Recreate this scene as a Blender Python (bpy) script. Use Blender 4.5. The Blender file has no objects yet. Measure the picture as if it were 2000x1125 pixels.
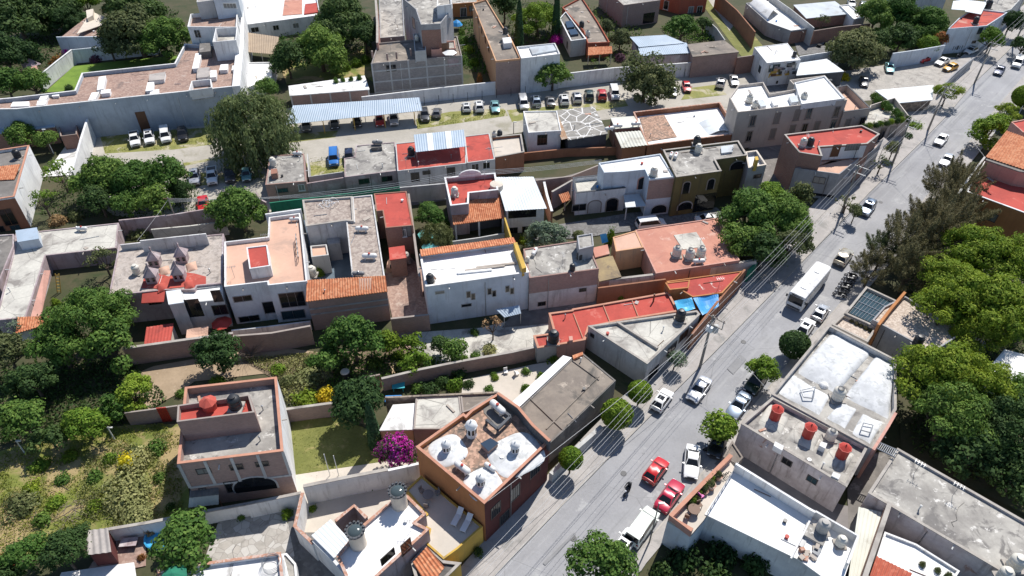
import bpy, bmesh, math, random
import numpy as np
from mathutils import Vector, Matrix
random.seed(7)
C = bpy.context.scene.collection
PI = math.pi
# ---------------------------------------------------------------- camera geometry
FPX, CAMH = 1400.0, 70.0
TH, RO = math.radians(41.25), math.radians(0.25)
_f = Vector((0, math.cos(TH), -math.sin(TH))); _r = Vector((1, 0, 0)); _u = _r.cross(_f)
CR = math.cos(RO)*_r + math.sin(RO)*_u; CU = -math.sin(RO)*_r + math.cos(RO)*_u; CF = _f
CAM = Vector((0, 0, CAMH))
def ray(x, y): return CR*((x-1000)/FPX) - CU*((y-562.5)/FPX) + CF
def P(x, y, z=0.0):
    "ground-plan point seen at photo position (x, y) at height z"
    d = ray(x, y); t = (CAMH - z)/-d.z
    return CAM + d*t
def scl(p): return FPX/((p-CAM).dot(CF))       # photo pixels per metre at p
def proj(v): d = v-CAM; z = d.dot(CF); return (1000+FPX*d.dot(CR)/z, 562.5-FPX*d.dot(CU)/z)
def hb(top, base):
    "height of a vertical edge from its top and its foot"
    b = P(*base); best = (1e9, 0)
    for i in range(1, 400):
        z = i*.05; q = P(*top, z); e = (q.x-b.x)**2+(q.y-b.y)**2
        if e < best[0]: best = (e, z)
    return best[1]
# ---------------------------------------------------------------- mesh building
class MB:
    def __init__(s): s.v = []; s.f = []
    def add(s, vs, fs):
        n = len(s.v); s.v += [tuple(v) for v in vs]; s.f += [tuple(i+n for i in f) for f in fs]; return s
    def prism(s, pts, z0, z1, top=True, bot=False):
        n = len(pts); vs = [(p[0], p[1], z0) for p in pts]+[(p[0], p[1], z1) for p in pts]
        fs = [(i, (i+1) % n, n+(i+1) % n, n+i) for i in range(n)]
        if top: fs.append(tuple(range(n, 2*n)))
        if bot: fs.append(tuple(range(n-1, -1, -1)))
        return s.add(vs, fs)
    def box(s, c, sx, sy, z0, z1, rz=0):
        ca, sa = math.cos(rz), math.sin(rz)
        pts = [(c[0]+a*sx/2*ca-b*sy/2*sa, c[1]+a*sx/2*sa+b*sy/2*ca) for a, b in ((-1,-1),(1,-1),(1,1),(-1,1))]
        return s.prism(pts, z0, z1, True, True)
    def obox(s, c, ux, uy, uz, a, b, h):
        "box centred at c with axes and full sizes a, b, h"
        c = Vector(c); vs = [c+ux*(i*a/2)+uy*(j*b/2)+uz*(k*h/2) for k in (-1,1) for i, j in ((-1,-1),(1,-1),(1,1),(-1,1))]
        return s.add(vs, [(3,2,1,0),(4,5,6,7),(0,1,5,4),(1,2,6,5),(2,3,7,6),(3,0,4,7)])
    def lathe(s, c, prof, n=16):
        "prof: (radius, z) from bottom to top"
        c = Vector(c); vs = []; fs = []; m = len(prof)
        for r, z in prof:
            for i in range(n):
                a = 2*PI*i/n; vs.append((c.x+r*math.cos(a), c.y+r*math.sin(a), c.z+z))
        for k in range(m-1):
            for i in range(n): fs.append((k*n+i, k*n+(i+1) % n, (k+1)*n+(i+1) % n, (k+1)*n+i))
        fs.append(tuple(range(n-1, -1, -1))); fs.append(tuple((m-1)*n+i for i in range(n)))
        return s.add(vs, fs)
    def tube(s, pts, r, n=6, r1=None):
        pts = [Vector(p) for p in pts]; vs = []; fs = []; m = len(pts)
        for k, p in enumerate(pts):
            d = (pts[min(k+1, m-1)]-pts[max(k-1, 0)]).normalized()
            a = d.orthogonal().normalized() if abs(d.z) < .98 else Vector((1,0,0)); a = (a-d*a.dot(d)).normalized(); b = d.cross(a)
            rr = r if r1 is None else r+(r1-r)*k/(m-1)
            for i in range(n):
                t = 2*PI*i/n; vs.append(p+a*math.cos(t)*rr+b*math.sin(t)*rr)
        for k in range(m-1):
            for i in range(n): fs.append((k*n+i, k*n+(i+1) % n, (k+1)*n+(i+1) % n, (k+1)*n+i))
        fs.append(tuple(range(n-1, -1, -1))); fs.append(tuple((m-1)*n+i for i in range(n)))
        return s.add(vs, fs)
    def capsule(s, c, axis, r, L, n=12):
        axis = Vector(axis).normalized(); c = Vector(c); prof = []
        for k in range(5): a = PI/2*k/4; prof.append((r*math.sin(a)+.001, -L/2+r-r*math.cos(a)))
        for k in range(5): a = PI/2*k/4; prof.append((r*math.cos(a)+.001, L/2-r+r*math.sin(a)))
        a = axis.orthogonal().normalized(); b = axis.cross(a); vs = []; fs = []; m = len(prof)
        for rr, t in prof:
            for i in range(n):
                q = 2*PI*i/n; vs.append(c+axis*t+a*rr*math.cos(q)+b*rr*math.sin(q))
        for k in range(m-1):
            for i in range(n): fs.append((k*n+i, k*n+(i+1) % n, (k+1)*n+(i+1) % n, (k+1)*n+i))
        return s.add(vs, fs)
    def sheet(s, a, b, c, d, nu, nv, fz, th=.03):
        "bilinear patch a-b (u) / d-c, lifted by fz(u,v), with thickness"
        a, b, c, d = map(Vector, (a, b, c, d)); top = []
        for j in range(nv+1):
            v = j/nv
            for i in range(nu+1):
                u = i/nu; p = (a*(1-u)+b*u)*(1-v)+(d*(1-u)+c*u)*v
                top.append(Vector((p.x, p.y, p.z+fz(u, v))))
        n = len(top); bot = [p-Vector((0,0,th)) for p in top]; w = nu+1; fs = []
        for j in range(nv):
            for i in range(nu):
                q = (j*w+i, j*w+i+1, (j+1)*w+i+1, (j+1)*w+i); fs.append(q); fs.append(tuple(n+k for k in q[::-1]))
        rim = [i for i in range(w)]+[j*w+nu for j in range(1, nv+1)]+[nv*w+i for i in range(nu-1, -1, -1)]+[j*w for j in range(nv-1, 0, -1)]
        for k in range(len(rim)):
            p, q = rim[k], rim[(k+1) % len(rim)]; fs.append((q, p, n+p, n+q))
        return s.add(top+bot, fs)
    def build(s, name, m, parent=None, smooth=None, loc=None):
        me = bpy.data.meshes.new(name)
        o0 = Vector(loc) if loc is not None else (parent_loc(parent) if parent is not None else Vector((0,0,0)))
        me.from_pydata([(v[0]-o0.x, v[1]-o0.y, v[2]-o0.z) for v in s.v], [], s.f)
        bm = bmesh.new(); bm.from_mesh(me); bmesh.ops.recalc_face_normals(bm, faces=bm.faces); bm.to_mesh(me); bm.free()
        me.materials.append(m); me.update()
        if smooth is not None:
            me.shade_smooth(); me.set_sharp_from_angle(angle=math.radians(smooth))
        o = bpy.data.objects.new(name, me); C.objects.link(o)
        if parent is not None: o.parent = parent
        if loc is not None: o.location = o0
        return o
def parent_loc(p):
    v = Vector((0,0,0))
    while p is not None: v += p.location; p = p.parent
    return v
def tag(o, label, cat, group=None, kind=None):
    if label: o['label'] = label
    if cat: o['category'] = cat
    if group: o['group'] = group
    if kind: o['kind'] = kind
    return o
def thing(name, label, cat, loc=(0,0,0), group=None, rz=0):
    o = bpy.data.objects.new(name, None); C.objects.link(o); o.location = loc; o.rotation_euler = (0,0,rz); o.empty_display_size = .3
    return tag(o, label, cat, group)
def dup(root, loc, rz=None, label=None, group=None, scale=None):
    r = root.copy(); C.objects.link(r); r.location = loc
    if rz is not None: r.rotation_euler = (0,0,rz)
    if scale is not None: r.scale = scale
    if label: r['label'] = label
    if group: r['group'] = group
    for ch in list(root.children):
        c = ch.copy(); C.objects.link(c); c.parent = r
        for g in list(ch.children):
            d = g.copy(); C.objects.link(d); d.parent = c
    return r
def area2(p): return sum(p[i][0]*p[(i+1) % len(p)][1]-p[(i+1) % len(p)][0]*p[i][1] for i in range(len(p)))
def inset(pts, d):
    "inset a CCW polygon by d"
    n = len(pts); out = []
    for i in range(n):
        a, b, c = Vector(pts[i-1][:2]), Vector(pts[i][:2]), Vector(pts[(i+1) % n][:2])
        e1 = (b-a).normalized(); e2 = (c-b).normalized(); n1 = Vector((-e1.y, e1.x)); n2 = Vector((-e2.y, e2.x))
        k = max(.35, 1+n1.dot(n2)); q = b+(n1+n2)*(d/k); out.append((q.x, q.y))
    return out
def ppx(px, z):
    p = [P(x, y, z) for x, y in px]; p = [(v.x, v.y) for v in p]
    return p if area2(p) > 0 else p[::-1]
# ---------------------------------------------------------------- materials
def newmat(name):
    m = bpy.data.materials.new(name); m.use_nodes = True; nt = m.node_tree
    return m, nt, nt.nodes['Principled BSDF']
def _mix(nt, a, b, fac, mode='MIX'):
    n = nt.nodes.new('ShaderNodeMix'); n.data_type = 'RGBA'; n.blend_type = mode
    for s, v in ((n.inputs[0], fac), (n.inputs[6], a), (n.inputs[7], b)):
        if hasattr(v, 'is_output'): nt.links.new(v, s)
        elif isinstance(v, (int, float)): s.default_value = v
        else: s.default_value = (*v, 1)
    return n.outputs[2]
def _noise(nt, vec, scale, detail=4, rough=.6, dist=0):
    n = nt.nodes.new('ShaderNodeTexNoise'); n.inputs['Scale'].default_value = scale; n.inputs['Detail'].default_value = detail
    n.inputs['Roughness'].default_value = rough; n.inputs['Distortion'].default_value = dist
    if vec is not None: nt.links.new(vec, n.inputs['Vector'])
    return n.outputs['Fac']
def _ramp(nt, fac, a, b):
    n = nt.nodes.new('ShaderNodeMapRange'); n.inputs[1].default_value = a; n.inputs[2].default_value = b; nt.links.new(fac, n.inputs[0]); n.interpolation_type = 'SMOOTHSTEP'
    return n.outputs[0]
def _pos(nt, scale=(1,1,1), obj=False):
    if obj: g = nt.nodes.new('ShaderNodeTexCoord').outputs['Object']
    else: g = nt.nodes.new('ShaderNodeNewGeometry').outputs['Position']
    m = nt.nodes.new('ShaderNodeMapping'); m.inputs['Scale'].default_value = scale; nt.links.new(g, m.inputs['Vector']); return m.outputs[0]
def _bump(nt, bsdf, h, strength=.3, dist=.05):
    b = nt.nodes.new('ShaderNodeBump'); b.inputs['Strength'].default_value = strength; b.inputs['Distance'].default_value = dist
    nt.links.new(h, b.inputs['Height']); nt.links.new(b.outputs[0], bsdf.inputs['Normal'])
def surf(name, a, b, s1=.35, s2=2.2, stain=None, s_lo=.55, s_hi=.68, s_sc=.25, light=None, crack=None, rough=.9, bump=.25, cells=None, streak=None, obj=False, fine=.25, tracks=None):
    "weathered surface: two tones, blotched stains, pale patches, cracks"
    m, nt, bs = newmat(name); p = _pos(nt, obj=obj)
    c = _mix(nt, a, b, _ramp(nt, _noise(nt, p, s1, 6, .65), .36, .64))
    if cells:
        v = nt.nodes.new('ShaderNodeTexVoronoi'); v.inputs['Scale'].default_value = cells[0]; nt.links.new(p, v.inputs['Vector'])
        sep = nt.nodes.new('ShaderNodeSeparateColor'); nt.links.new(v.outputs['Color'], sep.inputs[0])
        c = _mix(nt, c, cells[1], _ramp(nt, sep.outputs[0], .45, .8))
    if stain: c = _mix(nt, c, stain, _ramp(nt, _noise(nt, p, s_sc, 7, .62, .6), s_lo, s_hi))
    if light: c = _mix(nt, c, light, _ramp(nt, _noise(nt, _pos(nt, (1.0,1.07,1.0), obj), s_sc*1.7, 6, .7, .3), .58, .66))
    if streak:
        c = _mix(nt, c, streak, _ramp(nt, _noise(nt, _pos(nt, (1.6,1.6,.18), obj), 1.0, 5, .7), .5, .74))
    if tracks:
        r1 = nt.nodes.new('ShaderNodeMapping'); r1.inputs['Rotation'].default_value = (0,0,-tracks[0]); nt.links.new(p, r1.inputs['Vector'])
        for q, (sc, col, lo, hi) in enumerate(tracks[1]):
            r2 = nt.nodes.new('ShaderNodeMapping'); r2.inputs['Scale'].default_value = sc; r2.inputs['Location'].default_value = (q*7.3,q*3.1,0); nt.links.new(r1.outputs[0], r2.inputs['Vector']); c = _mix(nt, c, col, _ramp(nt, _noise(nt, r2.outputs[0], 1.0, 5, .65), lo, hi))
    if crack:
        v = nt.nodes.new('ShaderNodeTexVoronoi'); v.feature = 'DISTANCE_TO_EDGE'; v.inputs['Scale'].default_value = crack[1]
        nt.links.new(p, v.inputs['Vector']); c = _mix(nt, c, crack[0], _ramp(nt, v.outputs['Distance'], crack[2], 0))
    f = _noise(nt, p, s2, 4, .7); c = _mix(nt, c, (.3,.3,.3), _ramp(nt, f, .3, .75), 'OVERLAY') if False else _mix(nt, c, _mix(nt, (1-fine,)*3, (1+fine,)*3, f), 1.0, 'MULTIPLY')
    nt.links.new(c, bs.inputs['Base Color']); bs.inputs['Roughness'].default_value = rough
    if bump: _bump(nt, bs, f, bump)
    return m
def blockwall(name, a, b, mortar, bw=.4, bh=.2, streak=None):
    m, nt, bs = newmat(name)
    g = nt.nodes.new('ShaderNodeNewGeometry'); sp = nt.nodes.new('ShaderNodeSeparateXYZ'); nt.links.new(g.outputs['Position'], sp.inputs[0])
    sn = nt.nodes.new('ShaderNodeSeparateXYZ'); nt.links.new(g.outputs['True Normal'], sn.inputs[0])
    def mt(op, x, y):
        n = nt.nodes.new('ShaderNodeMath'); n.operation = op
        for s, v in ((n.inputs[0], x), (n.inputs[1], y)):
            if hasattr(v, 'is_output'): nt.links.new(v, s)
            else: s.default_value = v
        return n.outputs[0]
    u = mt('SUBTRACT', mt('MULTIPLY', sp.outputs[1], sn.outputs[0]), mt('MULTIPLY', sp.outputs[0], sn.outputs[1]))
    cb = nt.nodes.new('ShaderNodeCombineXYZ'); nt.links.new(u, cb.inputs[0]); nt.links.new(sp.outputs[2], cb.inputs[1])
    br = nt.nodes.new('ShaderNodeTexBrick'); nt.links.new(cb.outputs[0], br.inputs['Vector'])
    br.inputs['Color1'].default_value = (*a,1); br.inputs['Color2'].default_value = (*b,1); br.inputs['Mortar'].default_value = (*mortar,1)
    br.inputs['Scale'].default_value = 1; br.inputs['Brick Width'].default_value = bw; br.inputs['Row Height'].default_value = bh; br.inputs['Mortar Size'].default_value = .012
    p = _pos(nt); c = _mix(nt, br.outputs[0], _mix(nt, (.65,.65,.66), (1.25,1.22,1.2), _noise(nt, p, .5, 6, .7)), 1.0, 'MULTIPLY')
    c = _mix(nt, c, streak or (.32,.31,.3), _ramp(nt, _noise(nt, _pos(nt, (1.1,1.1,.3)), .8, 5, .7), .56, .8))
    nt.links.new(c, bs.inputs['Base Color']); bs.inputs['Roughness'].default_value = .95
    _bump(nt, bs, br.outputs['Fac'], .3, -.02)
    return m
def plain(name, col, rough=.5, metal=0, coat=0, var=.0, obj=True):
    m, nt, bs = newmat(name); bs.inputs['Roughness'].default_value = rough; bs.inputs['Metallic'].default_value = metal
    if coat: bs.inputs['Coat Weight'].default_value = coat; bs.inputs['Coat Roughness'].default_value = .06
    p = _pos(nt, obj=obj); f = _noise(nt, p, 2.5, 4)
    v = max(var, .06); c = _mix(nt, tuple(x*(1-v) for x in col), tuple(min(1, x*(1+v)) for x in col), f)
    nt.links.new(c, bs.inputs['Base Color']); return m
def leafmat(name, a, b, c, trans=.32, hue=.14, k=1.68):
    a, b, c = [tuple(min(.8, v*k) for v in q) for q in (a, b, c)]
    m, nt, bs = newmat(name); p = _pos(nt)
    f = _ramp(nt, _noise(nt, p, .55, 3, .6), .35, .65); g = nt.nodes.new('ShaderNodeNewGeometry')
    oi = nt.nodes.new('ShaderNodeObjectInfo')
    col = _mix(nt, _mix(nt, a, b, f), c, _ramp(nt, g.outputs['Random Per Island'], .55, 1.0))
    hs = nt.nodes.new('ShaderNodeHueSaturation'); nt.links.new(col, hs.inputs['Color'])
    mr = nt.nodes.new('ShaderNodeMapRange'); nt.links.new(oi.outputs['Random'], mr.inputs[0]); mr.inputs[3].default_value = 1-hue*1.5; mr.inputs[4].default_value = 1+hue*2
    nt.links.new(mr.outputs[0], hs.inputs['Value'])
    mh = nt.nodes.new('ShaderNodeMapRange'); nt.links.new(oi.outputs['Random'], mh.inputs[0]); mh.inputs[3].default_value = .5+hue*.12; mh.inputs[4].default_value = .5-hue*.12
    nt.links.new(mh.outputs[0], hs.inputs['Hue'])
    nt.links.new(hs.outputs[0], bs.inputs['Base Color']); bs.inputs['Roughness'].default_value = .75; bs.inputs['Specular IOR Level'].default_value = .25
    tr = nt.nodes.new('ShaderNodeBsdfTranslucent'); nt.links.new(hs.outputs[0], tr.inputs['Color'])
    mx = nt.nodes.new('ShaderNodeMixShader'); mx.inputs[0].default_value = trans; out = nt.nodes['Material Output']
    nt.links.new(bs.outputs[0], mx.inputs[1]); nt.links.new(tr.outputs[0], mx.inputs[2]); nt.links.new(mx.outputs[0], out.inputs[0])
    return m
# ---------------------------------------------------------------- palette
W = {}
W['white'] = surf('white_plaster', (.76,.76,.75), (.62,.62,.62), .3, 3, streak=(.46,.45,.44), fine=.08, bump=.1)
W['dirtywhite'] = surf('stained_white_plaster', (.62,.61,.6), (.47,.46,.45), .35, 3, streak=(.3,.28,.26), stain=(.3,.29,.28), s_lo=.6, s_hi=.72, fine=.12)
W['bluewhite'] = surf('pale_blue_plaster', (.62,.67,.72), (.5,.55,.6), .3, 3, streak=(.42,.44,.46), fine=.08)
W['bluegrey'] = surf('blue_grey_render', (.42,.47,.52), (.34,.38,.43), .3, 3, streak=(.28,.31,.34), fine=.08)
W['greywall'] = surf('grey_render', (.36,.36,.37), (.27,.27,.28), .3, 3, streak=(.2,.2,.2), fine=.12)
W['palegrey'] = surf('pale_grey_render', (.5,.5,.49), (.42,.42,.41), .3, 3, streak=(.32,.31,.3), fine=.1)
W['cream'] = surf('cream_plaster', (.62,.55,.46), (.54,.48,.41), .3, 3, streak=(.42,.38,.33), fine=.08)
W['taupe'] = surf('taupe_plaster', (.47,.42,.37), (.41,.37,.33), .3, 3, streak=(.34,.3,.27), fine=.07)
W['yellow'] = surf('ochre_yellow_plaster', (.55,.36,.07), (.47,.3,.06), .3, 3, streak=(.33,.22,.08), fine=.1)
W['orange'] = surf('orange_plaster', (.46,.2,.075), (.39,.165,.06), .3, 3, streak=(.36,.15,.06), fine=.1)
W['peach'] = surf('peach_plaster', (.62,.36,.2), (.54,.3,.17), .3, 3, streak=(.4,.25,.16), fine=.1)
W['rust'] = surf('rust_orange_plaster', (.31,.14,.08), (.25,.115,.065), .3, 3, streak=(.2,.1,.06), fine=.12)
W['redhouse'] = surf('brick_red_plaster', (.42,.11,.06), (.35,.09,.05), .3, 3, streak=(.27,.08,.05), fine=.08)
W['maroon'] = surf('maroon_plaster', (.11,.025,.022), (.085,.02,.018), .3, 3, streak=(.06,.02,.02), fine=.12)
W['olive'] = surf('olive_plaster', (.17,.135,.05), (.13,.105,.04), .3, 3, streak=(.09,.075,.04), fine=.12)
W['pink'] = surf('salmon_plaster', (.55,.3,.24), (.46,.25,.2), .3, 3, streak=(.34,.2,.17), fine=.1)
W['stained'] = surf('stained_mauve_white_wall', (.55,.5,.5), (.43,.37,.37), .45, 3, streak=(.27,.23,.22), stain=(.3,.17,.13), s_lo=.62, s_hi=.7, s_sc=.5, fine=.15)
W['mauve'] = surf('old_mauve_plaster', (.4,.33,.34), (.3,.23,.23), .4, 3, streak=(.2,.15,.14), stain=(.5,.46,.46), fine=.15)
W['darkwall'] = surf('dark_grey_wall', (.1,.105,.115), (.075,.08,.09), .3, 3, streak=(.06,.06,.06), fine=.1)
W['greenwall'] = surf('green_painted_wall', (.02,.2,.12), (.016,.16,.095), .3, 3, streak=(.015,.12,.08), fine=.1)
W['block'] = blockwall('grey_block_wall', (.33,.31,.29), (.26,.24,.23), (.38,.37,.36), .4, .2)
W['brick'] = blockwall('red_brick_wall', (.34,.17,.12), (.26,.125,.09), (.3,.25,.22), .28, .1, (.22,.15,.13))
W['oldbrick'] = blockwall('weathered_brick_wall', (.4,.26,.22), (.31,.2,.175), (.33,.29,.26), .28, .1, (.25,.2,.18))
W['stone'] = surf('rubble_stone_wall', (.32,.26,.2), (.24,.2,.16), .8, 4, cells=(2.2, (.16,.13,.11)), fine=.3, bump=.6)
W['coping'] = surf('grey_coping', (.4,.37,.33), (.32,.29,.26), .6, 4, stain=(.22,.2,.18), fine=.15)
W['brickcoping'] = surf('brick_coping', (.46,.25,.17), (.38,.2,.14), .8, 4, cells=(4, (.5,.36,.3)), fine=.15)
W['pinkcoping'] = surf('terracotta_coping', (.5,.25,.17), (.43,.21,.14), .7, 4, fine=.12)
# roofs
W['conc'] = surf('concrete_roof', (.42,.4,.36), (.25,.235,.215), .22, 2.5, stain=(.17,.16,.15), s_lo=.5, s_hi=.62, s_sc=.5, light=(.6,.58,.54), fine=.2)
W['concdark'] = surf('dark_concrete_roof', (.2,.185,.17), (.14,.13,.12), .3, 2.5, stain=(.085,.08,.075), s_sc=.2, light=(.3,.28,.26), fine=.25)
W['concbrown'] = surf('brown_concrete_roof', (.26,.22,.18), (.19,.16,.135), .25, 2.5, stain=(.11,.1,.088), s_lo=.5, s_hi=.65, s_sc=.22, light=(.4,.34,.28), fine=.18)
W['concpale'] = surf('pale_concrete_roof', (.55,.53,.47), (.42,.4,.36), .3, 2.5, stain=(.24,.22,.2), s_sc=.3, s_lo=.52, s_hi=.66, fine=.22, crack=((.2,.19,.17), .35, .012))
W['mottled'] = surf('mottled_tile_roof', (.45,.39,.34), (.3,.26,.23), 1.2, 4, stain=(.15,.13,.12), s_sc=.5, light=(.5,.45,.4), cells=(3.2, (.42,.37,.33)), fine=.3)
W['mottledbrown'] = surf('brown_mottled_tile_roof', (.35,.29,.25), (.25,.2,.175), 1.2, 4, stain=(.16,.13,.115), s_sc=.5, light=(.44,.38,.33), cells=(3.2, (.4,.34,.29)), fine=.3)
W['clay'] = surf('clay_brick_roof', (.33,.215,.17), (.25,.165,.135), .4, 3, stain=(.17,.125,.11), s_sc=.3, light=(.4,.31,.26), cells=(3.5, (.37,.26,.21)), fine=.25)
W['clayworn'] = surf('worn_brick_roof', (.3,.185,.13), (.22,.16,.12), .5, 3, stain=(.12,.1,.085), s_sc=.5, cells=(3.5, (.46,.29,.21)), fine=.3)
W['terra'] = surf('terracotta_tiled_floor', (.42,.22,.15), (.36,.185,.125), .5, 3, light=(.52,.36,.29), cells=(3, (.46,.27,.2)), fine=.15)
W['red'] = surf('red_waterproof_roof', (.46,.075,.055), (.37,.06,.045), .3, 2.5, stain=(.28,.05,.04), s_sc=.25, light=(.5,.13,.1), fine=.1)
W['redworn'] = surf('worn_red_roof', (.47,.085,.06), (.36,.065,.048), .3, 2.5, stain=(.5,.28,.22), s_lo=.56, s_hi=.72, s_sc=.4, fine=.12)
W['redpeel'] = surf('peeling_red_roof', (.42,.07,.055), (.34,.055,.045), .35, 2.5, stain=(.6,.5,.45), s_lo=.6, s_hi=.66, s_sc=.8, fine=.15)
W['salmon'] = surf('salmon_roof', (.52,.25,.18), (.45,.2,.145), .3, 2.5, stain=(.33,.17,.13), s_sc=.25, light=(.55,.33,.26), fine=.12)
W['peachroof'] = surf('peach_roof', (.6,.38,.28), (.54,.34,.25), .3, 2.5, stain=(.45,.3,.23), fine=.08)
W['whiteroof'] = surf('white_waterproof_roof', (.84,.83,.81), (.77,.76,.74), .3, 2.5, stain=(.58,.57,.54), s_lo=.62, s_hi=.75, fine=.05, bump=.1)
W['whiteworn'] = surf('worn_white_roof', (.76,.755,.74), (.66,.65,.63), .3, 2.5, stain=(.38,.37,.35), s_lo=.55, s_hi=.7, s_sc=.35, fine=.12)
W['domewhite'] = surf('whitewashed_vault', (.66,.67,.67), (.5,.51,.52), .4, 2.5, stain=(.44,.45,.45), s_lo=.5, s_hi=.66, s_sc=1.1, fine=.1)
W['patch'] = surf('patch_painted_roof', (.27,.255,.23), (.21,.2,.18), .5, 3, stain=(.14,.13,.12), s_sc=.6, crack=((.78,.77,.75), .42, .055), light=(.7,.69,.67), fine=.2)
W['ochreroof'] = surf('mustard_stained_roof', (.33,.25,.13), (.25,.19,.11), .4, 3, stain=(.17,.13,.09), s_sc=.5, fine=.2)
W['gravel'] = surf('pale_gravel', (.46,.38,.31), (.36,.29,.24), 1.5, 6, cells=(5, (.55,.47,.4)), fine=.35)
W['tile'] = surf('clay_roof_tiles', (.5,.185,.085), (.41,.14,.065), .5, 5, cells=(3, (.56,.25,.13)), fine=.22)
W['tilered'] = surf('red_roof_tiles', (.47,.12,.07), (.4,.1,.06), .5, 5, cells=(3, (.52,.16,.1)), fine=.18)
W['metal'] = surf('pale_blue_sheet_metal', (.37,.45,.54), (.31,.39,.47), .25, 2, streak=(.33,.38,.44), fine=.05, rough=.45, bump=.02)
W['metalwhite'] = surf('white_sheet_metal', (.68,.72,.74), (.55,.59,.62), .25, 2, stain=(.5,.51,.5), s_lo=.6, s_hi=.7, fine=.06, rough=.5, bump=.02)
W['metalgrey'] = surf('grey_sheet_metal', (.45,.49,.52), (.36,.4,.43), .25, 2, stain=(.3,.31,.32), fine=.08, rough=.5, bump=.02)
W['metalcream'] = surf('cream_sheet_metal', (.6,.6,.52), (.5,.5,.44), .25, 2, stain=(.38,.36,.3), fine=.08, rough=.6, bump=.02)
W['fibre'] = surf('fibre_cement_sheet', (.42,.38,.35), (.34,.31,.29), .4, 3, stain=(.25,.23,.21), fine=.15)
W['rustmetal'] = surf('rusty_sheet', (.3,.16,.08), (.4,.33,.26), .8, 3, fine=.2)
W['awning'] = surf('tan_shade_cloth', (.36,.28,.2), (.31,.24,.175), .5, 3, fine=.1)
W['tarp'] = plain('blue_tarpaulin', (.03,.27,.62), .45, var=.25)
W['tarplight'] = plain('light_blue_tarpaulin', (.06,.38,.66), .45, var=.25)
# ground
_rd = P(1491,590)-P(1184,899); RANG = math.atan2(_rd.y, _rd.x)
W['asphaltdark'] = surf('street_repair_patch', (.26,.26,.265), (.225,.225,.23), .5, 4, fine=.15)
W['asphalt'] = surf('worn_street_surface', (.315,.315,.325), (.265,.265,.275), .12, 2.8, stain=(.24,.24,.245), s_lo=.57, s_hi=.74, s_sc=.18, light=(.37,.37,.372), tracks=(RANG, [((.035,.75,1), (.36,.36,.362), .5, .72), ((.05,.9,1), (.23,.23,.235), .56, .78), ((.5,.5,1), (.21,.21,.212), .66, .74)]), crack=((.215,.215,.22), .08, .0032), fine=.16, bump=.1)
W['sidewalk'] = surf('sidewalk_concrete', (.4,.375,.355), (.33,.31,.295), .35, 3, stain=(.26,.25,.235), s_sc=.4, crack=((.27,.255,.24), .45, .012), fine=.16)
W['kerb'] = surf('kerb_concrete', (.4,.375,.34), (.33,.31,.285), .6, 3, fine=.15)
W['lotground'] = surf('parking_lot_dirt', (.42,.39,.34), (.35,.325,.28), .18, 2, stain=(.28,.26,.2), s_sc=.12, fine=.2)
W['lotgrass'] = surf('patchy_lot_grass', (.25,.24,.07), (.18,.19,.05), .35, 3, stain=(.4,.36,.25), s_lo=.5, s_hi=.62, s_sc=.3, fine=.35)
W['dirt'] = surf('garden_dirt', (.2,.15,.1), (.15,.11,.07), .2, 2.5, stain=(.09,.085,.035), s_sc=.2, light=(.26,.2,.14), fine=.25)
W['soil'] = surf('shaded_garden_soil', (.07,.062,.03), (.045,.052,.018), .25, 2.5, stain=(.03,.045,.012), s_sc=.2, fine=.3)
W['yarddirt'] = surf('bare_yard_dirt', (.36,.27,.18), (.29,.215,.14), .3, 3, light=(.42,.33,.24), fine=.2)
W['lawn'] = surf('lawn', (.15,.24,.027), (.11,.19,.02), .4, 4, fine=.3)
W['drylawn'] = surf('dry_lawn', (.17,.175,.045), (.13,.14,.032), .35, 3.5, stain=(.3,.25,.1), s_sc=.5, fine=.35)
W['field'] = surf('weedy_field', (.17,.19,.035), (.115,.145,.025), .25, 2.5, stain=(.33,.25,.12), s_lo=.46, s_hi=.58, s_sc=.16, fine=.35)
W['patio'] = surf('patio_paving', (.42,.39,.35), (.33,.31,.28), .5, 3, stain=(.24,.22,.2), s_sc=.4, crack=((.24,.22,.2), .8, .03), fine=.15)
W['flagstone'] = surf('flagstone_paving', (.4,.37,.335), (.31,.29,.26), .7, 3, cells=(1.2, (.46,.44,.41)), crack=((.26,.24,.22), 1.2, .05), fine=.12)
W['beigefloor'] = surf('beige_terrace_floor', (.56,.5,.43), (.5,.45,.385), .4, 3, fine=.06)
W['greyfloor'] = surf('grey_terrace_floor', (.24,.22,.21), (.2,.185,.18), .4, 3, fine=.08)
W['darkpave'] = surf('dark_cobbled_paving', (.16,.155,.15), (.12,.115,.11), .5, 4, cells=(3, (.19,.185,.18)), fine=.2)
W['bluefloor'] = surf('blue_grey_yard_floor', (.12,.16,.2), (.09,.12,.15), .5, 3, fine=.1)
# small things
W['glass'] = plain('dark_glass', (.012,.014,.017), .08); W['glassblue'] = plain('blue_tinted_glass', (.03,.06,.075), .08); W['glassgrey'] = plain('smoky_dome_glass', (.06,.08,.085), .12)
W['curtain'] = plain('drawn_curtain_glass', (.2,.2,.19), .2); W['frame'] = plain('white_window_frame', (.6,.6,.58), .5); W['darkframe'] = plain('dark_window_frame', (.07,.06,.055), .5)
W['stonetrim'] = plain('grey_stone_trim', (.25,.22,.19), .8, var=.15); W['wood'] = plain('brown_wood', (.13,.06,.03), .6, var=.2)
W['blacktank'] = plain('black_plastic', (.022,.024,.028), .45); W['tankwhite'] = plain('beige_tank_plastic', (.6,.57,.5), .5); W['tankgrey'] = plain('grey_tank_cement', (.42,.4,.37), .8)
W['gas'] = plain('white_gas_tank_paint', (.66,.65,.63), .4, var=.12); W['gasdark'] = plain('dark_gas_tank', (.2,.2,.2), .4)
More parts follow.
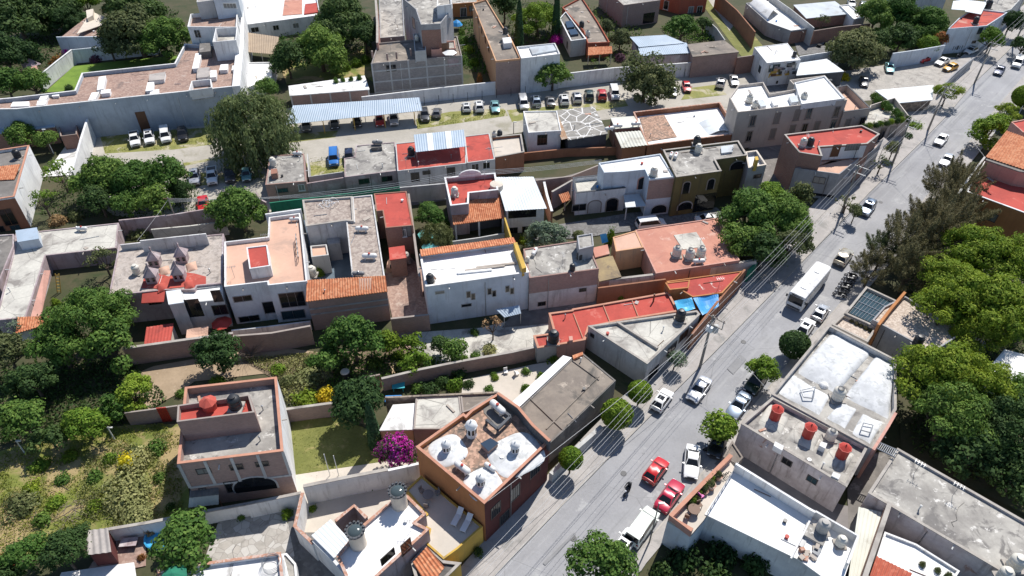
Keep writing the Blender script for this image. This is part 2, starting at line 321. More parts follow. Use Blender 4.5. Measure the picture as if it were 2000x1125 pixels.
W['redpaint'] = plain('red_chimney_paint', (.4,.035,.022), .6, var=.12); W['steel'] = plain('galvanised_steel', (.35,.36,.37), .4, .7)
W['blacksteel'] = plain('black_iron', (.03,.03,.032), .5, .3); W['rubber'] = plain('tyre_rubber', (.018,.018,.018), .85); W['rim'] = plain('wheel_rim_metal', (.38,.38,.4), .35, .8)
W['headlight'] = plain('headlight_lens', (.75,.76,.78), .1); W['taillight'] = plain('red_tail_light', (.3,.01,.01), .2); W['bumper'] = plain('grey_bumper', (.07,.07,.075), .6)
W['whiteplastic'] = plain('white_plastic', (.75,.75,.74), .45); W['concretepole'] = plain('concrete_pole', (.26,.24,.21), .9, var=.2); W['cable'] = plain('cable_sheath', (.5,.5,.5), .5)
W['cabledark'] = plain('dark_cable', (.05,.05,.05), .6)
W['turq'] = plain('turquoise_paint', (.03,.36,.42), .5); W['turqcloth'] = plain('turquoise_umbrella_cloth', (.15,.5,.48), .8, var=.25); W['magenta'] = plain('magenta_paint', (.6,.03,.3), .5)
W['bluecloth'] = plain('blue_cloth', (.03,.2,.5), .8, var=.15); W['solar'] = plain('solar_glass', (.03,.05,.08), .15); W['skin'] = plain('skin', (.4,.22,.15), .6); W['cloth'] = plain('dark_clothing', (.03,.03,.035), .9)
W['bark'] = surf('tree_bark', (.13,.1,.075), (.08,.06,.045), 2, 6, fine=.3, obj=True); W['dry'] = plain('dry_twigs', (.2,.16,.13), .9, var=.2)
W['firewood'] = plain('sawn_timber', (.4,.29,.17), .8, var=.2); W['rubble'] = plain('broken_rubble', (.4,.35,.3), .9, var=.25)
# leaves
W['leaf'] = leafmat('green_leaves', (.035,.075,.014), (.06,.115,.02), (.095,.15,.03))
W['leafdark'] = leafmat('dark_green_leaves', (.02,.042,.012), (.034,.066,.017), (.055,.09,.025))
W['leafbright'] = leafmat('bright_green_leaves', (.055,.108,.01), (.095,.155,.015), (.145,.2,.026))
W['leafyellow'] = leafmat('yellow_green_leaves', (.062,.108,.009), (.105,.152,.013), (.155,.195,.022))
W['leafgold'] = leafmat('golden_leaves', (.25,.22,.01), (.36,.31,.015), (.45,.38,.03))
W['leafgrey'] = leafmat('grey_green_leaves', (.05,.065,.022), (.08,.095,.035), (.115,.125,.055))
W['leafolive'] = leafmat('olive_brown_needles', (.06,.06,.026), (.095,.087,.042), (.14,.125,.066)); W['leafwillow'] = leafmat('pepper_tree_leaves', (.075,.1,.036), (.11,.135,.052), (.15,.17,.072))
W['leafblue'] = leafmat('silvery_leaves', (.06,.09,.055), (.095,.13,.085), (.14,.175,.12))
W['topiary'] = leafmat('clipped_leaves', (.05,.095,.008), (.09,.15,.012), (.14,.2,.02))
W['cypress'] = leafmat('cypress_leaves', (.02,.05,.02), (.035,.075,.03), (.055,.1,.045))
W['flower'] = leafmat('magenta_bracts', (.5,.015,.3), (.53,.02,.36), (.53,.06,.4), .35)
W['leafdry'] = leafmat('dry_leaves', (.15,.1,.045), (.22,.15,.07), (.3,.22,.11)); W['leafred'] = leafmat('reddish_leaves', (.16,.06,.02), (.24,.09,.03), (.12,.1,.02))
W['leafpurple'] = leafmat('purple_leaves', (.06,.03,.05), (.1,.045,.075), (.14,.07,.1))
W['grassblade'] = leafmat('grass_blades', (.08,.105,.013), (.12,.145,.02), (.18,.175,.045), .3); W['weed'] = leafmat('pale_weeds', (.12,.13,.045), (.17,.175,.07), (.24,.235,.1), .3)
W['blossom'] = leafmat('yellow_blossom', (.4,.34,.01), (.5,.42,.02), (.55,.5,.05))
PAINT = {k: plain(k+'_car_paint', c, .3, m, .6) for k, (c, m) in {
 'white': ((.76,.76,.75), 0), 'silver': ((.5,.51,.53), .5), 'grey': ((.17,.175,.185), .5), 'darkgrey': ((.06,.062,.068), .4), 'black': ((.015,.015,.017), .2), 'red': ((.5,.012,.012), 0),
 'crimson': ((.42,.012,.045), .1), 'blue': ((.05,.11,.24), .3), 'lightblue': ((.22,.27,.34), .5), 'teal': ((.2,.4,.42), .4), 'darkgreen': ((.015,.035,.025), .2), 'yellow': ((.7,.36,.01), 0),
 'navy': ((.02,.03,.07), .3), 'beige': ((.42,.38,.3), .4), 'cobalt': ((.03,.17,.5), .1), 'whitegreen': ((.68,.72,.66), 0)}.items()}
# ---------------------------------------------------------------- buildings
Z = Vector((0,0,1))
BLD = []
def building(name, label, px, H, wall='white', roof='conc', ph=.5, base=0, cop=None, group=None, cat='building', th=.2, eave=0):
    pts = ppx(px, H); cx = sum(p[0] for p in pts)/len(pts); cy = sum(p[1] for p in pts)/len(pts)
    root = thing(name, label, cat, (cx, cy, base), group)
    B = dict(root=root, pts=pts, H=H, base=base, deck=H-ph, ph=ph, mat=roof, wall=wall); BLD.append(B)
    m = MB(); n = len(pts); zb = base-.3 if base == 0 else base
    if ph > .05:
        ins = inset(pts, th); vs = [(*p, zb) for p in pts]+[(*p, H) for p in pts]+[(*p, H) for p in ins]+[(*p, H-ph-.15) for p in ins]; fs = []
        for i in range(n):
            j = (i+1) % n; fs += [(i, j, n+j, n+i), (n+i, n+j, 2*n+j, 2*n+i), (2*n+i, 2*n+j, 3*n+j, 3*n+i)]
        m.add(vs, fs); w = m.build('wall', W[wall], root)
        r = MB(); r.prism(inset(pts, th*.5), H-ph-.2, H-ph, True, True); r.build('roof', W[roof], root)
        if cop:
            o = inset(pts, -.05); ii = inset(pts, th+.05); c = MB(); vs = [(*p, z) for z, q in ((H-.02, o), (H+.07, o), (H+.07, ii), (H-.02, ii)) for p in q]; fs = []
            for i in range(n):
                j = (i+1) % n; fs += [(k*n+i, k*n+j, (k+1) % 4*n+j, (k+1) % 4*n+i) for k in range(4)]
            c.add(vs, fs); c.build('coping', W[cop], w)
    else:
        m.prism(pts, zb, H-.16, False); m.build('wall', W[wall], root)
        r = MB(); r.prism(inset(pts, -eave-.06), H-.16, H, True, True); r.build('roof', W[roof], root)
    return B
def facade(B, x, y):
    "nearest wall plane of the building under photo position"
    d = ray(x, y); best = None; n = len(B['pts'])
    for i in range(n):
        a, b = Vector((*B['pts'][i], 0)), Vector((*B['pts'][(i+1) % n], 0)); u = b-a; L = u.length; u.normalize(); nn = Vector((u.y, -u.x, 0))
        den = d.dot(nn)
        if den >= -1e-6: continue
        t = (a-CAM).dot(nn)/den; q = CAM+d*t; s = (q-a).dot(u)
        if -.3 <= s <= L+.3:
            e = max(0, B['base']-q.z)+max(0, q.z-B['H'])
            if best is None or e < best[0]: best = (e, q, u, nn)
    return best
def win(B, x, y, w, h, style='d', name='window', glass='glass', bars=1):
    f = facade(B, x, y)
    if not f: return None
    _, q, u, n = f; q = q.copy()
    if name == 'door': q.z = B['base']+h/2+.02
    fm = {'d': 'darkframe', 'w': 'frame', 's': 'stonetrim', 'r': 'wood', 'n': 'steel', 'y': 'cream', 'c': 'concretepole'}[style]; t = .09 if style != 's' else .18
    m = MB(); pr = .07
    if glass == 'glass' and name == 'window': glass = ('glass', 'glass', 'glassblue', 'glass', 'curtain')[int(x*3+y*7) % 5]
    if name != 'opening':
        for k in (-1, 1):
            m.obox(q+u*(k*(w/2+t/2))+n*pr/2, u, n, Z, t, pr, h+2*t); m.obox(q+Z*(k*(h/2+t/2))+n*pr*.45, u, n, Z, w, pr*.9, t)
        for k in range(bars): m.obox(q+u*(w*((k+1)/(bars+1)-.5))+n*.03, u, n, Z, .05, .06, h)
        if style in 'ws' : m.obox(q-Z*(h/2+t+.04)+n*.09, u, n, Z, w+2*t+.16, .18, .08)
    g = MB(); g.obox(q+n*.012, u, n, Z, w-.004, .028, h-.004)
    if name == 'opening': return g.build('opening', W[glass], B['root'])
    o = m.build(name, W[fm], B['root']); g.build('pane' if name == 'window' else 'door_leaf', W[glass], o)
    return o
def arch(B, x, y, w, h, trim='palegrey', name='arched_opening', glass='glass'):
    f = facade(B, x, y)
    if not f: return
    _, q, u, n = f; pts = []; ro = []
    for k in range(13):
        a = PI*k/12; pts.append(q+u*(w/2*math.cos(a))+Z*(h/2-w/2*.7+w/2*.7*math.sin(a))); ro.append(q+u*((w/2+.2)*math.cos(a))+Z*(h/2-w/2*.7+(w/2*.7+.2)*math.sin(a)))
    pts += [q-u*w/2-Z*h/2, q+u*w/2-Z*h/2]; ro += [q-u*(w/2+.2)-Z*h/2, q+u*(w/2+.2)-Z*h/2]
    m = MB(); k = len(ro); m.add([p+n*.05 for p in ro]+[p-n*.02 for p in ro], [tuple(range(k))]+[(i, (i+1) % k, k+(i+1) % k, k+i) for i in range(k)])
    o = m.build(name, W[trim], B['root'])
    g = MB(); k = len(pts); g.add([p+n*.08 for p in pts]+[p-n*.01 for p in pts], [tuple(range(k))]+[(i, (i+1) % k, k+(i+1) % k, k+i) for i in range(k)]); g.build('pane', W[glass], o)
def band(B, edge_px, z, h, mat, name='concrete_band', pr=.06):
    "horizontal strip on the facade seen at edge_px"
    f = facade(B, *edge_px)
    if not f: return
    _, q, u, n = f; k = max(range(len(B['pts'])), key=lambda i: 1 if abs((Vector((*B['pts'][i],0))-q).dot(n)) < .02 and abs((Vector((*B['pts'][(i+1) % len(B['pts'])],0))-q).dot(n)) < .02 else 0)
    a, b = Vector((*B['pts'][k], z)), Vector((*B['pts'][(k+1) % len(B['pts'])], z)); m = MB(); c = (a+b)/2
    m.obox(c+n*pr/2, u, n, Z, (b-a).length-.03, pr, h); m.build(name, W[mat], B['root'])
def facing(B, px, z0, z1, mat, name, pr=.05):
    band(B, px, (z0+z1)/2, z1-z0, mat, name, pr)
def posts(B, x, y, n, mat='palegrey', z1=None, name='concrete_post', pr=.08, z0=None):
    f = facade(B, x, y)
    if not f: return
    _, q, u, nn = f; N = len(B['pts'])
    for k in range(N):
        a, b = Vector((*B['pts'][k], 0)), Vector((*B['pts'][(k+1) % N], 0))
        if abs((a-q).dot(nn)) < .02 and abs((b-q).dot(nn)) < .02: break
    z1 = z1 or B['H']-.05; z0 = B['base'] if z0 is None else z0
    for i in range(n+1):
        p = a+(b-a)*((i+.02 if i == 0 else i-.02 if i == n else i)/n); m = MB(); m.obox(Vector((p.x, p.y, (z0+z1)/2))+nn*pr/2, u, nn, Z, .3, pr, z1-z0); m.build(name, W[mat], B['root'])
def sub(B, px, z0, z1, mat, name, inn=0):
    "extra block that belongs to the building"
    p = ppx(px, z1); m = MB(); m.prism(p, z0, z1, True, False); return m.build(name, W[mat], B['root'])
def subpara(B, px, H, wall, roof, ph, z0, th=.18, name='roof_room'):
    pts = ppx(px, H); n = len(pts); ins = inset(pts, th); m = MB()
    vs = [(*p, z0) for p in pts]+[(*p, H) for p in pts]+[(*p, H) for p in ins]+[(*p, H-ph-.1) for p in ins]; fs = []
    for i in range(n):
        j = (i+1) % n; fs += [(i, j, n+j, n+i), (n+i, n+j, 2*n+j, 2*n+i), (2*n+i, 2*n+j, 3*n+j, 3*n+i)]
    m.add(vs, fs); o = m.build(name, W[wall], B['root']); r = MB(); r.prism(inset(pts, th*.5), H-ph-.15, H-ph, True, True); r.build('roof', W[roof], o)
    return dict(root=B['root'], pts=pts, H=H, base=z0, deck=H-ph)
def sheet(parent, name, px, zs, kind, mat, label=None, cat=None, group=None, th=None):
    "roof sheet over four photo corners a,b,c,d at heights zs; ribs run from a to d"
    a, b, c, d = [P(x, y, z) for (x, y), z in zip(px, zs)]; L = (b-a).length
    per, amp, k = {'tile': (.34, .055, 6), 'corr': (.42, .02, 6), 'big': (.62, .05, 6), 'flat': (1, 0, 1), 'cloth': (2.6, .05, 8)}[kind]
    nu = max(1, int(L/per*k)); nv = 1 if kind != 'cloth' else 4
    if kind == 'tile': nv = max(2, int((d-a).length/.5))
    m = MB(); fz = (lambda u, v: amp*math.sin(u*L/per*2*PI)+(.05*((v*nv) % 1) if kind == 'tile' else 0)) if kind != 'cloth' else (lambda u, v: amp*math.sin(u*L/per*2*PI+v)-.4*math.sin(PI*u)*math.sin(PI*v))
    m.sheet(a, b, c, d, nu, nv, fz, th or (.12 if kind in ('tile', 'flat') else .04))
    o = m.build(name, W[mat], parent, loc=None if parent is not None else (a+c)/2)
    if label: tag(o, label, cat, group)
    return o
def wall(label, px, h, mat, th=.2, name='boundary_wall', cop=None, base=0, group=None, cat='wall', hs=None):
    "free-standing wall: px is the line of its top"
    hs = hs or [h]*len(px); top = [P(x, y, z) for (x, y), z in zip(px, hs)]; n = len(top); nor = []
    for i in range(n):
        a, b = top[max(0, i-1)], top[min(n-1, i+1)]; d = Vector((b.x-a.x, b.y-a.y, 0)).normalized(); nor.append(Vector((-d.y, d.x, 0)))
    o = top[0]; m = MB(); vs = []
    for p, q in zip(top, nor):
        for s, z in ((-1, base-.2), (-1, p.z), (1, p.z), (1, base-.2)): v = p+q*(s*th/2); vs.append((v.x, v.y, z))
    fs = []
    for i in range(n-1):
        for k in range(4): fs.append((4*i+k, 4*i+(k+1) % 4, 4*i+4+(k+1) % 4, 4*i+4+k))
    fs += [(0,1,2,3), (4*n-1, 4*n-2, 4*n-3, 4*n-4)]; m.add(vs, fs); w = m.build(name, W[mat], None, loc=(o.x, o.y, base)); tag(w, label, cat, group)
    if cop:
        c = MB(); vs = []
        for p, q in zip(top, nor):
            for s, z in ((-1, p.z-.01), (-1, p.z+.09), (1, p.z+.09), (1, p.z-.01)): v = p+q*(s*(th/2+.05)); vs.append((v.x, v.y, z))
        c.add(vs, fs); c.build('coping', W[cop], w)
    return w
GZ = [0.0]
def ground(name, px, mat, z=None, kind='structure', label=None):
    GZ[0] += .004; zz = GZ[0] if z is None else z; pts = ppx(px, zz); m = MB(); m.add([(*p, zz) for p in pts], [tuple(range(len(pts)))])
    o = m.build(name, W[mat], None, loc=(*pts[0], 0)); o['kind'] = kind
    return o
# ---------------------------------------------------------------- vegetation
rng = np.random.default_rng(11)
def quads_mesh(name, ctr, nor, size, asp, mat, up=None):
    "leaf-sized rhombus faces"
    n = len(ctr); r = rng.normal(size=(n,3)) if up is None else up; nor = nor/np.maximum(1e-6, np.linalg.norm(nor, axis=1))[:,None]
    u = r-nor*(r*nor).sum(1)[:,None]; u /= np.maximum(1e-6, np.linalg.norm(u, axis=1))[:,None]; v = np.cross(nor, u); s = size[:,None]
    bend = nor*s*.25
    vs = np.stack([ctr-u*s-bend, ctr-v*s*asp, ctr+u*s-bend, ctr+v*s*asp], 1).reshape(-1,3).astype(np.float32)
    me = bpy.data.meshes.new(name); me.vertices.add(4*n); me.vertices.foreach_set('co', vs.ravel()); me.loops.add(4*n); me.loops.foreach_set('vertex_index', np.arange(4*n, dtype=np.int32))
    me.polygons.add(n); me.polygons.foreach_set('loop_start', np.arange(0, 4*n, 4, dtype=np.int32)); me.polygons.foreach_set('loop_total', np.full(n, 4, dtype=np.int32))
    me.update(calc_edges=True); me.materials.append(mat); return me
def unit(n):
    d = rng.normal(size=(n,3)); return d/np.linalg.norm(d, axis=1)[:,None]
def crown_points(kind, R):
    "leaf centres, normals and lobe centres of a crown of radius R round the origin"
    ctr, nor, lobes = [], [], []; A = R*R
    def lobe(c, r, sq=1.0, dens=9.0, low=-.6):
        k = int(dens*4*PI*r*r); d = unit(k); d = d[d[:,2] > low+rng.random(len(d))*.3]; rr = r*(.66+.36*rng.random(len(d))+.3*(rng.random(len(d)) > .9))[:,None]
        ctr.append(c+d*rr*np.array([1,1,sq])); nor.append(d+.55*unit(len(d))+np.array([0,0,.25])); lobes.append(c)
    if kind in ('broad', 'feather', 'round'):
        nl = {'broad': int(12+2.0*A**.85), 'feather': int(14+2.2*A**.85), 'round': int(12+1.6*A**.85)}[kind]; nl = min(nl, 70)
        flat = {'broad': .8, 'feather': .62, 'round': .9}[kind]; lr = {'broad': .29, 'feather': .25, 'round': .38}[kind]*R*(14/nl)**.22; sx, sy = (1.12, .9) if nl % 2 else (.92, 1.1)
        for i in range(nl):
            d = unit(1)[0]; d[2] = abs(d[2])*1.15-.5; rad = R*(.3+(.38 if kind == 'round' else .55)*rng.random()**.7); c = d*rad*np.array([sx,sy,flat]); c[2] += .14*R*math.sin(c[0]*2.2/R+i%3)
            lobe(c, lr*(.55+.95*rng.random()), .72 if kind == 'feather' else .85, (14 if kind != 'feather' else 16)/(1 if R > 3 else .75))
    elif kind == 'ball':
        k = int(95*4*PI*A); d = unit(k); d = d[d[:,2] > -.95]; rr = R*(.78+.22*rng.random(len(d)))[:,None]; ctr.append(d*rr*np.array([1,1,.88])); nor.append(d+.5*unit(len(d))); lobes.append(np.zeros(3))
    elif kind == 'cypress':
        k = 2600; z = rng.random(k)**1.1*2*R-R; rr = R*.2*np.sqrt(np.maximum(0, 1-((z+R)/(2*R))**1.6))*(.75+.3*rng.random(k)); a = rng.random(k)*2*PI
        c = np.stack([rr*np.cos(a), rr*np.sin(a), z], 1); ctr.append(c); nor.append(np.stack([np.cos(a), np.sin(a), np.full(k,.25)], 1)+.4*unit(k)); lobes.append(np.zeros(3))
    elif kind == 'willow':
        for i in range(34):
            d = unit(1)[0]; d[2] = abs(d[2])-.15; c = d*R*(.4+.4*rng.random())*np.array([1,1,.8]); lobe(c, R*.2*(.7+.6*rng.random()), .9, 7)
        for i in range(230):
            a = rng.random()*2*PI; rr = R*(.45+.5*rng.random()); z0 = R*.45*(1-rr/R)+.15*R; L = R*(.5+.75*rng.random()); k = int(L*13); t = rng.random(k)
            c = np.stack([rr*math.cos(a)+.2*rng.normal(size=k), rr*math.sin(a)+.2*rng.normal(size=k), z0-L*t], 1); ctr.append(c); nor.append(np.stack([np.full(k, math.cos(a)), np.full(k, math.sin(a)), np.full(k,.3)], 1)+.6*unit(k))
    elif kind == 'pine':
        for i in range(int(20+A*1.7)):
            d = unit(1)[0]; d[2] = abs(d[2])*1.1-.35; c = d*R*(.3+.5*rng.random())*np.array([1,1,1.15]); L = R*(.22+.2*rng.random())+.5; ax = (d+np.array([0,0,.9])); ax /= np.linalg.norm(ax); k = int(210*L/1.6)
            t = rng.random(k); sp = (1-t)*.34*L+.12; q = rng.normal(size=(k,3))*sp[:,None]*.62; ctr.append(c+ax*(t*L)[:,None]*1.5+q); nor.append(q+.3*unit(k)+1e-3); lobes.append(c)
    elif kind == 'bush':
        for i in range(9):
            d = unit(1)[0]; d[2] = abs(d[2])*.7; lobe(d*R*.4*np.array([1,1,.8]), R*(.38+.25*rng.random()), .85, 12/R**.5)
    elif kind == 'sparse':
        for i in range(16):
            d = unit(1)[0]; d[2] = abs(d[2])*1.0-.2; lobe(d*R*(.4+.45*rng.random()), R*.24*(.6+.7*rng.random()), .8, 5)
    return np.concatenate(ctr), np.concatenate(nor), lobes
CROWN = {}
def tree_proto(kind, size, var):
    key = (kind, size, var)
    if key in CROWN: return CROWN[key]
    R = {'S': 2.0, 'M': 4.0, 'L': 6.5}[size]; c, n, lobes = crown_points(kind, R)
    sz = {'S': .17, 'M': .205, 'L': .235}[size]*{'ball': .95, 'pine': 1.15, 'cypress': .9, 'willow': .95, 'feather': .85}.get(kind, 1); asp = {'pine': .13, 'cypress': .4, 'willow': .38, 'feather': .45, 'ball': .5}.get(kind, .62)
    up = None
    if kind == 'pine': up = np.tile(np.array([[0,0,1.]]), (len(c),1))+.5*rng.normal(size=(len(c),3))
    if kind == 'willow': up = np.tile(np.array([[0,0,1.]]), (len(c),1))+.35*rng.normal(size=(len(c),3))
    me = quads_mesh('crown', c, n, sz*(.5+1.0*rng.random(len(c))), asp, W['leaf'], up)
    hc = R*1.25 if kind != 'cypress' else R*1.02; m = MB(); tr = R*.055+.04
    fork = hc*.52 if kind not in ('ball',) else hc*.8
    if kind == 'cypress': m.tube([(0,0,0), (0,0,hc*1.5)], .1, 7, .03)
    else:
        m.tube([(0,0,-.1), (.05*R*.3,.02,fork*.5), (0,.04*R*.3,fork)], tr, 8, tr*.72)
        pick = lobes if len(lobes) < 8 else [lobes[i] for i in range(0, len(lobes), max(1, len(lobes)//8))]
        for l in pick:
            e = Vector((l[0]*.95, l[1]*.95, hc+l[2]*.95)); s = Vector((0,.04*R*.3,fork*.92)); mid = (s+e)/2+Vector((l[0]*.12,l[1]*.12,-.05*R)); m.tube([s, mid, e], tr*.5, 5, tr*.12)
    t = m.build('trunk', W['bark'], None); tm = t.data; bpy.data.objects.remove(t)
    CROWN[key] = (me, tm, R, hc); return CROWN[key]
def tree(label, x, y, rpx, hc, kind='broad', leaf='leaf', zs=1.0, name=None, group=None, cat='tree', var=None, base=0, extra=None):
    "x, y, rpx: crown centre and radius in the photograph; hc: height of the crown centre"
    q = P(x, y, base+hc); r = rpx/scl(q)*(1.0 if kind in ('ball', 'cypress') else 1.13); size = 'S' if r < 2.3 else 'M' if r < 4.6 else 'L'
    if kind == 'cypress': size = 'M'; r = rpx/scl(q)
    var = (int(x*7+y*3) % 3) if var is None else var; me, tm, R, h0 = tree_proto(kind, size, var)
    root = thing(name or {'cypress': 'cypress_tree', 'pine': 'pine_tree', 'ball': 'topiary_tree', 'willow': 'pepper_tree'}.get(kind, 'tree'), label, cat, (q.x, q.y, base), group, (x*1.37) % 6.28)
    s = r/R; o = bpy.data.objects.new('crown', me); C.objects.link(o); o.parent = root; o.location = (0,0,hc); o.scale = (s, s, s*zs)
    o.material_slots[0].link = 'OBJECT'; o.material_slots[0].material = W[leaf]
    t = bpy.data.objects.new('trunk', tm); C.objects.link(t); t.parent = root; t.scale = (s, s, hc/h0)
    if extra:
        k = len(me.vertices)//4; co = np.zeros(len(me.vertices)*3, dtype=np.float32); me.vertices.foreach_get('co', co); co = co.reshape(-1,4,3).mean(1); pick = rng.random(k) < extra[1]; cc = co[pick]; d = np.linalg.norm(cc, axis=1)[:,None]
        fm = quads_mesh('blossom', cc*(1+.06/np.maximum(.3, d)), cc+.4*unit(len(cc))*R, np.full(len(cc), .2 if R > 3 else .16), .7, W[extra[0]])
        f = bpy.data.objects.new('blossom', fm); C.objects.link(f); f.parent = root; f.location = (0,0,hc); f.scale = (s, s, s*zs)
    return root
def bush(label, x, y, rpx, h, leaf='leaf', name='shrub', group=None, cat='shrub', base=0, kind='bush', extra=None, zs=None):
    q = P(x, y, base+h*.5); r = rpx/scl(q); size = 'S' if r < 2.6 else 'M'; me, tm, R, h0 = tree_proto(kind, size, int(x+y) % 3)
    o = bpy.data.objects.new(name, me); C.objects.link(o); o.location = (q.x, q.y, base+.02); s = r/R; o.scale = (s, s, h/(R*.95)); o.rotation_euler = (0,0,(x*2.1) % 6.28)
    o.material_slots[0].link = 'OBJECT'; o.material_slots[0].material = W[leaf]; tag(o, label, cat, group)
    return o
def inpoly(p, poly):
    x, y = p[:,0], p[:,1]; c = np.zeros(len(p), bool); n = len(poly)
    for i in range(n):
        (x1, y1), (x2, y2) = poly[i], poly[(i+1) % n]
        if y1 == y2: continue
        c ^= ((y1 > y) != (y2 > y)) & (x < (x2-x1)*(y-y1)/(y2-y1)+x1)
    return c
def grass(label, px, n, size, leaf, name='grass', hgt=.25, clump=0):
    pts = ppx(px, 0); a = np.array(pts); lo, hi = a.min(0), a.max(0); p = lo+(hi-lo)*rng.random((n*3,2)); p = p[inpoly(p, pts)][:n]
    if clump:
        f = np.sin(p[:,0]*1.3+2*np.sin(p[:,1]*.7))+np.sin(p[:,1]*1.7+1.5*np.sin(p[:,0]*.9)); p = p[f > clump*2-1+.6*rng.normal(size=len(f))]
    k = len(p); c = np.concatenate([p, (hgt*(.2+.8*rng.random(k)))[:,None]], 1); nor = unit(k)*np.array([1,1,.6])+np.array([0,0,.5])
    me = quads_mesh(name, c, nor, size*(.5+rng.random(k)), .5, W[leaf]); o = bpy.data.objects.new(name, me); C.objects.link(o); tag(o, label, None, None, 'stuff'); return o
# ---------------------------------------------------------------- vehicles
CARS = {}
def car_proto(kind, paint):
    if (kind, paint) in CARS: return CARS[(kind, paint)]
    T = {  # stations: x, half width, belt z, roof z (None outside cabin), roof half width
     'sedan': dict(L=4.5, w=.88, st=[(2.25,.62,.52), (2.2,.78,.66), (1.9,.85,.76), (.95,.88,.93), (-1.45,.88,.98), (-1.95,.85,.97), (-2.2,.78,.88), (-2.25,.65,.55)], cab=[(.98,.9), (.22,1.4), (-.75,1.43), (-1.5,.98)], rw=.6, bw=.8),
     'hatch': dict(L=3.8, w=.85, st=[(1.9,.6,.55), (1.85,.76,.7), (1.6,.82,.8), (.85,.85,.95), (-1.5,.85,1.0), (-1.8,.8,.98), (-1.88,.72,.6)], cab=[(.9,.93), (.2,1.46), (-1.2,1.46), (-1.78,1.0)], rw=.6, bw=.78),
     'suv': dict(L=4.4, w=.92, st=[(2.2,.7,.65), (2.15,.84,.84), (1.85,.89,.95), (1.0,.92,1.07), (-1.8,.92,1.12), (-2.12,.87,1.1), (-2.2,.8,.7)], cab=[(1.02,1.05), (.35,1.66), (-1.6,1.68), (-2.1,1.12)], rw=.68, bw=.86),
     'van': dict(L=4.9, w=.92, st=[(2.45,.72,.7), (2.38,.86,.9), (2.0,.9,1.05), (1.55,.92,1.15), (-2.3,.92,1.2), (-2.42,.88,1.18), (-2.45,.84,.7)], cab=[(1.6,1.12), (.95,1.85), (-2.2,1.88), (-2.4,1.2)], rw=.76, bw=.87),
     'pickup': dict(L=5.1, w=.92, st=[(2.55,.72,.68), (2.5,.86,.88), (2.2,.9,.98), (1.3,.92,1.08), (-2.4,.92,1.08), (-2.52,.88,1.06), (-2.55,.84,.68)], cab=[(1.32,1.06), (.65,1.68), (-.35,1.7), (-.72,1.09)], rw=.68, bw=.85),
    }[kind]
    root = thing('car', 'car', 'car'); pm = PAINT[paint]; m = MB(); st = T['st']; vs = []; S = len(st)
    for x, w, z in st:
        lo = .24 if 0 < st.index((x, w, z)) < S-1 else .34
        prof = [(-w*.86, lo), (-w, lo+.12), (-w, z-.12), (-w*.93, z-.02), (-w*.6, z+.03), (0, z+.045), (w*.6, z+.03), (w*.93, z-.02), (w, z-.12), (w, lo+.12), (w*.86, lo)]
        vs += [(x, y, q) for y, q in prof]
    n = 11; fs = []
    for i in range(S-1):
        for k in range(n-1): fs.append((i*n+k, i*n+k+1, (i+1)*n+k+1, (i+1)*n+k))
        fs.append((i*n+n-1, i*n, (i+1)*n, (i+1)*n+n-1))
    fs += [tuple(range(n)), tuple(range(S*n-1, (S-1)*n-1, -1))]; m.add(vs, fs)
    cab = T['cab']; rw, bw = T['rw'], T['bw']; (x0,z0), (x1,z1), (x2,z2), (x3,z3) = cab; rc = rw*.96
    V = [(x0,-bw,z0-.05), (x0,bw,z0-.05), (x1,-rc,z1), (x1,rc,z1), (x2,-rw,z2), (x2,rw,z2), (x3,-bw,z3-.05), (x3,bw,z3-.05), (x1-.1,0,z1+.05), (x2+.1,0,z2+.05)]
    m.add(V, [(0,1,3,2), (2,3,8), (3,5,9,8), (4,2,8,9), (5,4,9), (5,7,6,4), (0,2,4,6), (1,7,5,3), (0,6,7,1)])
    if kind == 'van' or kind == 'suv':
        for s in (-1,1): m.tube([(x1-.25, s*rw*.86, z1+.06), (x2+.2, s*rw*.86, z2+.06)], .022, 5)
    body = m.build('body', pm, root, 42)
    def pane(name, q, sh=.1, off=.014):
        q = [Vector(v) for v in q]; c = sum(q, Vector())/4; nn = (q[1]-q[0]).cross(q[3]-q[0]).normalized()
        if nn.dot(c-Vector((c.x*.3, 0, .9))) < 0: nn = -nn
        q = [v+(c-v)*sh+nn*off for v in q]; g = MB(); g.add(q+[v-nn*.012 for v in q], [(0,1,2,3), (7,6,5,4)]+[(i,(i+1)%4,4+(i+1)%4,4+i) for i in range(4)]); return g.build(name, W['glass'], root)
    pane('windscreen', [V[0], V[1], V[3], V[2]], .09); pane('rear_window', [V[6], V[7], V[5], V[4]], .13)
    for s in (0, 1): pane('side_window', [V[0+s], V[2+s], V[4+s], V[6+s]], .13)
    L2 = T['L']/2; wx = L2*.62; wr = .33 if kind != 'hatch' else .3
    for sx in (wx, -wx*1.02):
        for s in (-1, 1):
            t = MB(); y = s*(T['w']-.09); a = []
            for k in range(16): q = 2*PI*k/16; a.append((sx+wr*math.cos(q), wr+wr*math.sin(q)))
            t.add([(x, y-s*.1, z) for x, z in a]+[(x, y+s*.115, z) for x, z in a], [tuple(range(16)), tuple(range(31,15,-1))]+[(k,(k+1)%16,16+(k+1)%16,16+k) for k in range(16)]); wo = t.build('wheel', W['rubber'], root)
            t = MB(); a = [(sx+(x-sx)*.6, wr+(z-wr)*.6) for x, z in a]; t.add([(x, y+s*.1, z) for x, z in a]+[(x, y+s*.13, z) for x, z in a], [tuple(range(16)), tuple(range(31,15,-1))]+[(k,(k+1)%16,16+(k+1)%16,16+k) for k in range(16)]); t.build('rim', W['rim'], wo)
    x, w, z = st[1]; xe, we, ze = st[-2]
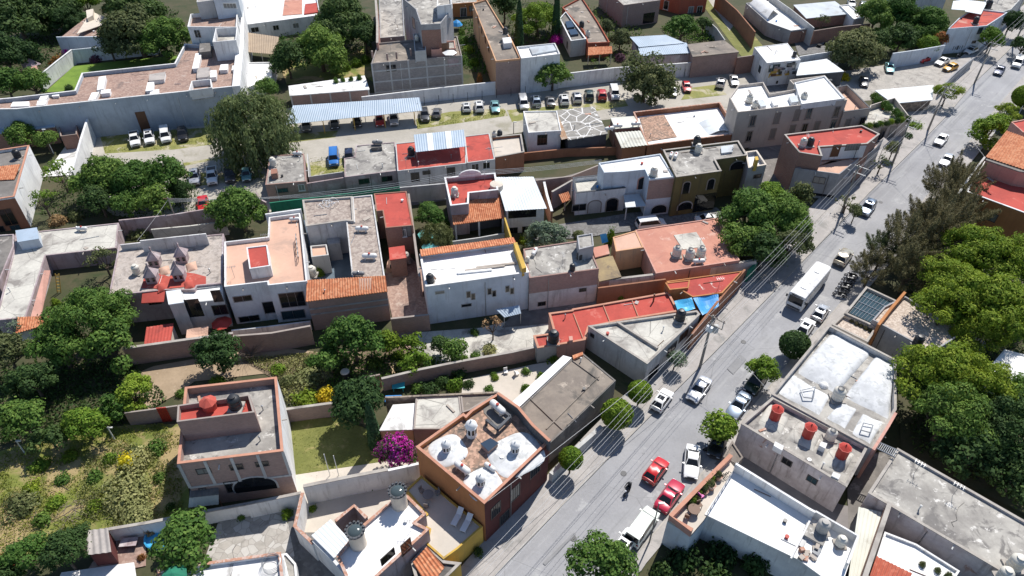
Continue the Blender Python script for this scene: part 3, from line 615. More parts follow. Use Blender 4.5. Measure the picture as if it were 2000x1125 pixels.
    for s in (-1, 1):
        t = MB(); t.box((x-.02, s*w*.74), .16, .34, z-.17, z-.03); t.build('headlight', W['headlight'], root)
        t = MB(); t.box((xe+.03, s*we*.86), .12, .2, ze-.28, ze-.05); t.build('tail_light', W['taillight'], root)
        t = MB(); t.box((x0-.25, s*(T['w']+.1)), .14, .2, z0-.02, z0+.13); t.build('mirror', pm, root)
    t = MB(); t.box((st[0][0]+.0, 0), .12, st[0][1]*1.9, .3, .5); t.build('front_bumper', W['bumper'], root)
    t = MB(); t.box((st[-1][0]+.0, 0), .12, st[-1][1]*1.9, .3, .52); t.build('rear_bumper', W['bumper'], root)
    t = MB(); t.box((st[-1][0]-.065, 0), .02, .34, .56, .68); t.build('number_plate', W['whiteplastic'], root)
    for s in (-1, 1): t = MB(); t.box((0, s*(T['w']+.005)), T['L']*.34, .05, .25, .4); t.build('sill', W['bumper'], root)
    t = MB(); t.box((st[1][0]+.03, 0), .06, st[1][1]*.95, z-.2, z-.06); t.build('grille', W['rubber'], root)
    if kind in ('suv', 'hatch') and paint in ('white', 'silver', 'lightblue'): t = MB(); t.box((x1-.62, 0), .62, .8, z1+.03, z1+.075); t.build('sunroof', W['glass'], root)
    if kind == 'pickup':
        t = MB(); t.box((-1.6, 0), 1.55, 1.5, 1.085, 1.135); t.build('load_bed', W['bumper'], root)
        for s in (-1, 1): t = MB(); t.box((-1.6, s*.8), 1.62, .1, 1.02, 1.26); t.build('bed_side', pm, root)
        t = MB(); t.box((-2.44, 0), .1, 1.7, 1.0, 1.26); t.build('tailgate', pm, root)
    CARS[(kind, paint)] = [root, False]; return CARS[(kind, paint)]
def car(label, x, y, dx, dy, kind='sedan', paint='white', group=None, cat='car', roof=None):
    "centre of the car in the photograph and the direction its nose points there"
    pr = car_proto(kind, paint); q = P(x, y, .75); e = P(x+dx, y+dy, .75)-q; rz = math.atan2(e.y, e.x)
    if pr[1]: r = dup(pr[0], (q.x, q.y, .03), rz, label, group)
    else: r = pr[0]; pr[1] = True; r.location = (q.x, q.y, .03); r.rotation_euler = (0,0,rz); r['label'] = label; r['group'] = group or ''
    if not group and 'group' in r: del r['group']
    r['category'] = cat; return r
# ---------------------------------------------------------------- roof fittings
TK = {}
def tank(label, kind, x, y, z, s=1.0, rz=0, group='water tanks on the roofs'):
    if kind not in TK:
        if kind in ('black', 'white', 'grey', 'beige'):
            root = thing('water_tank', 'tank', 'water tank'); mt = {'black': 'blacktank', 'white': 'tankwhite', 'grey': 'tankgrey', 'beige': 'tankwhite'}[kind]
            m = MB(); pr = [(.5,0), (.55,.06), (.55,.3), (.52,.34), (.55,.38), (.55,.72), (.52,.76), (.55,.8), (.55,1.05), (.42,1.22), (.27,1.3), (.27,1.36)]; m.lathe((0,0,0), pr, 20); m.build('tank_body', W[mt], root, 40)
            m = MB(); m.lathe((0,0,0), [(.3,1.36), (.3,1.41), (.1,1.45)], 16); m.build('lid', W[mt if kind != 'beige' else 'blacktank'], root, 40)
            m = MB(); m.box((0,0), 1.25, 1.25, -.16, -.001); m.build('base_slab', W['coping'], root)
            m = MB(); m.tube([(.5,.1,.1), (.75,.1,.1), (.75,.1,-.12)], .03, 6); m.build('pipe', W['steel'], root)
            for o in root.children: o.location.z += .16
        else:
            root = thing('gas_tank', 'tank', 'gas tank'); m = MB(); m.capsule((0,0,.5), (1,0,0), .31, 1.75, 14); m.build('vessel', W['gas' if kind == 'gas' else 'gasdark'], root, 50)
            for sx in (-.5, .5): m = MB(); m.box((sx,0), .1, .5, 0, .32); m.build('leg', W['gas' if kind == 'gas' else 'gasdark'], root)
            m = MB(); m.lathe((0,0,.79), [(.13,0), (.13,.12), (.05,.15)], 10); m.build('valve_cap', W['redpaint' if kind == 'gas' else 'steel'], root)
        TK[kind] = [root, False]
    q = P(x, y, z+(.6 if kind not in ('gas', 'gasdark') else .4)); pr = TK[kind]; loc = (q.x, q.y, z+.001); cat = 'gas tank' if kind.startswith('gas') else 'water tank'
    group = 'gas tanks on the roofs' if cat == 'gas tank' else group
    if pr[1]: r = dup(pr[0], loc, rz, label, group, (s,s,s))
    else: r = pr[0]; pr[1] = True; r.location = loc; r.rotation_euler = (0,0,rz); r.scale = (s,s,s); r['label'] = label; r['group'] = group
    r['category'] = cat; return r
def skylight(label, px, z, h, cap='whiteroof', side='white', name='skylight', group=None, cat='skylight'):
    pts = ppx(px, z+h); c = Vector((sum(p[0] for p in pts)/len(pts), sum(p[1] for p in pts)/len(pts), z)); root = thing(name, label, cat, c, group); m = MB(); m.prism(inset(pts, .06), z-.05, z+h-.08, False); m.build('upstand', W[side], root)
    m = MB(); m.prism(pts, z+h-.08, z+h, True, True); m.build('cover', W[cap], root); return root
def dome(B, px, z, bulge, mat, name='vault', n=14, rnd=.35):
    "low vault bulging from the deck"
    a, b, c, d = [P(x, y, z) for x, y in px]; m = MB()
    def fz(u, v): return bulge*max(0, 1-abs(2*v-1)**2)**.75*max(0, 1-abs(2*u-1)**7)**.5+.02*math.sin(9*u+5*v)
    m.sheet(a, b, c, d, n, n, fz, .1); return m.build(name, W[mat], B['root'], 60)
def squircle(B, x, y, rpx, z, bulge, mat, rz=0, name='roof_dome', ax=1.0):
    q = P(x, y, z); r = rpx/scl(q); m = MB(); n = 28; rings = 7; vs = []
    for k in range(rings+1):
        t = k/rings; rr = r*math.cos(t*PI/2*.97); zz = bulge*math.sin(t*PI/2)
        for i in range(n):
            a = 2*PI*i/n; f = (abs(math.cos(a))**3.4+abs(math.sin(a))**3.4)**(-1/3.4); e = f*(1-t)+t; p = Vector((rr*e*math.cos(a)*ax, rr*e*math.sin(a)))
            vs.append((q.x+p.x*math.cos(rz)-p.y*math.sin(rz), q.y+p.x*math.sin(rz)+p.y*math.cos(rz), z+zz))
    fs = [(k*n+i, k*n+(i+1) % n, (k+1)*n+(i+1) % n, (k+1)*n+i) for k in range(rings) for i in range(n)]; fs.append(tuple(rings*n+i for i in range(n)))
    m.add(vs, fs); m.build(name, W[mat], B['root'], 60); return q, r
# ---------------------------------------------------------------- camera, sun, sky
cam = bpy.data.cameras.new('camera'); co = bpy.data.objects.new('camera', cam); C.objects.link(co); cam.sensor_width = 36; cam.lens = FPX/2000*36; cam.clip_end = 3000; cam.clip_start = .5
co.matrix_world = Matrix(((CR.x,CU.x,-CF.x,0),(CR.y,CU.y,-CF.y,0),(CR.z,CU.z,-CF.z,CAMH),(0,0,0,1))); bpy.context.scene.camera = co
SEL, SAZ = math.radians(54), math.radians(29)
sv = Vector((math.sin(SAZ)*math.cos(SEL), math.cos(SAZ)*math.cos(SEL), math.sin(SEL)))
sl = bpy.data.lights.new('sun', 'SUN'); sl.energy = 4.75; sl.angle = math.radians(.5); sl.color = (1, .955, .89); so = bpy.data.objects.new('sun', sl); C.objects.link(so); so.rotation_euler = (-sv).to_track_quat('-Z', 'Y').to_euler(); so.location = (0,0,90)
w = bpy.data.worlds.new('World'); bpy.context.scene.world = w; w.use_nodes = True; nt = w.node_tree; sk = nt.nodes.new('ShaderNodeTexSky'); sk.sky_type = 'NISHITA'; sk.sun_disc = False; sk.sun_elevation = SEL; sk.sun_rotation = SAZ; sk.altitude = 1900
nt.links.new(sk.outputs[0], nt.nodes['Background'].inputs[0]); nt.nodes['Background'].inputs[1].default_value = .115
vs = bpy.context.scene.view_settings; vs.view_transform = 'Standard'; vs.look = 'None'; vs.exposure = .3; vs.gamma = 1; vs.use_curve_mapping = False
# ---------------------------------------------------------------- ground and street
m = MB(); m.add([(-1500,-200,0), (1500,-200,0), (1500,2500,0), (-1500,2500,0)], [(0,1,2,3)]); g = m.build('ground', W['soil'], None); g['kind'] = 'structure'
KL = [(880,1213), (965,1125), (1075,1011), (1184,899), (1285,797), (1400,683), (1491,590), (1560,518), (1611,466), (1700,374), (1793,283), (1850,225), (1902,162), (1966,102), (2010,55), (2070,-10)]
KR = [(1150,1200), (1232,1092), (1292,1022), (1385,905), (1455,812), (1535,715), (1600,640), (1668,560), (1730,480), (1800,395), (1868,310), (1925,235), (1990,160), (2070,75)]
def strip(name, line, line2, z0, z1, mat):
    a = [P(x, y, z1) for x, y in line]; b = [P(x, y, z1) for x, y in line2]; pts = [(v.x, v.y) for v in a]+[(v.x, v.y) for v in b[::-1]]
    if area2(pts) < 0: pts = pts[::-1]
    m = MB(); m.prism(pts, z0, z1, True, False); o = m.build(name, W[mat], None, loc=(*pts[0], 0)); o['kind'] = 'structure'; return o
ground('street', KL+KR[::-1], 'asphalt')
BL = [(820,1200), (880,1130), (950,1050), (1062,935), (1150,842), (1240,752), (1272,728), (1362,640), (1420,570), (1480,505), (1560,428), (1640,345), (1712,275), (1768,222), (1830,165), (1868,118), (1940,60), (2010,0)]
strip('pavement', KL, BL, -.1, .14, 'sidewalk')
BR = [(1185,1215), (1262,1100), (1312,1040), (1405,912), (1472,830), (1552,730), (1620,650), (1690,570), (1750,500), (1822,410), (1890,325), (1950,250), (2010,180), (2090,90)]
strip('pavement', KR, BR, -.1, .14, 'sidewalk')
def kerb(line, sgn):
    pts = [P(x, y, .15) for x, y in line]; m = MB(); n = len(pts); vs = []; fs = []
    for i, p in enumerate(pts):
        d = (pts[min(n-1,i+1)]-pts[max(0,i-1)]).normalized(); q = Vector((-d.y, d.x, 0))*sgn
        vs += [(p.x+q.x*t, p.y+q.y*t, z) for t, z in ((-.02,-.1), (-.02,.165), (.16,.165), (.16,-.1))]
    for i in range(n-1): fs += [(4*i+k, 4*i+(k+1)%4, 4*i+4+(k+1)%4, 4*i+4+k) for k in range(4)]
    m.add(vs, fs); o = m.build('kerb', W['kerb'], None, loc=pts[0]); o['kind'] = 'structure'
for x, y in ((1218,925), (1452,668), (1120,1052), (1720,395)):
    q = P(x, y); m = MB(); m.lathe((q.x,q.y,0), [(.36,.02), (.36,.035), (.3,.04)], 18); o = m.build('manhole_cover', W['bumper'], None, loc=(q.x,q.y,0)); tag(o, 'round dark manhole cover set in the street surface', 'manhole cover', 'manhole covers in the street')
kerb(KL, 1); kerb(KR, -1)
ground('parking_lot_surface', [(130,345), (188,255), (402,243), (560,212), (725,182), (900,186), (1125,168), (1320,150), (1480,136), (1500,165), (1430,215), (1240,228), (1020,250), (958,270), (770,300), (600,360), (520,420), (360,440), (220,420)], 'lotground')
ground('lot_grass', [(195,264), (420,248), (415,282), (340,292), (205,300)], 'lotgrass'); ground('lot_grass', [(812,232), (880,218), (985,212), (992,226), (900,240), (815,252)], 'lotgrass')
ground('lot_grass', [(560,262), (660,255), (655,268), (555,280)], 'lotgrass'); ground('lot_grass', [(598,306), (692,296), (690,345), (600,352)], 'lotgrass'); ground('lot_grass', [(358,318), (470,300), (500,350), (370,365)], 'lotgrass')
ground('lot_grass', [(990,215), (1220,195), (1230,212), (1160,222), (1000,238)], 'lotgrass'); ground('lot_grass', [(1345,172), (1400,165), (1420,185), (1330,195)], 'lotgrass')
ground('lane', [(330,330), (560,285), (830,260), (960,248), (1240,205), (1440,190), (1440,208), (1240,222), (960,268), (600,318), (420,340)], 'lotground')
ground('yard_paving', [(1640,140), (1830,112), (1900,112), (1830,190), (1700,196), (1640,200)], 'patio')
ground('lane', [(1365,0), (1402,-20), (1490,90), (1460,125), (1440,100)], 'drylawn'); ground('lane_track', [(1380,-5), (1398,-12), (1440,40), (1425,60)], 'lotground')
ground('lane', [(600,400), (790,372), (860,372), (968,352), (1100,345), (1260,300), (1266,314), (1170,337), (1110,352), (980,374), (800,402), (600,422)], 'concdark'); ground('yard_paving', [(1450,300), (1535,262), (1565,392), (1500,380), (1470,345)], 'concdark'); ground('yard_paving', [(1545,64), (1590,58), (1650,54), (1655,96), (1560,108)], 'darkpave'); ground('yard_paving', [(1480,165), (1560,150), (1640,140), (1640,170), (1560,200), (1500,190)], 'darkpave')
for px in ([(1420,720),(1446,692),(1458,702),(1432,731)], [(1060,1100),(1120,1040),(1125,1043),(1065,1104)]): ground('street_patch', px, 'asphaltdark')
ground('lawn', [(88,180), (145,128), (205,122), (345,108), (350,125), (160,145), (146,178)], 'lawn')
ground('garden_grass', [(540,110), (725,90), (728,160), (712,148), (560,165)], 'field')
ground('yard_dirt', [(240,740), (300,715), (440,690), (560,680), (640,690), (600,720), (380,745), (345,770), (290,800)], 'yarddirt')
ground('yard_dirt', [(470,705), (560,690), (660,690), (650,740), (540,742)], 'dirt')
ground('yard_paving', [(800,650), (940,640), (1060,610), (1100,640), (1060,690), (930,705), (800,720)], 'concpale')
ground('garden_dirt', [(640,690), (800,650), (800,720), (720,735), (660,735)], 'dirt')
ground('garden_paving', [(905,742), (1040,712), (1110,700), (1000,800), (960,790), (900,780)], 'beigefloor')
ground('lawn', [(562,820), (660,815), (745,850), (740,905), (640,935), (566,948)], 'drylawn')
ground('field', [(-60,900), (100,850), (250,830), (352,828), (375,1010), (215,1042), (-60,1110)], 'field')
ground('patio', [(430,1010), (575,985), (580,1125), (560,1160), (300,1160), (400,1090)], 'flagstone')
ground('driveway', [(560,1010), (600,1020), (720,1140), (760,1200), (560,1200), (575,1085)], 'darkpave')
ground('yard_paving', [(205,1060), (285,1040), (285,1105), (160,1130)], 'clay'); ground('yard_paving', [(120,1118), (262,1098), (270,1150), (100,1160)], 'whiteworn')
ground('patio', [(85,345), (160,240), (190,236), (185,262), (140,342)], 'whiteworn')
ground('yard_paving', [(1080,440), (1235,415), (1400,405), (1420,425), (1240,450), (1130,465), (1020,470)], 'darkpave'); ground('yard_paving', [(590,430), (690,420), (760,560), (600,560)], 'bluefloor')
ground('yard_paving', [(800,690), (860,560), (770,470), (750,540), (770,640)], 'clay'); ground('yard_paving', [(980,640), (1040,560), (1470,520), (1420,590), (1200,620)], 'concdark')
ground('yard_paving', [(560,930), (760,900), (820,900), (830,960), (720,1040), (580,1040)], 'beigefloor')
ground('yard_paving', [(1395,905), (1440,870), (1640,985), (1720,1000), (1660,1140), (1580,1080)], 'greyfloor'); ground('yard_paving', [(1830,640), (2010,600), (2010,760), (1860,720)], 'greyfloor')
ground('yard_paving', [(1655,955), (1700,885), (1760,880), (1700,965), (1735,990), (1690,1130), (1660,1120)], 'concdark'); ground('garden_soil', [(1775,520), (1835,440), (1905,400), (2010,600), (2010,1010), (1760,880), (1750,700), (1900,640), (1770,565)], 'soil')  # first patch: dark concrete paving with the courtyard's shade put into its colour
# ---------------------------------------------------------------- north side of the parking lot
hA = hb((402,174),(414,243))
A1 = building('long_house', 'long house with patchy clay brick roof and tall grey wall over the parking lot', [(-30,214), (33,213), (456,169), (466,92), (361,86), (341,124), (160,143), (146,177), (25,191), (-30,196)], hA, 'bluegrey', 'clay', .7, cop='white')
win(A1, 272, 217, 1.6, 4.2, 'r', 'door', 'wood')
for i, (px, h, lb) in enumerate([([(193,150),(207,148),(202,173),(189,176)],.9,'long white skylight box right of a pair on the clay roof'), ([(179,181),(194,179),(186,194),(172,196)],.7,'white skylight box low on the clay roof beside the parapet'), ([(198,176),(216,174),(214,181),(196,183)],.8,'small white vent box beside long skylight on clay roof'),
  ([(79,188),(95,186),(90,194),(75,196)],.7,'white box with twin lids near the left end of clay roof'), ([(73,197),(92,195),(88,204),(71,206)],.6,'flat white box below the twin-lidded one on clay roof'), ([(25,199),(57,198),(56,207),(20,208)],.6,'white vent box at the far left corner of clay roof'), ([(103,183),(116,182),(115,187),(101,188)],.5,'tiny white vent against the back parapet of clay roof'),
  ([(288,161),(301,160),(299,176),(284,178)],.8,'white skylight box in the middle of the clay roof'), ([(295,176),(311,174),(309,182),(292,184)],.6,'flat white skylight in front of the middle one on clay roof'), ([(382,104),(394,103),(387,133),(375,134)],.9,'tall narrow skylight box beside the white rooftop room'),
  ([(385,133),(409,131),(408,150),(384,152)],.7,'wide grey-lidded skylight behind the sunken patio on clay roof'), ([(411,137),(423,137),(422,150),(410,151)],.9,'white cube vent beside the wide grey-lidded skylight'), ([(431,126),(446,125),(444,136),(428,137)],.8,'white square vent near right wall of clay roof'), ([(454,128),(461,127),(460,136),(452,137)],.6,'little vent touching the right wall of clay roof'),
  ([(292,145),(323,140),(320,155),(290,158)],.8,'tile-covered skylight hood in the middle of clay roof')]):
    skylight(lb, px, hA-.7, h, 'fibre' if i in (10, 14) else 'whiteroof', 'white', group='skylights on the clay roof')
subpara(A1, [(374,158), (412,154), (414,171), (368,177)], hA+.5, 'white', 'concpale', 2.0, hA-.9, name='light_well')
# white house behind
hA2 = hA+4.5
A2 = building('white_house', 'white two-storey house with low roof terraces behind the long house', [(372,27), (464,22), (462,53), (366,52)], hA2-1, 'white', 'clay', .8, hA-1, cop=None)
win(A2, 386, 66, 1.2, 1.6, 'w'); 
subpara(A2, [(415,82), (461,78), (464,53), (421,55)], hA2-1.1, 'white', 'concpale', 1.6, hA-.8)
subpara(A2, [(384,4), (416,0), (419,-18), (386,-15)], hA2+2, 'palegrey', 'conc', .6, hA2-2); subpara(A2, [(417,0), (464,-6), (466,-25), (419,-20)], hA2+2.4, 'bluewhite', 'redworn', .6, hA2-2)
win(A2, 449, 11, 2.6, .9, 'w', bars=3)
sub(A2, [(390,85), (410,83), (411,100), (389,102)], hA-.8, hA+.7, 'concdark', 'hatch')
wall('tall white party wall beside the clay roof of the long house', [(461,168), (468,95), (470,40), (466,-15)], hA+3, 'white', 1.5, 'party_wall', hs=[hA+.3, hA+.5, hA+.8, hA+1])
A4 = building('garden_house', 'low beige house with brown tiled gable among dark trees', [(122,72), (178,28), (212,45), (210,72), (142,72)], 4, 'cream', 'clay', 0, eave=.2)
sheet(A4['root'], 'gable_roof', [(178,22), (212,36), (206,46), (150,66)], [5.4,4.4,4.4,5.2], 'flat', 'cream'); sub(A4, [(168,20), (182,17), (181,30), (170,36)], 3.8, 6, 'cream', 'chimney')
wall('white garden wall sloping along the bright lawn', [(74,150), (108,122), (140,97)], 3.2, 'white', .25, cop='white'); wall('white garden wall behind the lawn with purple shrub', [(140,97), (200,91), (300,80)], 3.2, 'bluewhite', .25)
wall('white house wall behind the garden shaded by trees', [(110,72), (215,71), (300,62)], 5, 'bluewhite', .3)
KI = building('garden_kiosk', 'small white garden kiosk with pink pyramid roof', [(44,128), (70,126), (74,138), (46,140)], 2.6, 'white', 'pink', 0)
q = P(58, 120, 3.2); m = MB(); m.lathe((q.x, q.y, 2.6), [(2.3,0), (.1,1.3)], 4); m.build('pyramid_roof', W['mauve'], KI['root'])
# B: white house with four windows, awning, terraces
B1 = building('white_house', 'long white house with four small windows and terracotta roof patch', [(470,49), (552,39), (625,29), (618,-12), (520,-10), (474,-6)], hb((552,39),(556,70)), 'white', 'whiteworn', .6)
for x, y in ((498,58), (539,54), (578,50), (612,48)): win(B1, x, y, 1.7 if x < 510 else 1.3, 1.1, 'w')
sub(B1, [(552,30), (590,27), (590,-2), (556,0)], B1['deck']-.2, B1['deck']+.12, 'salmon', 'tiled_floor'); sub(B1, [(594,27), (622,23), (620,5), (596,8)], B1['deck']-.2, B1['deck']+.3, 'red', 'red_floor')
aw = thing('shade_awning', 'tan corrugated shade awning over the white terrace on steel posts', 'awning', P(510,115)); sheet(aw, 'awning_cloth', [(474,62), (545,72), (540,106), (477,101)], [4.2,4,3.6,3.8], 'big', 'awning')
for x, y, z in ((480,100,3.7), (538,105,3.5), (510,103,3.6)): q = P(x, y, z); m = MB(); m.tube([(q.x, q.y, 0), (q.x, q.y, z)], .07); m.build('post', W['steel'], aw)
B3 = building('terrace_house', 'bright white flat terrace roof beside the big dark trees', [(466,122), (537,121), (530,150), (482,172), (458,172)], 3, 'white', 'whiteroof', .3)
B4 = building('brick_shed', 'long brick shed with pale flat roof behind the carport', [(565,168), (711,148), (720,174), (567,186)], hb((640,179),(643,205)), 'oldbrick', 'whiteworn', 0, eave=.1); posts(B4, 640, 192, 4, 'palegrey')
for x, y in ((655,154), (668,152), (685,150), (700,148)): bush('potted shrub standing on the pale roof of the brick shed', x, y, 7, 1.6, 'leaf', 'potted_plant', 'potted plants on the brick shed roof', 'potted plant', B4['H'])
hB5 = hb((900,108),(906,168))
B5 = building('block_house', 'grey block house with unfinished posts and rooftop clutter above white wall', [(725,124), (902,108), (893,70), (800,78), (738,84)], hB5, 'block', 'concbrown', .35)
for k in (.02, .36, .7): band(B5, (780,150), hB5*k+.3, .28, 'palegrey')
posts(B5, 780, 150, 5); win(B5, 764, 133, 2.0, 1.4, 'c', bars=2); win(B5, 885, 122, 2.4, 1.8, 'c', 'opening', 'mauve')
for x, y in ((728,112), (757,117), (775,114), (803,108), (846,104)): q = P(x, y, hB5); m = MB(); m.box((q.x, q.y), .35, .35, hB5-.1, hB5+1.4); m.build('corner_post', W['oldbrick'], B5['root'])
t = subpara(B5, [(807,66), (830,64), (832,98), (810,100)], hB5+1.9, 'palegrey', 'concdark', .3, hB5-.4, name='tank_tower'); tank('white tank on the narrow tower of the block house', 'white', 814, 74, hB5+1.6, .8)
subpara(B5, [(841,82), (888,79), (890,94), (842,97)], hB5+1.4, 'pink', 'conc', .3, hB5-.4); win(B5, 870, 92, 1.4, 1.6, 'r', 'window', 'wood')
hB6 = hB5+6.5
B6 = building('tall_house', 'tall grey rendered house with red brick lower panel and small roof terrace', [(786,-4), (812,18), (822,48), (860,46), (884,16), (882,-12), (845,-25)], hB6, 'greywall', 'conc', 1.0)
subpara(B6, [(853,12), (882,8), (880,-18), (855,-14)], hB6+1.8, 'white', 'conc', .6, hB6-1.2); win(B6, 808, 45, 1.3, 2.2, 'd'); facing(B6, (842,62), 3.5, hB6-1.2, 'brick', 'brick_panel')
wall('rough tall brick side wall with protruding timbers beside shaded yard', [(737,84), (737,45), (733,-12)], hB5+1.2, 'pink', .4, 'party_wall', cop='coping')
YD = building('shaded_house', 'low concrete roof in the shade between brick wall and tall house', [(742,74), (790,70), (786,-10), (740,-8)], 4.5, 'greywall', 'conc', .3)
B8 = building('orange_house', 'bright orange house with white grilled door at its yard', [(880,8), (932,4), (940,-30), (878,-25)], hb((905,6),(908,32)), 'orange', 'conc', .5); win(B8, 905, 21, 1.5, 2.2, 'w', 'door', bars=3); win(B8, 920, 17, .8, 1.2, 'd')
hB9 = hb((968,119),(972,186))
B9 = building('long_house', 'long peach-walled house with bare concrete roof above the lot wall', [(923,6), (950,-2), (981,49), (999,76), (1017,114), (968,119)], hB9, 'peach', 'concbrown', .4)
for x, y in ((934,38), (941,58), (948,76), (955,94)): win(B9, x, y, 1.1, 1.6, 'r')
facing(B9, (990,140), 0, hB9-.4, 'oldbrick', 'brick_front', .012); sub(B9, [(981,74), (997,72), (1000,83), (984,85)], hB9-.5, hB9+.8, 'white', 'tank_plinth'); tank('black tank on white plinth at the edge of the peach house', 'black', 987, 62, hB9+.8, 1)
# perimeter wall of the lot
WP = wall('stained white perimeter wall along the back of the parking lot', [(185,241), (300,229), (420,217)], 2.6, 'white', .3, name='perimeter_wall')
wall('white perimeter wall stretch below the grey block house', [(706,189), (800,178), (905,166), (1020,154)], 2.9, 'white', .3, name='perimeter_wall'); wall('white perimeter wall stretch behind the large loose tree', [(1090,145), (1200,132), (1320,124), (1400,118), (1478,111)], 3.2, 'white', .3, name='perimeter_wall')
for x in list(range(200, 420, 27))+list(range(830, 1030, 28))+list(range(1310, 1470, 25)):
    y = 258-.108*(x-200)*1.0 if x < 430 else (203-.105*(x-830) if x < 1100 else 150-.085*(x-1310)); q = P(x, y); m = MB(); m.tube([(q.x, q.y-.6, 0), (q.x, q.y-.6, 1.9)], .05, 6); o = m.build('fence_post', W['blacksteel'], None, loc=(q.x, q.y-.6, 0)); tag(o, 'thin dark post standing in front of the white lot wall', 'post', 'thin posts along the lot wall')
# C
C1 = building('white_house', 'white house with dazzling flat roof and dark shaded panel behind lot wall', [(1009,91), (1084,84), (1094,105), (1018,114)], hb((1018,114),(1026,184)), 'white', 'whiteroof', .45)
sub(C1, [(1034,92), (1080,87), (1087,98), (1040,106)], C1['deck']-.1, C1['deck']+.35, 'metalgrey', 'roof_panel')
C2 = building('white_house', 'narrow white house with solar collectors and round tanks on top', [(1093,36), (1105,23), (1145,76), (1115,80)], hb((1115,80),(1122,112)), 'palegrey', 'concdark', .4, cop='white')
for px in ([(1104,42),(1116,40),(1122,52),(1108,54)], [(1110,58),(1124,56),(1130,66),(1115,68)]): sub(C2, px, C2['deck'], C2['deck']+.5, 'solar', 'solar_collector')
win(C2, 1108, 88, 1, 1.6, 'd')
C3 = building('brown_roof_house', 'house with long bare brown concrete roof and dark low parapet', [(1098,14), (1136,-6), (1168,42), (1191,82), (1148,84), (1140,60)], C2['H']-.3, 'redhouse', 'concbrown', .45)
tank('black tank in the middle of the long brown roof', 'black', 1136, 50, C3['deck'], 1.1); tank('pale round tank at the brown roof edge above tiles', 'beige', 1148, 67, C3['deck'], 1)
c4 = thing('tiled_porch', 'small porch with orange clay tiles at the foot of brown-roofed house', 'porch', P(1172,112)); sheet(c4, 'tile_roof', [(1149,92), (1195,90), (1196,104), (1148,108)], [3.4,3.4,2.7,2.7], 'tile', 'tile')
for x in (1150, 1172, 1194): q = P(x, 105, 2.6); m = MB(); m.tube([(q.x, q.y+.3, 0), (q.x, q.y+.3, 2.7)], .1); m.build('post', W['cream'], c4)
C5 = building('block_house', 'big bare block house with square black opening at its foot', [(1172,-30), (1240,-45), (1288,-14), (1290,0), (1218,10)], hb((1218,8),(1224,53)), 'oldbrick', 'conc', .3); win(C5, 1267, 35, 3.2, 2.6, 'd', 'opening', 'glass')
C6 = building('red_house', 'brick red house with tall white-framed windows beside the lane', [(1290,-18), (1330,-8), (1383,-12), (1380,-45), (1292,-45)], hb((1383,-5),(1388,32)), 'redhouse', 'conc', .5)
for x, y in ((1301,10), (1349,21), (1366,20)): win(C6, x, y, 1.3, 2.1, 'w')
C7 = building('metal_roof_shed', 'shed under stepped pale metal sheets beside magenta blossom', [(1236,76), (1303,71), (1339,86), (1353,104), (1252,110)], 4.2, 'mauve', 'concdark', 0)
sheet(C7['root'], 'metal_roof', [(1230,72), (1300,68), (1338,84), (1248,92)], [5.2,5.2,4.8,4.8], 'corr', 'metal'); sheet(C7['root'], 'metal_roof', [(1246,90), (1340,83), (1356,103), (1250,109)], [4.7,4.7,4.35,4.35], 'corr', 'metal')
C8 = building('brick_shed', 'brick shed with flat brown concrete roof over the lot wall', [(1344,87), (1414,79), (1442,101), (1354,110)], 5, 'oldbrick', 'concbrown', 0, eave=.1)
wall('green-grey lane wall beside the dry grass strip', [(1381,38), (1400,55), (1416,78)], 3, 'palegrey', .2); wall('brick red wall across the lane at top', [(1400,-15), (1440,20), (1475,62)], 4, 'rust', .3); wall('brick wall end beside the lane grass strip', [(1440,112), (1478,107)], 4, 'brick', .3)
# D
D4 = building('grey_hall', 'grey rendered hall with white barrel vault and lower white roof', [(1457,6), (1505,-4), (1545,24), (1589,54), (1545,60), (1500,44)], hb((1543,60),(1549,88)), 'greywall', 'whiteworn', .5)
facing(D4, (1565,80), 0, 3, 'brick', 'brick_base')
a, b, c, d = [P(x, y, D4['H']+.1) for x, y in ((1463,8), (1496,2), (1522,22), (1498,38))]; m = MB(); m.sheet(a, b, c, d, 14, 1, lambda u, v: 1.5*math.sin(PI*u), .12); m.build('barrel_vault', W['whiteworn'], D4['root'], 60)
wall('tall grey side wall of the vaulted hall', [(1505,-10), (1545,18), (1590,54)], D4['H']+1.2, 'palegrey', .25, 'party_wall')
D5 = building('grey_roof_house', 'low house with flat bluish grey sheet roof at top right', [(1552,10), (1630,3), (1661,26), (1576,35)], hb((1576,35),(1580,58)), 'brick', 'metalgrey', 0, eave=.2)
building('white_shed', 'small white roofed shed next to the bluish grey sheet roof', [(1640,10), (1658,8), (1690,34), (1668,38)], 3.2, 'white', 'whiteroof', .3)
wall('brick wall behind the tyre yard', [(1590,60), (1640,52), (1700,46)], 3.4, 'brick', .25)
D2 = building('corner_shop', 'white flat-roofed building with colourful painted signboard front', [(1473,92), (1538,84), (1564,117), (1498,123)], hb((1498,123),(1505,172)), 'white', 'whiteroof', .12)
tank('black tank at the front corner of the painted building', 'black', 1552, 106, D2['deck'], .8); win(D2, 1484, 135, 1, 1.3, 'd')
random.seed(4)
for k in range(26):
    x = 1503+random.random()*56; y = 128-(x-1503)*.1+random.random()*36; f = facade(D2, x, y); _, q, u, n = f; m = MB(); m.obox(q+n*(.02+.003*k), u, n, Z, .4+random.random()*1.0, .04+.006*k, .3+random.random()*.6); m.build('painted_sign_panel', W[random.choice(['yellow', 'mauve', 'white', 'wood', 'glass', 'cream', 'darkwall', 'bluewhite', 'peach', 'olive'])], D2['root'])
win(D2, 1512, 133, 2.4, 1.6, 'n', bars=3); win(D2, 1548, 130, 1.5, 1.3, 'n', bars=3)
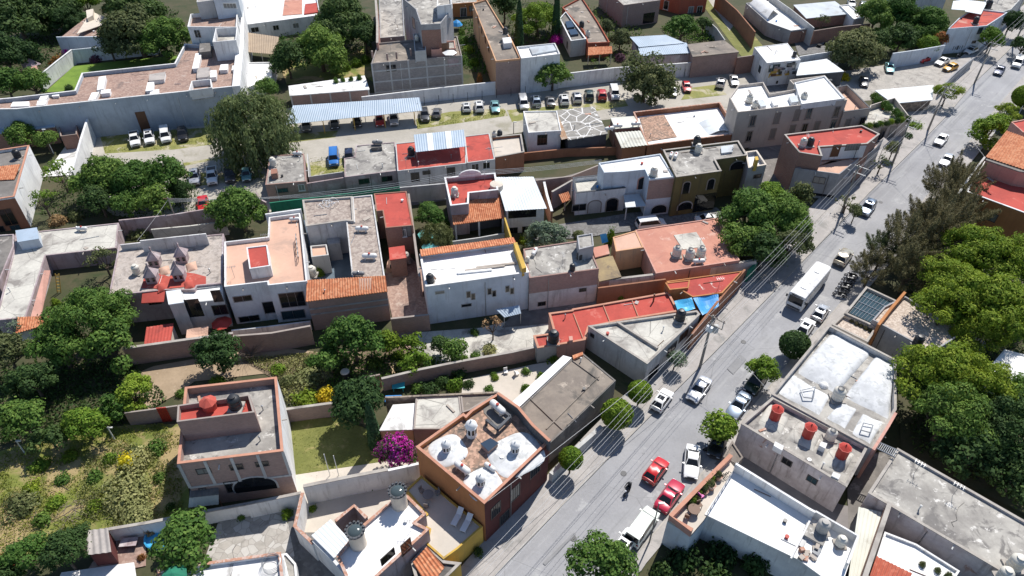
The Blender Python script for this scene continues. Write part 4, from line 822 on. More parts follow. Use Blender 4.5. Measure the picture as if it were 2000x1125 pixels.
D3 = building('metal_roof_shed', 'open shed with wide white metal roof beside large round tree', [(1562,123), (1615,115), (1648,139), (1556,147)], 3.4, 'darkwall', 'metalwhite', 0); 
wall('white wall behind the white metal shed', [(1562,110), (1600,104), (1645,98)], 4, 'white', .25)
hD1 = hb((1440,219),(1449,300))
D1 = building('apartment_block', 'three-storey taupe apartment block with stone-framed windows and white roof', [(1425,190), (1442,166), (1491,160), (1504,183), (1558,173), (1542,156), (1611,147), (1655,195), (1441,219)], hD1, 'taupe', 'whiteroof', .6)
for x, y in ((1470,236), (1518,230), (1557,224), (1580,221), (1634,218), (1463,266), (1509,261), (1547,254), (1571,251), (1595,247), (1627,243), (1655,240), (1500,296), (1455,298)): win(D1, x, y, 1.0 if y > 290 else .9, 1.9, 's', bars=1)
subpara(D1, [(1552,161), (1611,148), (1650,192), (1566,203)], hD1+.35, 'white', 'whiteroof', .3, hD1-.8, name='penthouse')
for lb, x, y, s in (('tall beige tank left of a pair on the apartment roof', 1464, 195, 1.1), ('lower beige tank right of the pair on the apartment roof', 1475, 205, .95), ('beige tank alone amid the apartment roof clutter', 1570, 192, 1.15)): tank(lb, 'beige', x, y, hD1-.6, s)
for k, px in enumerate(([(1478,196),(1490,194),(1498,206),(1486,208)], [(1506,195),(1514,193),(1522,204),(1512,206)], [(1540,188),(1556,186),(1560,198),(1546,200)])): skylight(['grey sloped hatch beside the paired apartment tanks', 'low white skylight between the apartment roof tanks', 'white louvred box beside the single apartment tank'][k], px, hD1-.6, .7, ['metalgrey', 'whiteroof', 'metalgrey'][k])
D1b = building('annex_building', 'lower taupe annex with walled roof patio and dark coping', [(1634,170), (1655,166), (1701,212), (1648,219)], hD1-2.2, 'taupe', 'peachroof', 1.3, cop='darkwall')
for x, y in ((1655,242), (1683,238)): win(D1b, x, y, .9, 1.8, 's')
D1c = building('walled_garage', 'garage with taupe front wall and ivy hedge on top', [(1688,244), (1778,229), (1748,190), (1700,205)], hb((1700,246),(1704,288)), 'taupe', 'concpale', 1.1)
win(D1c, 1722, 262, 1.3, 2.6, 's'); win(D1c, 1742, 259, 1.3, 2.6, 's')
hd = D1c['H']
D8 = building('stone_shed', 'long shed with white sheet roof and rubble stone front', [(1712,177), (1821,167), (1819,194), (1745,201)], hb((1760,199),(1768,225)), 'stone', 'metalwhite', 0, eave=.15)
D9h = hb((1562,298),(1578,385))
D9 = building('red_roof_house', 'brick corner house with bright red roof and peach street terrace', [(1532,263), (1683,245), (1718,262), (1694,281), (1600,287), (1606,305), (1561,298)], D9h, 'brick', 'red', .25, cop='coping')
D9b = building('lower_storey', 'grey lower storey with peach terrace facing the street', [(1553,328), (1596,322), (1605,309), (1700,297), (1726,270), (1640,340)], D9h-2.7, 'greywall', 'peachroof', .25)
B_ = D9; win(D9, 1632, 294, 1.3, 2.2, 'r', 'window', 'wood'); win(D9, 1665, 287, 2.4, 1.1, 'd', bars=4); facing(D9, (1650,292), D9h-2.65, D9h-.3, 'white', 'white_facing', .012)
win(D9b, 1600, 352, 1.8, 1.1, 'd'); win(D9b, 1598, 380, 5, .5, 'd', 'opening'); tank('white tank of the pair on the bright red roof', 'white', 1569, 280, D9['deck'], 1.05); tank('dark tank of the pair on the bright red roof', 'black', 1583, 279, D9['deck'], 1.05)
sh = thing('street_awning', 'long slanting grey sheet awning along the red-roofed house', 'awning', P(1690,330)); sheet(sh, 'awning_sheet', [(1639,342), (1726,268), (1736,276), (1650,350)], [4.0,4.0,3.4,3.4], 'flat', 'fibre')
for x, y in ((1660,336), (1695,306), (1730,276)): q = P(x, y, 3.3); m = MB(); m.tube([(q.x, q.y, 0), (q.x, q.y, 3.4)], .06); m.build('post', W['steel'], sh)
# far top right
D7 = building('white_house', 'tall white house front above parked taxi yard with clutter on red roof', [(1852,56), (1928,50), (1968,24), (1900,16), (1872,36)], hb((1880,55),(1872,108)), 'bluewhite', 'redworn', .3)
win(D7, 1914, 60, 1.0, 1.4, 'd'); win(D7, 1902, 82, .9, .5, 'd'); sheet(D7['root'], 'metal_roof', [(1862,2), (1892,-2), (1886,20), (1858,18)], [D7['H']+1.5]*4, 'corr', 'metalwhite'); sheet(D7['root'], 'metal_roof', [(1890,0), (1928,4), (1916,28), (1884,22)], [D7['H']+1]*4, 'corr', 'metalwhite')
tank('black tank on the cluttered far red roof', 'black', 1906, 42, D7['deck'], 1.1); tank('large black tank beside white sheets at far top right', 'black', 1930, 12, D7['deck'], 1.4)
for k in range(5): f = facade(D7, 1862+k*4.2, 94-k*.4); m = MB(); m.obox(f[1]+f[3]*.02, f[2], f[3], Z, .16 if k != 2 else .5, .03, 1.0-.25*(k % 2)); m.build('graffiti_stroke', W['darkwall'], D7['root'])
wall('white painted wall of the taxi yard with blue panel', [(1744,104), (1800,96), (1846,88)], 3.6, 'bluewhite', .25)
building('concrete_roof_house', 'bare concrete roof with pale round patch at far top right corner', [(1930,32), (1975,18), (2010,-20), (1940,-30), (1925,-5)], 5, 'palegrey', 'conc', .3)
building('white_house', 'white roofed house half hidden beyond the dense trees at top', [(1745,-4), (1850,-6), (1845,-30), (1740,-30)], 4, 'white', 'whiteworn', .4)
wall('grey wall between the taxi yard and the street pavement', [(1902,112), (1868,140), (1838,170)], 2.4, 'greywall', .3)
# ---------------------------------------------------------------- middle block
C10 = building('white_house', 'small white house with stained pale roof backing the parking lot', [(1022,217), (1088,216), (1096,255), (1032,259)], hb((1032,259),(1040,300)), 'white', 'concpale', .2)
win(C10, 1059, 273, 1.7, 2.0, 'd', bars=2)
C10b = building('open_house', 'unfinished house with white-lined crackle roof over a dark open storey', [(1089,216), (1159,209), (1185,260), (1111,272)], hb((1111,272),(1117,305)), 'darkwall', 'patch', 0, eave=.15)
sheet(C10b['root'], 'rusty_sheet', [(1077,227), (1090,224), (1109,270), (1097,273)], [C10b['H']+.1]*4, 'corr', 'rustmetal')
C11 = building('metal_roof_shed', 'low shed with pale metal roof and loose drums beside brick compound', [(1193,230), (1238,227), (1250,247), (1202,251)], 4.2, 'brick', 'metalcream', 0)
for lb, x, y, r in (('white gas tank lying beside the pale metal shed', 1206, 247, .1), ('pale gas tank lying left of the brick compound', 1242, 243, .1), ('third gas tank lying end to end by the shed', 1190, 252, .3)): tank(lb, 'gas', x, y, 4.3, 1.1, r)
C12 = building('lean_to', 'lean-to with cream corrugated roof against the brown terrace wall', [(1203,262), (1250,258), (1262,281), (1216,286)], 3.8, 'rust', 'concdark', 0); sheet(C12['root'], 'corrugated_roof', [(1201,259), (1251,255), (1265,283), (1214,289)], [4.3,4.3,3.95,3.95], 'big', 'metalcream')
hC13 = hb((1265,284),(1271,312))
C13 = building('brick_compound', 'brick-walled house with half clay and half dazzling white flat roof', [(1237,219), (1406,200), (1420,222), (1434,262), (1265,284)], hC13+.6, 'rust', 'whiteroof', 1.0, cop='brickcoping')
sub(C13, [(1249,230), (1297,224), (1322,267), (1264,276)], C13['deck']-.1, C13['deck']+.12, 'clayworn', 'clay_floor')
a, b, c, d = [P(x, y, C13['deck']) for x, y in ((1364,240), (1412,233), (1430,258), (1384,264))]; m = MB(); m.sheet(a, b, c, d, 12, 1, lambda u, v: .7*math.sin(PI*u), .1); m.build('vaulted_skylight', W['metalwhite'], C13['root'], 60)
tank('black tank on a stand in front of the brick compound', 'black', 1361, 280, hC13-1, 1.1)
# terrace front wall
TW = building('patio_house', 'beige walled patio on top of an orange-brown wall beside red roofs', [(958,268), (1018,262), (1024,297), (965,308)], hb((968,308),(975,345)), 'rust', 'beigefloor', .5, cop='coping')
wall('orange-brown retaining wall with concrete posts below the patio house', [(966,309), (1020,299), (1108,290), (1200,287), (1266,284)], hC13-1.2, 'rust', .3, 'retaining_wall')
for lb, x, y, k in (('dark drum on the beige patio', 976, 262, 'black'), ('pale tank on the beige patio corner', 966, 264, 'beige')): tank(lb, k, x, y, TW['deck'], .9)
# grey and red roofs row
hE = hb((600,352),(603,388))
E13a = building('concrete_roof_house', 'concrete roofed house with brick front left of the walled garden', [(527,304), (594,300), (598,354), (518,361)], hE, 'oldbrick', 'conc', .12); win(E13a, 551, 372, 1.8, .7, 'd'); win(E13a, 589, 366, .9, 1.1, 'w')
tank('white tank standing on left concrete roof corner', 'white', 533, 318, E13a['deck'], 1.05); tank('gas tank lying at the back of the left concrete roof', 'gas', 581, 300, E13a['deck'], 1); sub(E13a, [(529,330), (541,329), (541,338), (529,340)], hE-.3, hE+1, 'brick', 'brick_steps')
wall('white garden wall with low hedge between the two concrete roofs', [(600,300), (603,345), (672,335)], 2.6, 'palegrey', .2); wall('mauve front wall of the walled garden', [(599,358), (675,346)], 3.0, 'mauve', .25)
E13b = building('concrete_roof_house', 'concrete roofed house with lilac front and two wide windows', [(695,284), (771,277), (776,333), (673,346), (672,309), (692,306)], hE, 'mauve', 'conc', .12); win(E13b, 711, 354, 1.7, .9, 'd'); win(E13b, 756, 349, 1.7, .9, 'd')
tank('grey tank lying across block stands on right concrete roof', 'gasdark', 737, 279, E13b['deck']+.7, 1.1); sub(E13b, [(724,283), (745,281), (746,287), (725,289)], hE-.3, hE+.6, 'concdark', 'tank_stand')
hE2 = hb((850,325),(853,365))
E13c = building('red_roof_house', 'grey-fronted house with red roof under raised pale metal sheet', [(772,280), (909,266), (911,319), (776,334)], hE2, 'palegrey', 'redworn', .1)
for x, y, w_, h_ in ((811,346,1.3,1.7), (833,337,1.2,.6), (881,335,1.3,1.5), (815,370,.5,.5), (800,375,1,2)): win(E13c, x, y, w_, h_, 'd')
ms = thing('raised_roof', 'pale ribbed metal roof on posts above the red roof', 'metal roof', P(860,280,hE2)); sheet(ms, 'metal_sheet', [(808,263), (906,253), (909,286), (812,297)], [hE2+2.4,hE2+2.4,hE2+2,hE2+2], 'corr', 'metal')
for k, (u0, u1) in enumerate(((.25,.37), (.62,.74))):
    a, b, c, d = [Vector((808,263)), Vector((906,253)), Vector((909,286)), Vector((812,297))]; px = [tuple(a.lerp(b,u0)), tuple(a.lerp(b,u1)), tuple(d.lerp(c,u1)), tuple(d.lerp(c,u0))]; sheet(ms, 'clear_sheet', px, [hE2+2.47,hE2+2.47,hE2+2.07,hE2+2.07], 'corr', 'metalwhite')
for x, y, z in ((810,266,2.3), (905,256,2.3), (908,284,1.9), (813,295,1.9)): q = P(x, y, hE2+z); m = MB(); m.tube([(q.x, q.y, hE2-.1), (q.x, q.y, hE2+z)], .06); m.build('post', W['steel'], ms)
tank('black tank beside the raised metal sheet on red roof', 'black', 803, 298, E13c['deck'], 1.1)
E13d = building('red_roof_house', 'narrow house with plain red roof next to the beige patio', [(907,266), (956,260), (967,311), (912,318)], hE2-.1, 'palegrey', 'red', .1)
for x, y in ((928,326), (950,323)): win(E13d, x, y, 1.2, 1.2, 'w')
gw = wall('green painted wall along the lane in front of the row', [(526,396), (600,387), (700,375), (781,364)], 2.2, 'greenwall', .2)
wall('brick and grey lower wall under the red-roofed row', [(781,366), (870,358), (965,348)], 3.2, 'palegrey', .25)
# E15 white house
hE15 = hb((1267,349),(1272,424))
E15 = building('white_house', 'white house with stained roof and arched window rising behind its courtyard', [(1169,318), (1290,300), (1318,345), (1268,350), (1260,331), (1222,335), (1180,337)], hE15, 'bluewhite', 'whiteworn', .25, cop=None)
facing(E15, (1292,365), 3.4, hE15-.3, 'oldbrick', 'brick_panel', .012); arch(E15, 1287, 408, 2.6, 1.6); arch(E15, 1254, 358, 1.3, 2.2, 'pink'); 
E15b = building('white_wing', 'low white wing with arched doors and bare roof terrace', [(1119,347), (1176,341), (1222,367), (1125,377)], hb((1125,377),(1112,420)), 'white', 'concpale', .7, cop='darkwall')
win(E15b, 1131, 405, 2.3, 1.2, 'n'); arch(E15b, 1161, 404, 2.1, 2.4, 'stonetrim', 'arched_door', 'palegrey'); arch(E15b, 1195, 400, 1.9, 2.5, 'stonetrim', 'arched_door')
tank('white tank at the front edge of the stained white roof', 'white', 1277, 338, E15['deck'], 1.1)
pc = thing('entrance_porch', 'small porch with blue-grey sheet roof at white house door', 'porch', P(1240,410)); sheet(pc, 'porch_roof', [(1218,381), (1248,378), (1262,402), (1222,405)], [3.2,3.2,2.8,2.8], 'flat', 'metalgrey')
for x, y in ((1224,404), (1260,401)): q = P(x, y, 2.7); m = MB(); m.tube([(q.x, q.y, 0), (q.x, q.y, 2.8)], .1); m.build('post', W['white'], pc)
wall('weathered back wall left of the low white wing', [(1046,352), (1115,344), (1170,322)], 3.8, 'oldbrick', .25); wall('white-topped side wall of the dark narrow yard', [(1062,352), (1068,380), (1078,413)], 3.4, 'rust', .3, cop='white'); wall('pink side wall of the yard with tile hood', [(1078,375), (1118,352)], 3.6, 'mauve', .25, cop='coping')
th_ = thing('tile_hood', 'small sloping hood of orange tiles in the narrow yard', 'tiled hood', P(1104,395)); sheet(th_, 'tile_roof', [(1091,380), (1110,374), (1116,389), (1098,396)], [3.2,3.2,2.5,2.5], 'tile', 'tile'); q = P(1104,386,2.6); m = MB(); m.tube([(q.x,q.y,0), (q.x,q.y,2.7)], .12); m.build('post', W['cream'], th_)
hE16 = hb((1322,345),(1316,424))
E16 = building('olive_house', 'olive two-storey house with stone-framed openings and concrete roof', [(1295,293), (1442,275), (1459,303), (1397,312), (1409,334), (1321,346)], hE16, 'olive', 'conc', .3, cop='coping')
arch(E16, 1340, 367, 1.1, 2.2, 'stonetrim'); arch(E16, 1388, 360, 1.1, 2.0, 'stonetrim'); arch(E16, 1338, 402, 2.4, 1.5); win(E16, 1376, 395, 3.8, 3.4, 'd', 'opening', 'glass'); arch(E16, 1440, 323, 2.4, 1.5, 'stonetrim')
tank('black tank on tall stand on the olive house roof', 'black', 1361, 277, E16['deck']+.7, 1.1); tank('white tank beside the black one on the olive house', 'white', 1364, 292, E16['deck'], 1.05); tank('white gas tank lying left on the olive house roof', 'gas', 1320, 304, E16['deck'], 1, 1.2); tank('smaller gas tank touching another on the olive house roof', 'gas', 1311, 302, E16['deck'], .9, 1.2)
skylight('white framed roof hatch at the right end of olive house', [(1408,286), (1432,283), (1431,296), (1409,299)], E16['deck'], .35, 'metalgrey', 'white')
E16b = building('yellow_house', 'small house with yellow parapet round white roof terrace', [(1456,297), (1478,294), (1497,322), (1462,328)], hE16-.6, 'greywall', 'whiteroof', .7, cop='cream'); win(E16b, 1479, 344, 1.3, .6, 'd')
sub(E16b, [(1474,306), (1480,305), (1482,312), (1476,313)], hE16-1.2, hE16+.9, 'yellow', 'chimney')
# E17 salmon roofs
hE17 = hb((1281,534),(1281,572))
E17 = building('salmon_house', 'wide house with salmon roof, bare concrete patch and row of tanks', [(1241,449), (1298,440), (1402,425), (1445,508), (1281,534)], hE17, 'pink', 'salmon', .12)
sub(E17, [(1316,459), (1360,453), (1378,481), (1334,487)], hE17-.15, hE17-.03, 'concpale', 'bare_patch')
for lb, x, y in (('first beige tank from the left on the salmon roof', 1322, 494), ('middle beige tank of three on the salmon roof', 1347, 499), ('last beige tank of three near salmon roof tree', 1369, 495)): tank(lb, 'beige', x, y, E17['deck'], 1.2)
tank('white gas tank lying in front of the three beige tanks', 'gas', 1365, 511, E17['deck'], 1.1, .1)
E17b = building('salmon_annex', 'rounded salmon annex with orange wall above cluttered yard', [(1197,463), (1242,450), (1257,483), (1203,491)], hE17+.2, 'peach', 'peachroof', .1)
wall('stained white front wall below the salmon house', [(1169,549), (1280,536), (1400,520), (1478,508)], hE17-.6, 'dirtywhite', .3, cop='coping')
E17c = building('mustard_roof_house', 'narrow roof stained mustard between grey roof and cluttered yard', [(1161,505), (1196,500), (1213,540), (1171,549)], hE17-.3, 'oldbrick', 'ochreroof', 0)
wall('orange lower wall beneath the stained white front wall', [(1168,562), (1300,545)], 3.2, 'rust', .25)
hE18 = hb((1034,543),(1031,608))
E18 = building('concrete_roof_house', 'grey concrete roof over brick wall next to white slit-window building', [(1022,486), (1128,470), (1156,493), (1170,525), (1034,543)], hE18, 'oldbrick', 'conc', .15)
facing(E18, (1100,570), 0, hE18-2.9, 'dirtywhite', 'white_render', .012); win(E18, 1138, 566, .9, .5, 'd'); win(E18, 1058, 593, 1, .6, 'd')
subpara(E18, [(1127,460), (1157,455), (1160,480), (1131,487)], hE18+2, 'greywall', 'conc', .2, hE18-.2); 
for lb, x, y, k, s in (('pale tank lying on the grey roof by the yellow parapet', 1044, 492, 'gas', 1), ('small white tank on the grey roof corner', 1030, 505, 'white', .6), ('dark drum under the grey roof tank frame', 1132, 500, 'black', .8), ('black tank at right of the grey roof clutter', 1118, 522, 'black', .75)): tank(lb, k, x, y, E18['deck'], s, 1.2)
yb = thing('blue_sheet_bundle', 'crumpled light blue sheet hung on junk beside salmon annex', 'tarpaulin', P(1178,468,hE17)); sheet(yb, 'cloth', [(1172,458), (1184,456), (1188,472), (1176,476)], [hE17+.8,hE17+.8,hE17-.5,hE17-.5], 'cloth', 'tarplight')
building('junk_shed', 'brick stub shed roofed with rusty sheets beside the yard junk', [(1158,484), (1186,478), (1190,495), (1163,502)], hE17, 'brick', 'salmon', 0)
# E9 porch house
hE9 = hb((885,437),(892,470))+1.3
E9 = building('arched_parapet_house', 'house with red roof behind mauve arched parapet and tiled porch', [(868,347), (967,338), (973,371), (916,377), (915,398), (880,402)], hE9+1.2, 'mauve', 'red', .8, cop='white')
f = facade(E9, 885, 420); q = P(918, 343, hE9+1.2); u = (P(967,338,hE9+1.2)-P(868,347,hE9+1.2)).normalized(); n = Vector((u.y, -u.x, 0)); m = MB(); pts = [q+u*(1.9*math.cos(PI*k/14))+Z*(1.1*math.sin(PI*k/14)) for k in range(15)]; pts += [q-u*2.8, q-u*2.8-Z*.2, q+u*2.8-Z*.2, q+u*2.8]
k_ = len(pts); m.add([p+n*.13 for p in pts]+[p-n*.13 for p in pts], [tuple(range(k_)), tuple(range(2*k_-1,k_-1,-1))]+[(i,(i+1)%k_,k_+(i+1)%k_,k_+i) for i in range(k_)]); m.build('arched_gable', W['white'], E9['root'])
sheet(E9['root'], 'porch_tile_roof', [(881,404), (975,374), (986,425), (885,439)], [hE9-.1,hE9-.1,hE9-1.2,hE9-1.2], 'tile', 'tile')
for x, y in ((889,437), (935,430), (982,423)): q = P(x, y, hE9-1.4); m = MB(); m.tube([(q.x, q.y+.3, 0), (q.x, q.y+.3, hE9-1.3)], .16, 8); m.build('column', W['white'], E9['root'])
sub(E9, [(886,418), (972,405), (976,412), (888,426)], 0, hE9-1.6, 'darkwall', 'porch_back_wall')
tank('white tank on the red roof behind the arched parapet', 'white', 888, 376, E9['deck'], 1.05); wall('grey balustrade wall in front of the dark tiled porch', [(878,472), (935,464), (985,455)], 1.6, 'palegrey', .2)
m = MB(); q = P(970, 366, hE9+.5); m.lathe((q.x, q.y, hE9-2), [(1.1,0), (1.1,3.2), (.2,3.4)], 18); o = m.build('round_cistern', W['cream'], None, 40, loc=(q.x, q.y, 0)); tag(o, 'round cream cistern between red roof and white metal roof', 'cistern')
E12 = building('metal_roof_house', 'tall white house with wide white metal roof beside tiled porch', [(972,350), (1040,349), (1063,405), (990,410)], hb((1066,408),(1063,452))+.2, 'white', 'concdark', 0)
sheet(E12['root'], 'metal_roof', [(968,346), (1042,345), (1068,407), (987,412)], [E12['H']+.5,E12['H']+.5,E12['H']+.1,E12['H']+.1], 'corr', 'metalwhite'); win(E12, 1030, 449, 1.5, 1.3, 'd'); win(E12, 1003, 452, 1.2, 1.4, 'd'); win(E12, 1020, 418, 4.5, 1.4, 'd', 'opening'); wall('orange-brown side wall beside the metal roofed house', [(986,425), (1000,470)], 4, 'yellow', .25)
# E11 slit-window building and tile strip
hE11 = hb((832,560),(839,633))
E11 = building('slit_window_building', 'pale blue-white building with tiny slit windows and white roof', [(820,497), (1005,474), (1033,532), (832,560)], hE11, 'bluewhite', 'whiteroof', .45, cop='white')
for x, y, w_, h_ in ((915,575,.45,1.0), (924,579,.45,1.0), (956,569,.45,1.0), (965,573,.45,1.0), (991,564,.45,1.0), (1000,568,.45,1.0), (859,571,1.1,.35), (911,596,1.3,.4)): win(E11, x, y, w_, h_, 'n', bars=0)
sheet(E11['root'], 'tile_strip', [(820,487), (1003,463), (1008,474), (822,500)], [hE11+.1,hE11+.1,hE11+.45,hE11+.45], 'tile', 'tile'); sub(E11, [(1003,474), (1010,473), (1028,522), (1020,525)], hE11-.5, hE11+.9, 'yellow', 'yellow_parapet')
tank('black tank at the front left corner of white roof', 'black', 840, 546, E11['deck'], 1)
for k, px in enumerate(([(908,526),(985,516),(986,519),(910,529)], [(930,520),(1008,511),(1009,514),(932,523)], [(892,531),(960,524),(961,527),(894,534)])): z = E11['deck']; pts = ppx(px, z+.25); m = MB(); m.prism(pts, z+.02, z+.25, True, True); o = m.build('timber_stack', W['rubble' if k < 2 else 'whiteplastic'], None, loc=(*pts[0], z)); tag(o, ['stack of brown boards nearest the front of the white roof', 'stack of brown boards further back on the white roof', 'long white pipe lying beside boards on the white roof'][k], 'boards' if k < 2 else 'pipe', 'boards lying on the white roof' if k < 2 else None)
q = P(858, 606); dish = thing('satellite_dish', 'round mesh satellite dish fixed low on the slit-window wall', 'satellite dish', (q.x, q.y-1, 3)); m = MB(); m.lathe((q.x, q.y-1.2, 3.4), [(.1,0), (.6,.12), (1.0,.4), (.98,.42), (.58,.15)], 18); m.build('dish', W['steel'], dish); m = MB(); m.tube([(q.x, q.y-1.2, 3.4), (q.x, q.y-.4, 3.0)], .05); m.build('arm', W['steel'], dish)
lt = thing('lean_to', 'blue and white sheet lean-to at the foot of slit-window building', 'lean-to', P(1000,620)); sheet(lt, 'sheet_roof', [(968,604), (1014,596), (1018,612), (985,620)], [3,3,2.4,2.4], 'corr', 'metal')
for x, y in ((985,619), (1017,611)): q = P(x, y, 2.3); m = MB(); m.tube([(q.x,q.y,0), (q.x,q.y,2.4)], .06); m.build('post', W['steel'], lt)
# E8 red roof
hE8 = hb((753,444),(760,478))+2
E8 = building('red_roof_house', 'narrow brick house with plain red roof stepped round a dark gap', [(730,378), (794,373), (807,440), (753,445), (747,411), (735,412)], hE8, 'brick', 'red', .12); win(E8, 795, 452, 1.2, 1.9, 'd'); win(E8, 790, 455, .4, 1.2, 'w')
E8b = building('red_roof_shed', 'small shed with red roof beside the clay oven yard', [(760,484), (789,480), (793,503), (762,507)], 3.6, 'brick', 'red', 0); ov = thing('bread_oven', 'white arched masonry oven in the brick yard', 'oven', P(774,525)); q = P(774, 525); m = MB(); m.box((q.x,q.y), 2.6, 1.8, 0, 1.0); m.build('oven_base', W['peachroof'], ov); m = MB(); m.lathe((q.x,q.y,1.0), [(1.2,0), (1.05,.6), (.5,1.05), (.1,1.15)], 16); m.build('oven_dome', W['peachroof'], ov, 60); m = MB(); m.box((q.x-.1,q.y-1.0), 1.1, .4, 1.02, 1.55); m.build('oven_mouth', W['glass'], ov)
sub(E8, [(796,378), (800,378), (822,540), (817,540)], 0, 4, 'oldbrick', 'side_wall')
tank('grey tank beside the masonry oven', 'grey', 794, 505, .3, 1.1)
# E7 courtyard house
hE7 = hb((597,588),(606,655))
E7a = building('courtyard_house', 'mottled grey tile roof wing at the back of the blue courtyard', [(591,391), (688,384), (691,432), (676,431), (598,442)], hE7, 'dirtywhite', 'mottledbrown', .25, cop='coping'); E7b = building('courtyard_house', 'long grey tile roof wing right of the blue courtyard', [(688,384), (727,380), (752,541), (688,545), (676,431), (691,432)], hE7-.15, 'dirtywhite', 'mottledbrown', .2)
for lb, x, y, k, s in (('white gas tank lying in the middle of the long grey roof', 707, 448, 'gas', 1.15), ('large white gas tank raised near the long grey roof end', 722, 502, 'gas', 1.25), ('grey tank lying at the front of the long grey roof', 700, 535, 'gasdark', 1.0)): tank(lb, k, x, y, E7b['deck'], s)
wc = thing('wire_coil_heap', 'heap of pale wire loops on back grey tile roof', 'wire heap', P(641,398,hE7)); 
for k in range(5):
    q = P(628+k*6, 396+(k % 2)*3, hE7); m = MB(); m.tube([(q.x+.75*math.cos(a*.52), q.y+.75*math.sin(a*.52), hE7-.2+.12*k+.3*math.sin(a+k)) for a in range(13)], .04, 5); m.build('wire_loop', W['whiteplastic'], wc)
E7c = building('tile_roof_house', 'brick house front under an orange tile roof with pale patch', [(600,552), (752,541), (755,566), (600,586)], hE7-.5, 'oldbrick', 'concdark', 0)
sheet(E7c['root'], 'tile_roof', [(599,547), (753,538), (757,569), (597,589)], [hE7+.5,hE7+.5,hE7-.4,hE7-.4], 'tile', 'tile'); sheet(E7c['root'], 'pale_tile_patch', [(701,544), (726,542.5), (727,565), (702,567)], [hE7+.5,hE7+.5,hE7-.22,hE7-.22], 'tile', 'peachroof')
band(E7c, (680,600), hE7-2.2, .25, 'greywall'); band(E7c, (680,600), 3, .25, 'greywall')
E7d = building('courtyard_room', 'small white room with stairs inside the blue courtyard', [(606,480), (638,477), (642,498), (608,502)], 3.6, 'palegrey', 'peachroof', .3); sub(E7d, [(637,462), (662,460), (664,474), (640,477)], 0, 3.4, 'greywall', 'canopy'); tank('white tank in the corner of the blue courtyard', 'white', 610, 532, 2, 1.1)
# E6 modern white house
hE6 = hb((438,563),(452,640))
E6 = building('modern_house', 'modern white house with salmon roof terraces and red skylight box', [(438,472), (523,462), (525,424), (586,416), (600,549), (523,557), (522,550), (438,560)], hE6, 'white', 'peachroof', .55)
subpara(E6, [(481,483), (522,478), (528,519), (487,525)], hE6+1.3, 'white', 'red', .15, hE6-.7, name='skylight_box')
for x, y, w_, h_, b in ((474,583,2.3,.9,1), (527,600,1.6,2.0,0), (487,622,2.6,.9,1), (571,585,3.2,2.5,2), (573,614,3.0,1.4,1)): win(E6, x, y, w_, h_, 'n', bars=b)
wall('low white front wall with white rail posts before modern house', [(452,645), (520,638), (606,627)], 1.6, 'white', .2); wall('white back parapet standing behind the modern house', [(518,418), (588,408)], hE6+.4, 'white', .25, 'parapet_wall')
tank('blue-topped white gas tank in modern house roof corner', 'gas', 575, 428, E6['deck'], .9, .1); ld = thing('roof_railing', 'steel railing leaning along the modern house parapet', 'railing', P(581,490,hE6)); 
for k in range(6): q = P(577+k*1.0, 468+k*9, hE6-.5); m = MB(); m.tube([(q.x,q.y,hE6-.5), (q.x+.3,q.y,hE6+.6)], .05); m.build('rail_post', W['darkframe'], ld)
for z in (.2, .55): a, b = P(577,468,hE6-.5), P(582,513,hE6-.5); m = MB(); m.tube([(a.x+.2,a.y,hE6+z), (b.x+.2,b.y,hE6+z)], .04); m.build('rail', W['steel'], ld)
# ---------------------------------------------------------------- left edge and lower left
hE1 = hb((57,284),(86,341))
E1 = building('orange_house', 'orange-fronted house at the left edge with tall white side wall', [(-90,306), (57,284), (30,378), (28,384), (-90,402)], hE1, 'white', 'concdark', .5, cop='pinkcoping')
facing(E1, (0,420), 0, hE1-.3, 'rust', 'orange_front', .012); sheet(E1['root'], 'tile_roof', [(-90,335), (40,320), (28,350), (-90,356)], [hE1+.6,hE1+.6,hE1-.3,hE1-.3], 'tile', 'tile')
win(E1, 16, 424, 1.8, 3.0, 'r'); win(E1, 32, 448, 1.3, 1.6, 'd'); win(E1, 0, 450, 1.4, 1.4, 'd'); tank('dark tank on the back corner of orange-fronted house', 'black', 33, 303, E1['deck'], 1.1)
building('metal_roof_shed', 'long shed with pale blue sheet roof under the long grey wall', [(-30,232), (110,226), (106,247), (-30,264)], 3.5, 'brick', 'metal', 0)
building('brick_ruin', 'roofless brick stub house beside white yard wall', [(112,240), (122,234), (150,232), (150,262), (118,266)], 3, 'brick', 'rubble', 1.2)
wall('tall sunlit white wall at the left end of the parking lot', [(170,232), (158,270), (140,335)], 4, 'white', .35, 'boundary_wall', hs=[4.2,4.2,3.2])
hE4 = hb((89,499),(98,530))
E4 = building('l_shaped_house', 'L-shaped house with weathered concrete roof around a dark courtyard', [(30,456), (232,435), (227,484), (89,499), (70,560), (50,620), (-10,626), (29,481)], hE4, 'mauve', 'concpale', .12)
sheet(E4['root'], 'red_eave', [(86,528), (98,528), (80,618), (60,618)], [hE4,hE4-.9,hE4-.9,hE4], 'flat', 'pink')
building('dark_roof_house', 'dark concrete roof at the far left beside the L-shaped house', [(-60,462), (27,457), (27,480), (-4,556), (-60,590)], hE4+.3, 'mauve', 'concdark', .15)
skylight('big pale blue roof box on the weathered L-shaped roof', [(30,450), (72,444), (76,466), (34,473)], hE4-.1, 1.6, 'metal', 'bluewhite'); tank('white gas tank on the upper arm of L-shaped roof', 'gas', 160, 447, hE4-.1, 1)
TS = building('tile_roof_shed', 'small orange tile roof beside the big spreading tree', [(36,622), (94,619), (90,634), (33,648)], 3, 'white', 'concdark', 0); sheet(TS['root'], 'tile_roof', [(34,619), (96,617), (91,634), (30,651)], [3.6,3.6,3.05,3.05], 'tile', 'tile')
